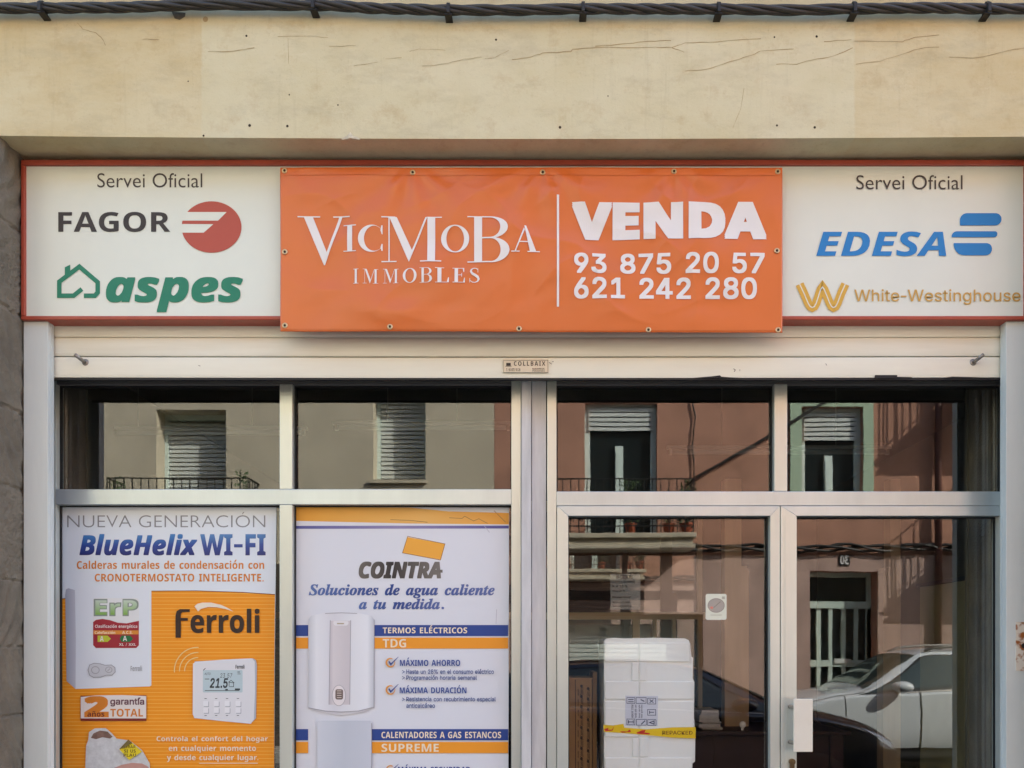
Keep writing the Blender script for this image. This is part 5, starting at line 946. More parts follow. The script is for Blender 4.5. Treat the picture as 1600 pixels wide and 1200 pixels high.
# ------------------------------------------------------------------ what hangs on the glass
YD = .012
dial = thing('dial_plate', W(1118, 968, YD), 'small pale plate with a round grey dial stuck inside the left glass door', 'plate')
S = Sheet(dial, YD)
MB().prism([(WX(a, YD), WZ(b, YD)) for a, b in rrect(1102.5, 928, 1135, 968.5, 3, 3, 3, 3)], YD-.003, YD).build('plate', mat('pale_plate', (206, 222, 214), .4), dial)
S.y = YD-.0034
S.poly('dial', ink('dial_grey', (128, 136, 140)), ell(1119, 946, 12.5, 10.5))
S.strokes('dial_rim', ink('dial_rim_ink', (92, 100, 104)), (ell(1119, 946, 12.8, 10.8)+[ell(1119, 946, 12.8, 10.8)[0]], 1.0))
S.strokes('pointer', ink('pointer_ink', (70, 78, 84)), ([(1112, 952), (1126, 940)], 1.2))
S.poly('dial_spot', ink('red_spot', (190, 70, 66)), ell(1112, 949.5, 2.4, 2.0))
S.poly('plate_print', ink('plate_print_ink', (150, 168, 160)), rect(1128, 932, 1132.5, 936), rect(1110, 960.5, 1128, 961.5))

YP = -.0035
def dens(c): return c
# ---- poster one
PO = thing('poster', W(260, 1420, YP), 'tall white and orange boiler poster on the leftmost lower pane', 'poster', 'posters on the shop window')
MB().prism([(WX(88, YP), WZ(1380, YP)), (WX(428, YP), WZ(1380, YP)), (WX(429, YP), WZ(1050, YP)), (WX(432, YP), WZ(789.5, YP)), (WX(89, YP), WZ(789.5, YP)), (WX(86.5, YP), WZ(960, YP))], YP, YP+.0025).build('sheet', mat('poster_paper', (222, 231, 240), .38), PO)
S = Sheet(PO, YP)
S.poly('orange_print', stripe_mat('orange_stripe_print', (240, 150, 12), (246, 182, 80), 5.72*(3.3+YP)/FPX, .14),
       [(87.2, 937.5), (102, 935), (170, 928), (237.5, 923.6), (307, 923.2), (379, 925.6), (429.7, 928.9), (428.6, 1050), (428.2, 1379), (88.5, 1379), (87, 1050)])
S.strokes('print_edge', ink('print_brown', (120, 62, 20)), ([(87.2, 937.5), (102, 935), (170, 928), (237.5, 923.6), (307, 923.2), (379, 925.6), (429.7, 928.9)], 1.2))
TXG = ink('light_grey_ink', (132, 136, 142))
S.text('heading_lettering', TXG, ('NUEVA GENERACIÓN', 'G', 105, 804.5, 414.5, 824), thin=-.013)
S.text('product_lettering', ramp_mat('blue_blend_ink', 2, [(0, (22, 32, 104)), (.45, (36, 66, 148)), (1, (62, 128, 190))]), ('BlueHelix', 'I', 125, 835.3, 307.5, 867), smear=.014)
S.text('product_lettering', ramp_mat('slate_blend_ink', 2, [(0, (40, 46, 112)), (.5, (52, 78, 150)), (1, (84, 134, 186))]), ('WI-FI', 'B', 313.5, 835.3, 414.5, 867), smear=.01)
OI = ink('orange_ink', (212, 128, 38))
S.text('caption_lettering', OI, ('Calderas murales de condensación con', 'B', 120, 876, 412.7, 889))
S.text('caption_lettering', OI, ('CRONOTERMOSTATO INTELIGENTE.', 'B', 148, 896.5, 412, 908.7))
BOI = S.poly('boiler_picture', ink('boiler_face', (222, 230, 238)), [(118, 1076.5), (104, 1064), (102, 930), (103, 921), (111, 918), (170, 917), (233, 918.5), (236.5, 922), (236.5, 1071), (234, 1072.5)])
S.poly('boiler_side', ramp_mat('boiler_side_blend', 0, [(0, (160, 164, 178)), (1, (196, 200, 210))]), [(118, 1076.5), (104, 1064), (102, 930), (103, 921), (107, 919), (117, 922), (118.5, 1000)], parent=BOI)
S.poly('energy_label', ink('label_white', (224, 228, 230)), rrect(145.5, 934.5, 217, 1012, 4, 4, 4, 4), parent=BOI)
S.text('energy_lettering', ink('outline_grey', (136, 150, 140)), ('ErP', 'B', 148, 937, 215, 961.5), smear=.024, parent=BOI)
S.text('energy_lettering', ramp_mat('green_blend_ink', 2, [(0, (128, 178, 70)), (1, (196, 212, 196))]), ('ErP', 'B', 149, 938, 214, 960.5), parent=BOI)
S.poly('energy_band', ink('crimson_ink', (160, 34, 50)), [(145.5, 1008)]+[(145.5, 972), (150, 968.5), (160, 967), (172, 969), (184, 973), (198, 974), (210, 971.5), (217, 970)]+[(217, 1008), (213, 1012.5), (150, 1012.5)], parent=BOI)
S.text('energy_lettering', M_INKW, ('Clasificación energética', 'B', 148.5, 976, 214.4, 982.5), parent=BOI)
S.poly('energy_strip', ink('amber_ink', (218, 140, 48)), rect(146, 985, 216.5, 991.2), parent=BOI)
S.text('energy_lettering', ink('cream_ink', (244, 224, 196)), ('Calefacción', 'B', 148, 986, 180, 990.5), ('A.C.S.', 'B', 191, 986, 207, 990.5), parent=BOI)
S.poly('energy_arrow', ink('lime_ink', (188, 196, 50)), [(152.5, 993), (168, 993), (173.5, 998), (168, 1003), (152.5, 1003)], parent=BOI)
S.poly('energy_arrow', ink('leaf_ink', (26, 110, 60)), [(190, 993), (203, 993), (208, 998), (203, 1003), (190, 1003), (187, 998)], parent=BOI)
S.text('energy_lettering', M_INKW, ('A', 'B', 156, 994, 162, 1002), ('A', 'B', 192, 993.7, 198.5, 1001.5), ('XL / XXL', 'B', 186, 1004.6, 212.5, 1009.6), parent=BOI)
OUT = ink('picture_line', (150, 154, 162))
blob = [(137.5, 1047), (140, 1039), (147, 1036.3), (156, 1037), (164, 1039.5), (174, 1039), (179.5, 1043), (180, 1050), (175, 1055), (166, 1055), (157, 1058), (146, 1058.5), (140, 1055), (137.5, 1047)]
S.poly('boiler_dial', ink('dial_pale', (198, 202, 208)), blob[:-1], parent=BOI)
S.strokes('boiler_dial', OUT, (blob, 1.1), (ell(149, 1047, 6, 5.4)+[(155, 1047)], 1.0), (ell(170, 1046.5, 5, 4.4)+[(175, 1046.5)], .9), ([(168, 1048.5), (172, 1044.5)], 1.0), parent=BOI)
S.text('picture_lettering', ink('pale_lettering', (160, 166, 172)), ('Ferroli', 'B', 204, 1040, 222, 1048.5), parent=BOI)
# maker's word: a long F and a swoosh
DK = ink('dark_brown_ink', (46, 28, 22))
S.poly('maker_lettering', DK, [(274.3, 996.5), (274.3, 962), (276, 955), (281, 951.8), (296.5, 951.8), (296.5, 956.2), (285, 956.4), (282.6, 959), (282.6, 965.5), (293.5, 965.5), (293.5, 970), (282.6, 970), (282.6, 996.5)])
S.text('maker_lettering', DK, ('erroli', 'B', 298, 951.5, 405, 988.8), smear=.006)
S.poly('swoosh', ink('swoosh_white', (236, 226, 206)), [(304, 947.5), (308, 943.5), (316, 941.5), (330, 941.5), (345, 945), (356, 950), (365, 955.5), (352, 951.5), (338, 948.8), (325, 948.5), (314, 951.5), (309.5, 955.5)])
def arc(cx, cy, r, a0, a1, n=14): return [(cx+r*math.cos(R(a0+(a1-a0)*i/n)), cy-r*math.sin(R(a0+(a1-a0)*i/n))) for i in range(n+1)]
YL = ink('pale_yellow_ink', (244, 212, 140))
S.strokes('signal_arc', YL, (arc(309, 1048, 20.5, 88, 182), 1.5), (arc(309, 1048, 28.5, 88, 182), 1.5), (arc(309, 1048, 36.5, 88, 184), 1.5))
TH = S.poly('thermostat_picture', ink('thermostat_side', (178, 184, 194)), [(304, 1033.5), (312, 1033), (396, 1029), (400, 1032), (401.5, 1040), (400, 1122), (395, 1127.5), (303, 1122)])
S.poly('thermostat_face', ink('thermostat_face_ink', (222, 224, 228)), [(301.5, 1037), (306, 1034), (350, 1030.5), (394, 1028.5), (398, 1034), (398.5, 1080), (396.5, 1124), (392, 1131), (345, 1126.5), (304, 1122), (301, 1116)], parent=TH)
S.poly('thermostat_screen', ink('screen_ink', (186, 206, 212)), rrect(317, 1047, 379, 1082, 2, 2, 2, 2), parent=TH)
LC = ink('lcd_ink', (44, 54, 60))
S.text('screen_lettering', LC, ('21.5', 'R', 328, 1060, 356, 1074.5), shear=.18, smear=.02, parent=TH)
S.text('screen_lettering', LC, ('23 57', 'R', 344, 1052, 363, 1059), ('AUTO', 'R', 319.5, 1051, 329, 1054.5), shear=.15, parent=TH)
S.strokes('screen_mark', LC, ([(320, 1079), (374, 1079)], .9), ([(352, 1077.5), (356, 1077.5)], 2), ([(367, 1077), (375, 1077)], 2.6), ([(357, 1066), (361, 1063), (366, 1067)], .9), ([(358, 1072), (358, 1066), (365, 1067), (365, 1073), (358, 1073)], .9), ([(371, 1050), (375, 1050)], 1.2), ([(371, 1053), (376, 1053)], .8), ([(320, 1061), (327, 1061)], 1), parent=TH)
bt = [rrect(x, y, x+8, y+8.5, 1, 1, 1, 1) for y in (1095, 1105.5) for x in (317.5, 334, 351, 368)]
S.poly('thermostat_button', ink('button_shade', (164, 170, 180)), *[[(a+.9, b+1.1) for a, b in q] for q in bt], parent=TH)
S.poly('thermostat_button', ink('button_face', (232, 234, 238)), *bt, parent=TH)
S.strokes('thermostat_print', LC, *[([(x+2, y), (x+5.5, y)], .9) for y in (1091.5, 1118) for x in (317.5, 334, 351, 368)], parent=TH)
S.text('picture_lettering', LC, ('Ferroli', 'B', 368, 1038.5, 382, 1045), parent=TH)
S.strokes('thermostat_print', LC, ([(317.5, 1047.5), (321, 1044)], 1), parent=TH)
CA = S.poly('guarantee_card', ink('card_red', (128, 40, 30)), [(126, 1087), (228.6, 1086.5), (228.6, 1126.3), (126, 1126.3)])
S.poly('card_face', ink('card_white', (228, 222, 218)), [(126.2, 1089), (150, 1086.6), (190, 1086), (228.4, 1087.6), (228.4, 1122.5), (126.2, 1122.5)], parent=CA)
S.text('card_lettering', OI, ('2', 'B', 134.5, 1089.5, 167, 1119), smear=.03, parent=CA)
S.text('card_lettering', ink('maroon_ink', (104, 28, 30)), ('años', 'B', 136.5, 1113.5, 163, 1119.8), parent=CA)
S.text('card_lettering', ink('plum_ink', (104, 66, 78)), ('garantía', 'R', 172.6, 1092, 225, 1103.5), smear=.02, parent=CA)
S.text('card_lettering', OI, ('TOTAL', 'B', 172.3, 1107.5, 223.5, 1119.8), parent=CA)
FL = S.poly('child_picture', mat('fleece_print', (206, 210, 212), .6, var=.16, scale=60), [(133, 1205), (134.5, 1165), (138, 1156), (139, 1144), (148, 1138), (165, 1137.5), (174.5, 1145.5), (182, 1154), (203, 1157), (222, 1172), (234, 1193), (235.5, 1230), (133, 1230)])
S.poly('child_face', mat('hair_print', (132, 104, 92), .6, var=.4, scale=40), [(142, 1153), (146, 1146), (156, 1141.5), (168, 1143), (176, 1151), (172, 1154), (160, 1152), (150, 1155)], parent=FL)
S.poly('child_face', ink('skin_print', (196, 150, 138)), [(178, 1200), (190, 1195), (206, 1192), (222, 1193), (232, 1198), (235, 1230), (176, 1230)], parent=FL)
PW = ink('caption_white', (238, 222, 196))
S.text('caption_lettering', PW, ('Controla el confort del hogar', 'B', 244.6, 1150, 418.5, 1160.5))
S.text('caption_lettering', PW, ('en cualquier momento', 'B', 263.6, 1164.5, 400, 1176))
S.text('caption_lettering', PW, ('y desde cualquier lugar.', 'B', 260.7, 1179, 403.7, 1190.5))
S.strokes('caption_rule', PW, ([(311, 1192.5), (403, 1192.5)], 1))
YK = YP-.012
stk = thing('sticker', W(204, 1188, YK), 'small yellow diamond sticker with curled top on the leftmost window pane', 'sticker')
MB().prism([(WX(a, YK), WZ(b, YK)) for a, b in [(186.5, 1171), (201, 1156), (222, 1174.5), (201.5, 1187.5)]], YK, YK+.0003).build('sticker_face', ink('yellow_ink', (226, 206, 34)), stk)
S2 = Sheet(stk, YK)
S2.text('sticker_lettering', ink('sticker_print', (92, 72, 24)), ('ES', 'B', 198, 1159, 206, 1163.2), ('TIRAR', 'B', 193.5, 1164.5, 212, 1169.2), ('SI US', 'B', 194, 1171, 212, 1176), ('PLAU', 'B', 193, 1177.5, 212.5, 1182.5))
m_ = MB(); m_.add([W(186, 1170.6, YK-.001), W(200.5, 1155.4, YK-.001), W(206, 1160.5, YK-.004), W(194, 1168.5, YK-.006)], [(0, 1, 2, 3)]); m_.build('curled_edge', ink('sticker_back', (120, 104, 54)), stk)

# ---- poster two
PT = thing('poster', W(628, 1420, YP), 'pale lilac water heater poster on the second lower pane', 'poster', 'posters on the shop window')
MB().prism([(WX(a, YP), WZ(b, YP)) for a, b in [(457, 1380), (794, 1380), (795.5, 793), (461.5, 792)]], YP, YP+.0025).build('sheet', mat('lilac_paper', (218, 221, 228), .38), PT)
S = Sheet(PT, YP)
AM = ink('soft_orange_ink', (236, 168, 60)); NB = ink('navy_ink', (34, 66, 140))
S.poly('orange_print', ramp_mat('orange_blend_ink', 0, [(0, (226, 160, 50)), (.6, (232, 182, 100)), (1, (226, 158, 56))]), [(461.6, 792.2), (640, 793), (700, 799), (795.2, 801.5), (795.2, 819.5), (642, 818), (461.6, 813.8)])
S.strokes('blue_line', ramp_mat('blue_line_ink', 0, [(0, (78, 84, 150)), (.5, (142, 134, 176)), (1, (74, 74, 142))]), ([(461.3, 824), (795, 823.5)], 4.6))
S.strokes('crease', ink('crease_ink', (150, 112, 64)), ([(610, 812), (640, 813), (668, 816)], .8), ([(702, 809), (722, 810), (726, 806.5), (740, 814), (748, 810.5), (762, 818)], .8), ([(772, 798), (790, 816)], .8))
S.strokes('crease', ink('crease_pale', (178, 176, 192)), ([(757, 822), (765, 832)], .8), ([(776, 952), (775, 975)], .7))
S.poly('emblem', AM, [(637, 839.3), (695.3, 849.8), (688.3, 874.3), (628.8, 863.8)])
S.strokes('emblem_edge', ink('emblem_brown', (150, 98, 48)), ([(637, 838), (695.3, 849.8), (688.3, 875), (628.8, 863.8), (637, 838)], .8))
S.text('brand_lettering', ramp_mat('brand_blend_ink', 0, [(0, (104, 98, 92)), (.4, (44, 38, 40)), (1, (118, 112, 106))]), ('COINTRA', 'I', 561.5, 878.5, 688, 903), smear=.022)
S.strokes('brand_dash', ink('brand_grey', (112, 106, 100)), ([(676, 892.5), (691.5, 892.5)], 4.5))
SB = ramp_mat('slogan_blend_ink', 0, [(0, (84, 112, 170)), (.45, (32, 66, 136)), (1, (92, 110, 166))])
S.text('slogan_lettering', SB, ('Soluciones de agua caliente', 'S', 482.8, 913, 772.5, 934.5), smear=.01)
S.text('slogan_lettering', SB, ('a tu medida.', 'S', 561, 935.5, 693.5, 951.7), smear=.01)
def bars(y, a0, a1, b0, h):
    S.poly('blue_bar', NB, rect(a0, y, a1, y+h)); S.poly('blue_bar', NB, rect(b0, y, 794, y+h))
    S.poly('orange_bar', ink('bar_orange', (236, 152, 36)), rect(a0, y+h+2.4, a1, y+h*2+2.4)); S.poly('orange_bar', MATS['bar_orange'], rect(b0, y+h+2.4, 794, y+h*2+2.4))
bars(976.6, 459, 481.5, 585, 17.2); bars(1139.2, 457.5, 481.5, 581, 17.6)
S.text('bar_lettering', PW, ('TERMOS ELÉCTRICOS', 'B', 598, 980.3, 730, 989.6)); S.text('bar_lettering', PW, ('TDG', 'B', 598, 998.3, 634.5, 1011.8))
S.text('bar_lettering', PW, ('CALENTADORES A GAS ESTANCOS', 'B', 596, 1143.3, 783, 1153.4)); S.text('bar_lettering', PW, ('SUPREME', 'B', 596, 1162, 685.5, 1174.8))
HE = S.poly('heater_picture', ramp_mat('heater_blend_ink', 0, [(0, (196, 200, 208)), (.12, (226, 228, 232)), (.4, (214, 214, 220)), (.62, (222, 224, 228)), (.9, (230, 232, 236)), (1, (190, 194, 202))]),
            [(482, 1107), (482, 968), (486, 962), (508, 957.5), (533, 956.5), (558, 957.5), (580, 962), (584.5, 968), (584, 1106), (560, 1111), (533, 1112.5), (505, 1111)])
S.poly('heater_cap', ink('heater_cap_ink', (204, 202, 206)), [(484, 1108.5), (508, 1112), (533, 1113.5), (558, 1112), (582, 1107.5), (570, 1112.5), (546, 1116), (533, 1118.3), (522, 1116.5), (500, 1113)], parent=HE)
S.poly('heater_panel', ramp_mat('heater_panel_ink', 0, [(0, (190, 184, 190)), (.2, (214, 208, 210)), (1, (202, 196, 200))]), [(516, 970), (548, 970), (546.5, 1101), (514, 1101)], parent=HE)
S.strokes('heater_line', ink('heater_shade', (162, 160, 168)), ([(516, 969), (514, 1101)], 1), ([(548, 969), (546.5, 1101)], 1), ([(482, 1106), (508, 1111), (533, 1112.5), (560, 1111), (584, 1105)], 1.2), ([(584.8, 968), (584.4, 1106)], .9), ([(508, 958.5), (533, 957.5), (558, 958.5)], 1), parent=HE)
S.poly('heater_label', ink('heater_label_ink', (226, 224, 226)), rrect(521, 970.5, 544.5, 977.5, 2, 2, 4, 4), parent=HE)
S.strokes('heater_label', ink('heater_tag', (178, 166, 140)), ([(526.5, 974.3), (537.5, 974.3)], 2), parent=HE)
S.poly('heater_control', ink('control_rim', (228, 222, 222)), ell(529.5, 1086.7, 10.4, 16), parent=HE)
S.strokes('heater_control', MATS['heater_shade'], (ell(529.5, 1086.7, 10.4, 16)+[(539.9, 1086.7)], .8), parent=HE)
S.poly('heater_control', ink('control_dark', (112, 96, 90)), rrect(524, 1077, 536, 1093, 3, 3, 3, 3), parent=HE)
S.strokes('heater_control', ink('control_lit', (220, 206, 196)), *[([(526.5, y), (533.5, y)], 1) for y in (1079.5, 1083, 1086.5, 1090)], parent=HE)
for y in (1035.3, 1078):
    S.strokes('check_ring', ink('ring_orange', (222, 154, 70)), (arc(610.3, y, 6.6, 60, 385), [1, 1.6, 2.2, 2.6, 2.8, 2.8, 2.8, 2.6, 2.4, 2.2, 2, 1.6, 1.2, 1, .8]))
    S.strokes('check_mark', NB, ([(607.5, y-2), (610.5, y+3), (622.5, y-9)], [2.2, 2.4, .6]))
S.strokes('check_ring', MATS['ring_orange'], (arc(610.3, 1203, 6.6, 60, 385), 2)); S.strokes('check_mark', NB, ([(607.5, 1201), (610.5, 1206), (622.5, 1194)], [2.2, 2.4, .6]))
SL = ink('slate_ink', (70, 84, 134))
S.text('point_lettering', NB, ('MÁXIMO AHORRO', 'B', 624.8, 1031, 719, 1040.6)); S.text('point_lettering', NB, ('MÁXIMA DURACIÓN', 'B', 624.5, 1074, 728.8, 1083.3)); S.text('point_lettering', NB, ('MÁXIMA SEGURIDAD', 'B', 622, 1198, 735, 1208))
S.text('detail_lettering', SL, ('Hasta un 28% en el consumo eléctrico', 'R', 635, 1046, 771.5, 1053), smear=.012)
S.text('detail_lettering', SL, ('Programación horaria semanal', 'R', 635, 1055.5, 745, 1064), smear=.012)
S.text('detail_lettering', SL, ('Resistencia con recubrimiento especial', 'R', 635, 1089, 774.5, 1097.5), smear=.012)
S.text('detail_lettering', SL, ('anticalcáreo', 'R', 635, 1099, 679.5, 1106), smear=.012)
S.strokes('bullet', SL, *[([(628.3, y-2.4), (632, y), (628.3, y+2.4)], .9) for y in (1049.7, 1059, 1092.7)])
S.poly('gas_heater_picture', ramp_mat('gas_heater_ink', 0, [(0, (206, 210, 218)), (.5, (192, 198, 208)), (1, (200, 204, 214))]), rrect(496, 1126, 580.5, 1378, 3, 3, 0, 0))
S.strokes('heater_line', MATS['heater_shade'], ([(580.5, 1130), (580.5, 1330)], 1.2))

# ------------------------------------------------------------------ the dim shop inside
IX0, IX1, IY1, IZ1 = -2.3, 2.7, 5.2, 3.05
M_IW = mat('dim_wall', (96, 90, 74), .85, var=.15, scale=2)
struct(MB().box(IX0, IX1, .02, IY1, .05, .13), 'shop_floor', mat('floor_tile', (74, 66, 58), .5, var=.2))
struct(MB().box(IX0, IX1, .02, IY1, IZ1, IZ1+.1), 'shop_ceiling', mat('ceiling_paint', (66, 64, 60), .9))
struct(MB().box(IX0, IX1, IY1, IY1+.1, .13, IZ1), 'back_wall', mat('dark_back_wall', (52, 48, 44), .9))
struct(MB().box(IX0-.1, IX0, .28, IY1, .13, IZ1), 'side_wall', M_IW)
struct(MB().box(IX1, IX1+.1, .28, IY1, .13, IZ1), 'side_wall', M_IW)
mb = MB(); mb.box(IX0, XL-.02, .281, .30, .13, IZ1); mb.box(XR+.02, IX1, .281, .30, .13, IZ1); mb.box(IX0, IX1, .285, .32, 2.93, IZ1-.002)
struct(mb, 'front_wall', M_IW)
# a partition of aluminium and glass near the back
YI = 2.9
part = thing('glass_partition', (0, YI, .13), 'glazed inner partition with slim aluminium bars across the back of the shop', 'partition')
M_ALD = mat('partition_aluminium', (196, 180, 146), .4, .3)
MB().box(IX0, WX(1101, YI), YI-.03, YI+.02, WZ(968, YI), WZ(957, YI)).build('rail', M_ALD, part)
MB().box(IX0, WX(1101, YI), YI-.03, YI+.02, 2.55, 2.62).build('rail', M_ALD, part)
for a, b in ((988, 999), (1020, 1025), (1050, 1055), (1089, 1096)):
    MB().box(WX(a, YI), WX(b, YI), YI-.036, YI+.02, .13, WZ(968, YI)-.0005).build('post', M_ALD, part)
MB().box(WX(1089, YI), WX(1096, YI), YI-.034, YI+.02, WZ(957, YI)+.0005, 2.549).build('post', M_ALD, part)
pane(part, IX0, WX(1089, YI), WZ(957, YI), 2.55, M_INGLASS, YI)
m_ = MB()
for i in range(46): m_.box(IX0, WX(988, YI), YI+.001, YI+.006, .2+i*.034, .2+i*.034+.022)
m_.build('blind', mat('dark_blind', (40, 42, 46), .5), part)
pane(part, IX0, WX(1089, YI), .2, WZ(968, YI), M_INGLASS, YI-.004)
# notice taped to the partition
YN = .02
no = thing('notice', W(977, 952, YN), 'sheet of opening hours taped inside the left glass door above the white box', 'notice')
nm = bpy.data.materials.new('thin_film'); nm.use_nodes = True
n_, l_, b_ = nodes_of(nm); b_.inputs['Base Color'].default_value = (*lin((176, 172, 162)), 1); b_.inputs['Alpha'].default_value = .34
MB().flat([(WX(a, YN), WZ(b, YN)) for a, b in rect(954, 897, 1000.5, 952.5)], YN).build('film', nm, no)
S = Sheet(no, YN-.001)
NI = ink('notice_ink', (34, 30, 30))
S.text('notice_lettering', NI, ('HORARI', 'B', 963.5, 898.5, 988.5, 904.5), ('Dilluns a divendres', 'B', 956, 906.5, 992, 910.5), ('9 a 13 h', 'B', 956.5, 914, 980, 917.5), ('16 a 20 h', 'B', 956.5, 921.5, 976, 925), ('Dissabte tancat', 'B', 956.5, 931, 985, 934.5), ('Disculpin', 'B', 958, 939.5, 984, 942.5), ('les molesties', 'B', 958, 945.5, 986, 948.5))
# tan timber jambs of an inner doorway
YJ = 1.6
jam = thing('inner_doorway', (1.5, YJ, .13), 'tan timber doorway with stepped jambs deep in the shop behind the doors', 'doorway')
M_TAN = mat('tan_timber', (176, 146, 112), .6, var=.15, scale=3, stretch=(4, 4, .4))
for s, (a, b, c, d, e) in ((1, (1132.5, 1158.5, 1170, 884, 808)), (-1, (1407, 1391, 1380, 886, 808))):
    p = [(WX(a, YJ), .13), (WX(a, YJ), WZ(e-60, YJ)), (WX(b, YJ), WZ(e-60, YJ)), (WX(b, YJ), WZ(d, YJ)), (WX(b+(c-b)*.7, YJ), WZ(d+.5, YJ)), (WX(c, YJ), WZ(d+9, YJ)), (WX(c, YJ), .13)]
    MB().prism(p if s > 0 else p[::-1], YJ, YJ+.09).build('jamb', M_TAN, jam)
cup = thing('cupboard', (WX(1540, .9), .9, .13), 'dim olive panelled cupboard against the right side of the shop', 'cupboard')
M_OL = mat('olive_panel', (140, 132, 96), .5, var=.1)
MB().box(WX(1518, .75), WX(1640, .75), .75, 1.3, .13, WZ(905, .75)).build('carcass', M_OL, cup, bevel=.004)
MB().box(WX(1514, .74), WX(1650, .74), .735, 1.31, WZ(905, .74), WZ(899, .74)).build('cornice', M_DARK, cup)
for a, b in ((926, 966), (972, 1040)): MB().box(WX(1528, .745), WX(1549, .745), .744, .749, WZ(b, .745), WZ(a, .745)).build('cupboard_door', M_OL, cup, bevel=.003)
m_ = MB()
for i in range(7): m_.box(WX(1524, .74), WX(1554, .74), .742, .747, WZ(1118+i*6.0, .74), WZ(1115+i*6.0, .74))
m_.build('vent_grille', M_DARK, cup)
# ceiling light tubes, switched off
def tube(px0, px1, py, yy, label):
    t = thing('fluorescent_fitting', ((WX(px0, yy)+WX(px1, yy))/2, yy, WZ(py, yy)), label, 'light fitting', 'unlit fluorescent fittings')
    x0, x1, z = WX(px0, yy), WX(px1, yy), WZ(py, yy)
    MB().box(x0, x1, yy-.02, yy+.02, z+.0145, z+.032).build('housing', mat('fitting_white', (150, 148, 140), .5), t, bevel=.004)
    MB().tube([(x0+.03, yy, z), (x1-.03, yy, z)], .014, 10).build('lamp_tube', mat('tube_glass', (170, 172, 166), .25), t, smooth=True)
    m_ = MB()
    for x in (x0+.02, x1-.02): m_.box(x-.008, x+.008, yy-.015, yy+.015, z-.0145, z+.014)
    for x in (x0+.3, x1-.3): m_.tube([(x, yy, z+.032), (x, yy, IZ1)], .0015, 5)
    m_.build('end_cap', MATS['fitting_white'], t)
tube(1042, 1392, 706, 1.5, 'unlit fluorescent fitting hanging behind the right transom panes')
tube(130, 480, 676, 1.5, 'unlit fluorescent fitting hanging behind the leftmost upper pane')
tube(520, 800, 668, 1.5, 'unlit fluorescent fitting hanging behind the second upper pane')

# ------------------------------------------------------------------ cartons just inside the left door
YX = .09
box = thing('white_box', (WX(1014, YX), YX+.2, .13), 'tall white foam carton with yellow tape standing behind the left glass door', 'box')
M_FOAM = mat('white_foam', (236, 243, 248), .65, var=.05, scale=6, bump=.12, bscale=25)
bx0, bx1, bz1 = WX(943.5, YX), WX(1085.5, YX), WZ(998, YX)
def jag(px_pts): return [(WX(a, YX), WZ(b, YX)) for a, b in px_pts]
MB().prism(jag([(943.8, 1390), (943.8, 1001), (948, 997.5), (960, 996.5), (975, 997.5), (998, 997), (1020, 996.6), (1050, 997), (1070, 997.5), (1076, 1000), (1078.5, 1006), (1080.5, 1026), (1083, 1027.5), (1082.5, 1060), (1085, 1066), (1084.5, 1120), (1086.5, 1150), (1086, 1190), (1082, 1193), (1084, 1390)]), YX, YX+.30).build('carton_body', M_FOAM, box, bevel=.006)
def rib(a, b, c, d, dy): return MB().box(WX(a, YX), WX(c, YX), YX-dy, YX+.001, WZ(d, YX), WZ(b, YX))
for q in ((945, 1004, 997.8, 1034.5), (999.2, 1004, 1078, 1034.5), (987, 1035, 997.8, 1064), (999.2, 1035, 1010, 1064), (945, 1064.3, 997.8, 1093), (999.2, 1064.3, 1083, 1093), (945, 1095, 997.8, 1152), (999.2, 1095, 1084, 1152), (988, 1152.4, 997.8, 1183), (999.2, 1152.4, 1014, 1183), (945, 1183.4, 997.8, 1245), (999.2, 1183.4, 1082, 1245)):
    rib(q[0], q[1]+.4, q[2]-.5, q[3]-.6, .0055).build('carton_panel', M_FOAM, box, bevel=.0025)
S = Sheet(box, YX-.0062, .0002)
lb = S.poly('handling_label', ink('label_lilac', (206, 210, 226)), [(977, 1087), (1028, 1087.5), (1027.5, 1134.5), (976.5, 1134)])
IB = ink('label_navy', (52, 58, 92))
def frame_(a, b, c, d): return ([(a, b), (c, b), (c, d), (a, d), (a, b)], .9)
S.strokes('handling_symbol', IB, frame_(979.5, 1090, 992, 1099), frame_(994, 1090, 1009.5, 1099), frame_(1012, 1091, 1024.5, 1100), frame_(1012, 1108.5, 1024.5, 1117.5), frame_(979.5, 1123.5, 992, 1132.5), frame_(994.5, 1124, 1010, 1133), frame_(1012, 1124.5, 1025, 1133.5), parent=lb)
S.strokes('handling_symbol', IB, ([(981.5, 1093), (990, 1093)], 1.4), ([(981.5, 1096.5), (990, 1096.5)], 1.4), ([(1001, 1093), (1007, 1096)], 1.6), ([(1015, 1093), (1021, 1098)], 1.3), ([(1021, 1093), (1015, 1098)], 1.3), ([(1015, 1113), (1022, 1113)], 1.2), ([(1015, 1110.5), (1015, 1115.5)], 1.2), ([(982, 1128), (990, 1128)], 1.3), ([(982, 1125.5), (982, 1130.5)], 1.6), ([(989.5, 1125.5), (989.5, 1130.5)], 1.4), ([(1002, 1131.5), (1008, 1126)], 1.6), ([(1015, 1129), (1022, 1126.5), (1022, 1131.5), (1015, 1129)], 1.5), parent=lb)
mb = MB(); y = S.nx()
for a, t in ((986.5, 'HEAVY ITEM'), (991.5, 'handle with care'), (997.5, 'keep upright'), (1001.5, 'two persons')): put_text(mb, t, 'B', a, 1101, a+3.2, 1121.5, y, rot=90)
mb.build('label_lettering', IB, lb)
tp = S.poly('parcel_tape', ink('tape_yellow', (232, 196, 26)), [(942.6, 1132.5), (958, 1133.5), (974, 1131), (975.5, 1137), (1010, 1139.5), (1050, 1136.5), (1087, 1136), (1086.8, 1153.8), (1050, 1152.5), (1010, 1148.5), (975, 1145.5), (943.5, 1143.5)])
RD = ink('courier_red', (196, 44, 36))
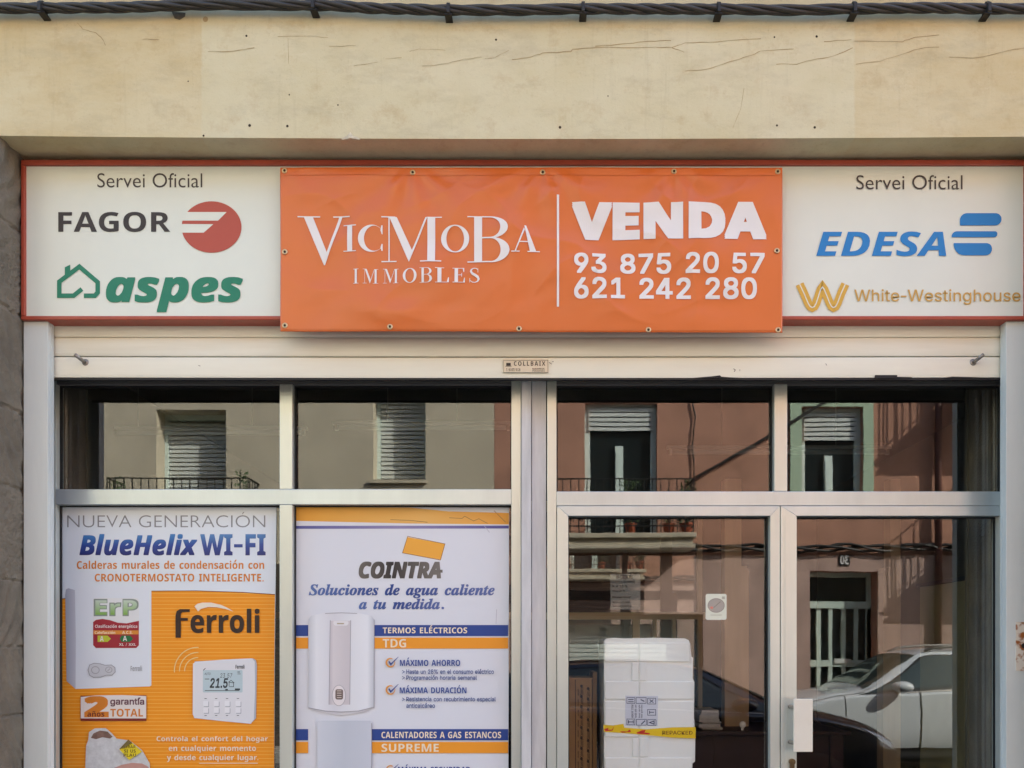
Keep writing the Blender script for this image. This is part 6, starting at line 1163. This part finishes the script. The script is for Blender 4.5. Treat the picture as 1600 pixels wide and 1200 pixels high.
S.poly('tape_print', RD, [(944, 1139.5), (951, 1137), (950, 1140), (956, 1140), (960, 1134.5), (957, 1141.5), (946, 1142.5)], [(968, 1142.5), (980, 1143), (984, 1139.5), (986, 1143.5), (972, 1145)], [(994, 1145), (1003, 1141), (1009, 1140.5), (1007, 1144.5), (1016, 1145.5), (1014, 1147.5), (996, 1146.5)], parent=tp)
S.text('tape_lettering', ink('tape_brown', (124, 82, 20)), ('REPACKED', 'R', 1035, 1142, 1082, 1147.8), smear=.01, parent=tp)
YC = .22
car_ = thing('carton', (WX(910, YC), YC+.15, .13), 'slim brown printed carton standing behind the white box by the door stile', 'carton')
MB().box(WX(889, YC), WX(926, YC), YC, YC+.25, .13, WZ(1059, YC)).build('carton_body', mat('kraft_card', (178, 138, 92), .8, var=.1, scale=12), car_, bevel=.003)
MB().box(WX(926.3, YC+.01), WX(932.5, YC+.01), YC+.01, YC+.24, .13, WZ(1050, YC+.01)).build('carton_flap', mat('kraft_dark', (150, 112, 70), .8), car_)
S = Sheet(car_, YC-.0005)
CK = ink('carton_ink', (62, 44, 30)); mb = MB(); y = S.nx()
for k in range(10):
    z = 1074+k*16.2
    put_text(mb, 'Cointra', 'B', 906, z, 911.5, z+12, y, rot=90)
    put_text(mb, 'Cointra', 'B', 916.5, z+4, 922, z+16, y, rot=90)
    for a, b in ((908.5, z-2), (919, z+2)): mb.flat([(WX(p, y), WZ(q, y)) for p, q in ell(a, b, 2.2, 2.4, n=10)], y-.0002)
    put_text(mb, 'calentador', 'B', 902, z+2, 904.5, z+13, y, rot=90)
mb.build('carton_lettering', CK, car_)
S.strokes('carton_rule', CK, ([(899, 1062), (900, 1380)], 1.2), ([(925, 1060), (925.5, 1380)], 1.0))
# a low desk with a pile of papers
YK2 = 1.3
desk = thing('desk', (WX(1180, YK2), YK2+.3, .13), 'dark low desk seen between the white box and the door stile', 'desk')
MD = mat('dark_wood', (58, 34, 30), .5, var=.2)
MB().box(WX(1040, YK2), WX(1330, YK2), YK2, YK2+.6, WZ(1149, YK2), WZ(1143, YK2)).build('desk_top', MD, desk, bevel=.003)
MB().box(WX(1050, YK2), WX(1070, YK2), YK2+.02, YK2+.58, .13, WZ(1149, YK2)-.0005).build('panel_leg', MD, desk); MB().box(WX(1300, YK2), WX(1320, YK2), YK2+.02, YK2+.58, .13, WZ(1149, YK2)-.0005).build('panel_leg', MD, desk)
MB().box(WX(1070, YK2)+.001, WX(1300, YK2)-.001, YK2+.05, YK2+.07, .3, WZ(1149, YK2)-.0005).build('modesty_panel', MD, desk)
pp = MB(); z = WZ(1143, YK2)
for k in range(7):
    a = random.Random(k).uniform(-4, 4); t = [.012, .02, .009, .016, .022, .011, .014][k]
    pp.box(WX(1100+a, YK2), WX(1134+a*.6-k, YK2), YK2+.10+a*.003, YK2+.34, z+.0006, z+t); z += t
solo(pp, 'paper_stack', mat('paper_pile', (206, 202, 196), .8, var=.1, scale=40), 'uneven pile of papers lying on the dark desk', 'papers')

# ------------------------------------------------------------------ across the street: what the glass mirrors
YW = -9.7; DW = 9.7
def mx_(p, d=DW): return MX(p, d)
def mz_(p, d=DW): return MZ(p, d)
def wall_with_openings(x0, x1, z0, z1, ops, y, depth):
    """a wall facing +y with openings and their reveals"""
    mb = MB()
    X = sorted({x0, x1, *[o[0] for o in ops], *[o[1] for o in ops]}); Z = sorted({z0, z1, *[o[2] for o in ops], *[o[3] for o in ops]})
    for a, b in zip(X[:-1], X[1:]):
        for c, d in zip(Z[:-1], Z[1:]):
            mxx, mzz = (a+b)/2, (c+d)/2
            if any(o[0] < mxx < o[1] and o[2] < mzz < o[3] for o in ops): continue
            mb.add([(a, y, c), (b, y, c), (b, y, d), (a, y, d)], [(0, 1, 2, 3)])
    for a, b, c, d in ops:
        e = y-depth
        mb.add([(a, y, c), (b, y, c), (b, y, d), (a, y, d), (a, e, c), (b, e, c), (b, e, d), (a, e, d)], [(0, 1, 5, 4), (2, 3, 7, 6), (3, 0, 4, 7), (1, 2, 6, 5)])
    mb.box(x0, x1, y-8, y-depth-.14, z0, z1-.01)
    mb.add([(x0, y, z1), (x1, y, z1), (x1, y-8, z1), (x0, y-8, z1)], [(0, 1, 2, 3)])
    for x in (x0, x1): mb.add([(x, y, z0), (x, y-depth-.14, z0), (x, y-depth-.14, z1), (x, y, z1)], [(0, 1, 2, 3)])
    return mb
M_BEIGE = mat('beige_render', (206, 196, 172), .9, var=.16, scale=2, bump=.5, bscale=22, gain=.92)
M_PINK = mat('terracotta_render', (196, 146, 122), .9, var=.22, scale=2.2, bump=.6, bscale=22, gain=.86)
M_MAUVE = mat('mauve_render', (208, 176, 162), .9, var=.22, scale=2.6, bump=.7, bscale=20, gain=.80)
M_DGL = mat('dark_window_glass', (30, 38, 40), .06, spec=.8)
M_MINT = mat('mint_paint', (216, 232, 224), .6, var=.05)
M_SLATS = mat('blind_slats', (214, 220, 214), .6)
M_IRON = mat('black_iron', (26, 25, 24), .5)
XSEAM = mx_(772)
# --- beige house
bh = thing('beige_house', (-6.5, YW, .13), 'beige rendered house across the street with closed slatted shutters', 'house')
o1 = (mx_(244), mx_(353), 3.06, mz_(640)); o2 = (mx_(583), mx_(665), mz_(750), mz_(600)); o3 = (-8.9, -7.9, 3.06, 5.35)
o4 = (-5.4, -4.2, .13, 2.55); o5 = (-3.0, -1.9, .13, 2.6)
wall_with_openings(-16, XSEAM, .0, 8.6, [o1, o2, o3], YW, .32).build('wall', M_BEIGE, bh)
def blind(o, parent, y, z0, z1, pitch=.066):
    m_ = MB(); k = 0; z = z0
    while z < z1-.005:
        m_.prism([(o[0]+.06, z), (o[1]-.06, z), (o[1]-.06, z+pitch*.70), (o[0]+.06, z+pitch*.70)], y-.012, y+.008); z += pitch
    return m_.build('blind', M_SLATS, parent)
for o in (o1, o2, o3):
    m_ = MB()
    for q in ((o[0], o[0]+.055, o[2], o[3]), (o[1]-.055, o[1], o[2], o[3]), (o[0]+.055, o[1]-.055, o[3]-.08, o[3])): m_.box(q[0]+.001, q[1]-.001, YW-.40, YW-.30, q[2], q[3]-.001)
    w_ = m_.build('window_frame', M_MINT, bh)
    blind(o, w_, YW-.33, o[2]+.02, o[3]-.16)
MB().box(o2[0]-.06, o2[1]+.02, YW-.31, YW+.05, o2[2]-.05, o2[2]+.001).build('sill', M_BEIGE, bh)
for o in (o4, o5): MB().box(o[0]+.001, o[1]-.001, YW+.001, YW+.02, o[2], o[3]-.001).build('door', mat('brown_door', (70, 48, 34), .6, var=.2, stretch=(4, 4, .4)), bh)
MB().box(-16.2, XSEAM, YW-.02, YW+.28, 8.6, 8.75).build('cornice', M_BEIGE, bh)
m_ = MB(); z1 = 2.82      # dark stone facing on the ground floor
X = [-16, o4[0], o4[1], o5[0], o5[1], XSEAM]
for a, b in ((X[0], X[1]), (X[2], X[3]), (X[4], X[5])): m_.box(a, b, YW+.001, YW+.04, .05, z1)
m_.box(o4[0]+.0005, o4[1]-.0005, YW+.001, YW+.04, o4[3], z1); m_.box(o5[0]+.0005, o5[1]-.0005, YW+.001, YW+.04, o5[3], z1)
m_.build('stone_facing', mat('dark_facing', (84, 76, 68), .8, var=.2, scale=5, bump=.3, bscale=40), bh)
MB().box(mx_(150), mx_(170), YW+.041, YW+.09, .13, 2.3).build('pale_doorpost', M_BEIGE, bh)
# --- terracotta house
rh = thing('terracotta_house', (4.5, YW, .13), 'terracotta house across the street with mauve ground floor and number 30 over its door', 'house')
p1 = (mx_(914), mx_(1027), 3.20, mz_(630)); p2 = (mx_(1252), mx_(1348), mz_(782), mz_(636))
p3 = (mx_(1265), mx_(1371), .13, mz_(893)); p4 = (mx_(868), mx_(1098), .13, mz_(960)); p5 = (7.3, 8.4, 3.2, 5.3)
ZC = mz_(868)
wall_with_openings(XSEAM+.004, 14, .0, 9.2, [p1, p2, p3, p4, p5], YW, .30).build('wall', M_PINK, rh)
m_ = MB()          # thicker mauve render on the ground floor
X = [XSEAM+.01, p4[0], p4[1], p3[0], p3[1], 14]
for a, b in ((X[0], X[1]), (X[2], X[3]), (X[4], X[5])): m_.box(a, b, YW+.001, YW+.035, .05, ZC)
m_.box(p4[0]+.0005, p4[1]-.0005, YW+.001, YW+.035, p4[3], ZC); m_.box(p3[0]+.0005, p3[1]-.0005, YW+.001, YW+.035, p3[3], ZC)
m_.build('plinth_render', M_MAUVE, rh)
# balcony door: half rolled blind, pale frame, one leaf ajar
def frame_box(m_, o, y0, y1, t): 
    for q in ((o[0]+.001, o[0]+t, o[2], o[3]-.001), (o[1]-t, o[1]-.001, o[2], o[3]-.001), (o[0]+t, o[1]-t, o[3]-t, o[3]-.001)): m_.box(q[0], q[1], y0, y1, q[2], q[3])
    return m_
yw = YW-.10
for o, zbl in ((p1, mz_(671)), (p2, mz_(686)), (p5, 4.9)):
    w_ = frame_box(MB(), o, yw-.06, yw, .085).build('window_frame', M_MINT, rh)
    MB().box(o[0]+.085, o[1]-.085, yw-.05, yw-.04, o[2], o[3]-.085).build('pane', M_DGL, w_)
    blind(o, w_, yw+.02, zbl, o[3]-.01, .07)
    mid = (o[0]+o[1])/2-.02
    MB().box(mid-.06, mid+.06, yw-.039, yw+.005, o[2], zbl-.22).build('casement', M_MINT, w_)
    MB().prism([(mid-.052, o[2]+.05), (mid+.0, o[2]+.05), (mid+.0, zbl-.30), (mid-.052, zbl-.30)], yw+.006, yw+.02).build('casement', M_MINT, w_)
m_ = MB(); a, b = mx_(1234), mx_(1364); M_SAGE = mat('sage_surround', (178, 200, 172), .8, var=.06)
m_.box(a, p2[0], YW+.001, YW+.03, p2[2]-.15, p2[3]+.16); m_.box(p2[1], b, YW+.001, YW+.03, p2[2]-.15, p2[3]+.16)
m_.box(p2[0]+.0005, p2[1]-.0005, YW+.001, YW+.03, p2[3], p2[3]+.16); m_.box(p2[0]+.0005, p2[1]-.0005, YW+.001, YW+.05, p2[2]-.15, p2[2])
m_.build('window_surround', M_SAGE, rh)
# street door
fr = frame_box(MB(), p3, YW-.30, YW-.24, .07).build('door_frame', mat('grey_green_paint', (196, 216, 206), .6), rh)
d_ = MB().box(p3[0]+.07, p3[1]-.07, YW-.295, YW-.285, p3[2]+.02, p3[3]-.07).build('door', M_DGL, rh)
m_ = MB()
zt, zm = MZ(945, 9.95), MZ(1037, 9.95)
m_.box(p3[0]+.07, p3[1]-.07, YW-.284, YW-.22, zt-.05, zt+.05)
m_.box(p3[0]+.07, p3[1]-.07, YW-.283, YW-.235, zm-.05, zm+.05); m_.box(p3[0]+.07, p3[1]-.07, YW-.283, YW-.235, .15, .55)
for p in (1279, 1297, 1318, 1338, 1358):
    x = MX(p, 9.95); m_.box(x-.03, x+.03, YW-.282, YW-.24, .551, zm-.0505); m_.box(x-.03, x+.03, YW-.282, YW-.24, zm+.0505, zt-.0505)
m_.build('glazing_bars', MATS['grey_green_paint'], d_)
MB().box(MX(1305, 9.9), MX(1331, 9.9), YW-.234, YW-.215, zm+.0, zm+.075).build('letter_slot', M_SLATS, d_)
# slatted garage shutter under the balcony
m_ = MB(); z = .15
while z < p4[3]-.02: m_.prism([(p4[0]+.002, z), (p4[1]-.002, z), (p4[1]-.002, z+.058), (p4[0]+.002, z+.058)], YW-.29, YW-.268); z += .068
m_.box(p4[0]+.002, p4[1]-.002, YW-.35, YW-.30, .14, p4[3]-.002); m_.build('garage_shutter', mat('grey_shutter', (206, 216, 210), .5, .1), rh)
m_ = MB(); z = mz_(958)
while z < mz_(908): m_.box(mx_(868), mx_(1006), YW+.036, YW+.06, z, z+.055); z += .062
m_.build('slatted_board', mat('dark_brown_board', (58, 40, 34), .6, var=.2), rh)
MB().box(XSEAM, 14.2, YW-.02, YW+.3, 9.2, 9.36).build('cornice', M_PINK, rh)
np_ = MB().box(mx_(1310), mx_(1326), YW+.036, YW+.05, mz_(884), mz_(867)).build('number_plate', mat('plate_black', (30, 30, 34), .4), rh)
put_text(MB(), '30', 'B', 0, 0, 1, 1, YW+.052, face=1, plane=(mx_(1311.5), mx_(1324.5), mz_(882.5), mz_(868.5))).build('number', M_INKW, np_)
MB().tube([(mx_(1462), YW+.09, .13), (mx_(1462), YW+.09, 9.2)], .05, 10).build('drainpipe', mat('rust_brown_pipe', (92, 52, 42), .6), rh, smooth=True)

def balcony(house, x0, x1, zs, rail, dep, curls, y=YW):
    """slab with a moulded edge, iron railing with straight bars above scrolls"""
    sl_ = MB(); yb = y+dep
    sl_.box(x0, x1, y+.002, yb, zs-.07, zs); sl_.box(x0+.05, x1-.05, y+.002, yb-.05, zs-.16, zs-.0705); sl_.box(x0+.02, x1-.02, y+.002, yb-.02, zs-.22, zs-.1605)
    b = sl_.build('balcony', mat('balcony_stone', (196, 186, 164), .85, var=.2, scale=5), house, bevel=.01)
    m_ = MB(); t = .008; zr = zs+rail
    yf = yb-.05
    for z in (zr, zs+.10): 
        m_.box(x0+.04, x1-.04, yf-t*1.5, yf+t*1.5, z-t, z+t)
        for x in (x0+.04, x1-.04): m_.box(x-t*1.5, x+t*1.5, y+.003, yf-t*1.6, z-t, z+t)
    n = int((x1-x0-.08)/.112)
    for i in range(n+1):
        x = x0+.04+(x1-x0-.08)*i/n
        m_.box(x-t*.8, x+t*.8, yf-t*.8, yf+t*.8, zs, zr-t-.0003)
        if curls and i < n:
            for s in (-1, 1):
                pts = []
                for k in range(15):
                    a = k/14*4.6; rr = .05*(1-k/17)
                    pts.append((x+.056+s*(.018+rr*math.cos(a)*.55), yf, zs+.24+s*.06+rr*math.sin(a)*1.5))
                m_.tube(pts, .006, 5)
    k = int(dep/.12)
    for i in range(k):
        for x in (x0+.04, x1-.04):
            yy = y+.06+i*.12; m_.box(x-t*.8, x+t*.8, yy-t*.8, yy+t*.8, zs, zr-t-.0003)
    m_.build('railing', M_IRON, b)
    return b
balcony(rh, MX(862, 9.1), MX(1089, 9.1), MZ(832, 9.1), MZ(747, 9.1)-MZ(832, 9.1), .60, True)
balcony(bh, MX(163, 9.2), MX(392, 9.2), 3.06, MZ(746, 9.15)-3.06, .55, False)
balcony(rh, 6.15, 9.4, 5.35, .95, .75, False); balcony(rh, 6.2, 9.4, 3.1, .9, .75, False)

# flowerpots with plants on the balconies
def plant(x, y, z, h, sp, n, label, seed, pot=True):
    rn = random.Random(seed)
    t = thing('potted_plant', (x, y, z), label, 'plant', 'potted plants on the balconies')
    MB().lathe((x, y, z), [(.06, 0), (.085, .13), (.095, .135), (.095, .16), (.075, .16), (.07, .12)], 14).build('flowerpot', mat('terracotta_pot', (164, 84, 54), .8, var=.15), t, smooth=False)
    m_ = MB(); st = MB()
    for k in range(9):
        a = rn.uniform(0, 6.28); q = Vector((x+math.cos(a)*sp*.6, y+math.sin(a)*sp*.4, z+.16+h*rn.uniform(.5, .95)))
        st.tube([(x, y, z+.13), ((x*1.6+q.x)/2.6, (y*1.6+q.y)/2.6, z+.16+h*.35), q], [.007, .005, .003], 5)
    for k in range(n):
        a, r, u = rn.uniform(0, 6.28), sp*rn.random()**.6, rn.random()
        c = Vector((x+math.cos(a)*r, y+math.sin(a)*r*.7, z+.17+h*u)); d = Vector((rn.uniform(-1, 1), rn.uniform(-1, 1), rn.uniform(-.6, 1))).normalized(); e = d.cross(Vector((rn.uniform(-1, 1), 1, .3))).normalized(); L = rn.uniform(.03, .07)
        m_.add([c, c+d*L*.5+e*L*.28, c+d*L, c+d*L*.5-e*L*.28], [(0, 1, 2, 3)])
    st.build('stem', mat('plant_stem', (84, 92, 52), .8), t); m_.build('foliage', mat('plant_leaf', (74, 98, 52), .6, var=.4, scale=30), t)
plant(MX(176, 9.3), YW+.30, 3.062, .80, .13, 170, 'bushy potted plant at the left end of the beige house balcony', 1)
plant(MX(378, 9.3), YW+.34, 3.062, .88, .11, 170, 'upright potted plant at the right end of the beige house balcony', 2)
plant(MX(986, 9.3), YW+.36, MZ(832, 9.1)+.002, .62, .16, 190, 'flowering plant on the terracotta house balcony before its door', 3)
plant(MX(1046, 9.3), YW+.32, MZ(832, 9.1)+.002, .45, .14, 150, 'low potted plant on the terracotta house balcony near its corner', 4)
plant(MX(1074, 9.25), YW+.40, MZ(832, 9.1)+.002, .60, .13, 190, 'dark climbing plant in the end corner of the terracotta house balcony', 5)

# wires on the house fronts
wb = thing('wall_cables', (mx_(1240), YW+.06, 3.0), 'thick black bundle of cables along the terracotta house above the street door', 'cable')
for k in range(10):
    pts = []
    for i in range(70):
        x = mx_(1022)+(14-mx_(1022))*i/69
        pts.append((x, YW+.085+.03*math.sin(k*2.1+i*.8), mz_(857)+.045*math.cos(k*2.1+i*.8)+.02*math.sin(i*.35+k)*noise.noise(Vector((i*.5, k, 2)))+.012*math.sin(i*.9)))
    MB().tube(pts, .021, 5).build('wire', M_CABLE, wb, smooth=True)
solo(MB().tube([(mx_(1083)+.02*math.sin(i*1.7)+.012*math.sin(i*4.1), YW+.03, 3.9+5.2*i/24) for i in range(25)], .013, 5), 'down_wire', M_IRON, 'thin black wire running down the terracotta wall beside the balcony', 'wire')
a = Vector((mx_(1086), YW+.06, mz_(747))); b = Vector((mx_(1290), YW+.06, mz_(628)))
d = b-a; solo(MB().tube([a, a+d*.5+Vector((0, 0, -.02)), b, b+d*.9], .021, 7), 'slant_line', M_IRON, 'thick dark line slanting up from the end of the balcony', 'cable')  # dark tube laid close to the wall as a slanting line

# ------------------------------------------------------------------ the two cars in the street
def car(name, nose_x, dirx, y_near, width, paint, label, shape, rails):
    """stations along the length, counted from the nose: (s, belt z, top z, belt half width, top half width)"""
    yc = y_near-width/2; hw = width/2
    root = thing(name, (nose_x+dirx*shape[-1][0]/2, yc, .0), label, 'car')
    def cr(p, t):
        i = max(0, min(len(p)-2, int(t))); f = t-i
        a, b, c, d = p[max(i-1, 0)], p[i], p[i+1], p[min(i+2, len(p)-1)]
        return tuple(.5*((2*b[k])+(c[k]-a[k])*f+(2*a[k]-5*b[k]+4*c[k]-d[k])*f*f+(3*b[k]-a[k]-3*c[k]+d[k])*f**3) for k in range(len(b)))
    def section(u):
        s, zb, zt, wb, wt = cr(shape, u)
        return s, [(0, .24), (wb*.86, .24), (wb*.96, .40), (wb*1.0, .62), (wb*.985, zb-.06), (wb*.95, zb), (wt+(wb*.95-wt)*.45, zb+(zt-zb)*.5), (wt, zt-.045), (wt*.86, zt-.006), (wt*.45, zt+.012), (0, zt+.016)]
    def surf(u, v, off=0, side=1):
        s, c = section(u); i = max(0, min(len(c)-2, int(v))); f = v-i
        q = cr(c, v) if 0 < v < 10 else c[int(v)]
        e = 1e-2; q2 = cr(c, min(9.999, v+e)); q1 = cr(c, max(.001, v-e)); t = Vector((q2[0]-q1[0], q2[1]-q1[1])); nrm = Vector((t.y, -t.x)).normalized() if t.length > 0 else Vector((1, 0))
        return Vector((nose_x+dirx*s, yc+side*(q[0]*hw+nrm.x*off), q[1]+nrm.y*off))
    nu, nv = 120, 60; L = len(shape)-1
    mb = MB()
    # v runs from the floor (0) to the roof line (10); mirrored halves meet along roof and floor
    vs = []
    for j in range(nu+1):
        u = L*j/nu
        vs += [surf(u, 10*k/nv, 0, -1) for k in range(nv+1)]+[surf(u, 10*(nv-k)/nv, 0, 1) for k in range(1, nv)]
    n = 2*nv
    mb.add(vs, [(j*n+k, j*n+(k+1) % n, (j+1)*n+(k+1) % n, (j+1)*n+k) for j in range(nu) for k in range(n)]+[tuple(range(n)), tuple(nu*n+k for k in range(n))])
    body = mb.build('body', paint, root, smooth=True)
    def patch(nm, m, u0, u1, v0, v1, sides=(-1, 1), off=.006, nn=22, fu=None):
        for sd in sides:
            q = MB(); vv = []
            for j in range(nn+1):
                v = v0+(v1-v0)*j/nn
                a, b = (u0, u1) if fu is None else fu(j/nn)
                for i in range(nn+1): vv.append(surf(a+(b-a)*i/nn, v, off, sd))
            q.add(vv, [(j*(nn+1)+i, j*(nn+1)+i+1, (j+1)*(nn+1)+i+1, (j+1)*(nn+1)+i) for j in range(nn) for i in range(nn)])
            q.build(nm, m, root, smooth=True)
    MG = mat('car_glass', (62, 76, 74), .05, spec=.8); MT = mat('car_trim', (24, 24, 26), .5)
    patch('windscreen', MG, 4.12, 5.0, 7.3, 9.999, fu=lambda t: (4.05+.0*t, 5.0))
    patch('side_window', MT, 4.15, 8.35, 5.15, 6.95, off=.004, fu=lambda t: (3.80+1.30*t, 8.5-.55*t))
    patch('side_window', MG, 4.45, 6.3, 5.3, 6.85, off=.007, fu=lambda t: (3.98+1.2*t, 6.2))
    patch('side_window', MG, 6.4, 8.1, 5.3, 6.85, off=.007, fu=lambda t: (6.36, 8.3-.5*t))
    patch('rear_window', MG, 9.0, 9.6, 7.4, 9.999)
    patch('headlight', mat('headlamp_glass', (190, 196, 198), .15, .3), .55, 1.75, 4.0, 4.9, off=.006, fu=lambda t: (.5+.1*t, 1.5+.7*t))
    patch('door_seam', MT, 4.9, 4.93, 2.0, 5.0, off=.003, nn=10); patch('door_seam', MT, 6.3, 6.33, 2.0, 5.0, off=.003, nn=10)
    patch('bonnet_seam', MT, 1.2, 4.0, 5.55, 5.66, off=.003)
    patch('belt_trim', M_STEEL, 4.0, 8.3, 5.02, 5.12, off=.006, nn=16); patch('fender_seam', MT, 3.3, 3.33, 2.0, 5.3, off=.003, nn=10)
    patch('sill_trim', MT, 1.2, 9.2, 1.2, 2.1, off=.006)
    patch('rear_light', mat('red_lens', (150, 20, 22), .2), 9.55, 10.2, 3.6, 4.9, off=.006)
    for sd in (-1, 1):
        c = surf(4.5, 5.0, .02, sd); m_ = MB(); prof = []
        for i in range(13):
            a = math.pi*i/12; prof.append((max(.0002, .078*math.sin(a)**.75), -.115*math.cos(a)))
        m_.lathe((c.x+dirx*.04, c.y+sd*.12, c.z+.075), prof, 18, 'y'); m_.v = [(c.x+dirx*.04+(x-c.x-dirx*.04)*1.55, y, c.z+.075+(z-c.z-.075)*.86) for x, y, z in m_.v]; mo = m_.build('wing_mirror', paint, root, smooth=True)
        MB().tube([(c.x+dirx*.02, c.y-sd*.01, c.z+.0), (c.x+dirx*.03, c.y+sd*.05, c.z+.035)], .022, 8).build('mirror_stalk', MT, mo)
        h = surf(6.0, 4.6, .012, sd); m_ = MB(); m_.tube([h, h+Vector((dirx*.03, sd*.03, 0)), h+Vector((dirx*.15, sd*.03, 0)), h+Vector((dirx*.18, 0, 0))], .012, 8); m_.build('door_handle', paint, root, smooth=True)
        if rails:
            p = [surf(5.25+3.4*i/12, 7.5, .012+.06*math.sin(math.pi*i/12)**.4, sd) for i in range(13)]
            MB().tube(p, .016, 8).build('roof_rail', M_STEEL, root, smooth=True)
    Lm = shape[-1][0]
    for s in (.86, Lm-.80):
        for sd in (-1, 1):
            c = Vector((nose_x+dirx*s, yc+sd*(hw-.12), .32)); m_ = MB()
            m_.lathe(c, [(.20, -.11), (.29, -.11), (.318, -.08), (.32, 0), (.318, .08), (.29, .125), (.20, .125)], 36, 'y'); w_ = m_.build('wheel', mat('tyre_rubber', (30, 30, 30), .8), root, smooth=True)
            r_ = MB(); r_.lathe(c+Vector((0, sd*.02, 0)), [(.03, sd*.10), (.19, sd*.07), (.205, sd*.10), (.205, -sd*.08)], 30, 'y')
            r_.build('rim', M_STEEL, w_)
            # arch: a dark liner set in the flank
            MB().lathe(c+Vector((0, sd*.052, 0)), [(.37, 0), (.37, sd*.045), (.33, sd*.045)], 32, 'y').build('wheel_arch', MT, root)
    return root
SUV = [(0, .62, .70, .70, .55), (.10, .74, .80, .84, .66), (.35, .88, .93, .95, .72), (.75, .99, 1.03, .99, .76), (1.10, 1.03, 1.11, 1.0, .78), (1.78, 1.06, 1.50, 1.0, .66),
       (2.25, 1.08, 1.555, 1.0, .66), (2.8, 1.09, 1.56, 1.0, .66), (3.35, 1.11, 1.53, .99, .65), (3.8, 1.12, 1.42, .97, .64), (4.08, 1.04, 1.10, .94, .70), (4.18, .80, .84, .84, .62)]
car('parked_car', MX(1205, 7.0), 1, -6.93, 1.78, mat('white_car_paint', (216, 222, 224), .25, coat=.8), 'white parked car with roof rails standing in front of the terracotta house', SUV, True)
HAT = [(0, .58, .66, .70, .55), (.10, .70, .76, .84, .66), (.35, .82, .88, .95, .72), (.75, .92, .98, .99, .76), (1.15, .96, 1.07, 1.0, .78), (1.85, .98, 1.38, 1.0, .64),
       (2.3, 1.0, 1.45, 1.0, .64), (2.8, 1.01, 1.45, 1.0, .64), (3.3, 1.02, 1.42, .99, .63), (3.75, 1.02, 1.30, .97, .62), (3.95, .95, 1.02, .94, .70), (4.05, .74, .78, .84, .62)]
car('passing_car', MX(1416, 4.9), -1, -4.85, 1.74, mat('dark_blue_paint', (18, 22, 46), .2, coat=.9), 'dark blue car standing in the shade close to the shop', HAT, False)
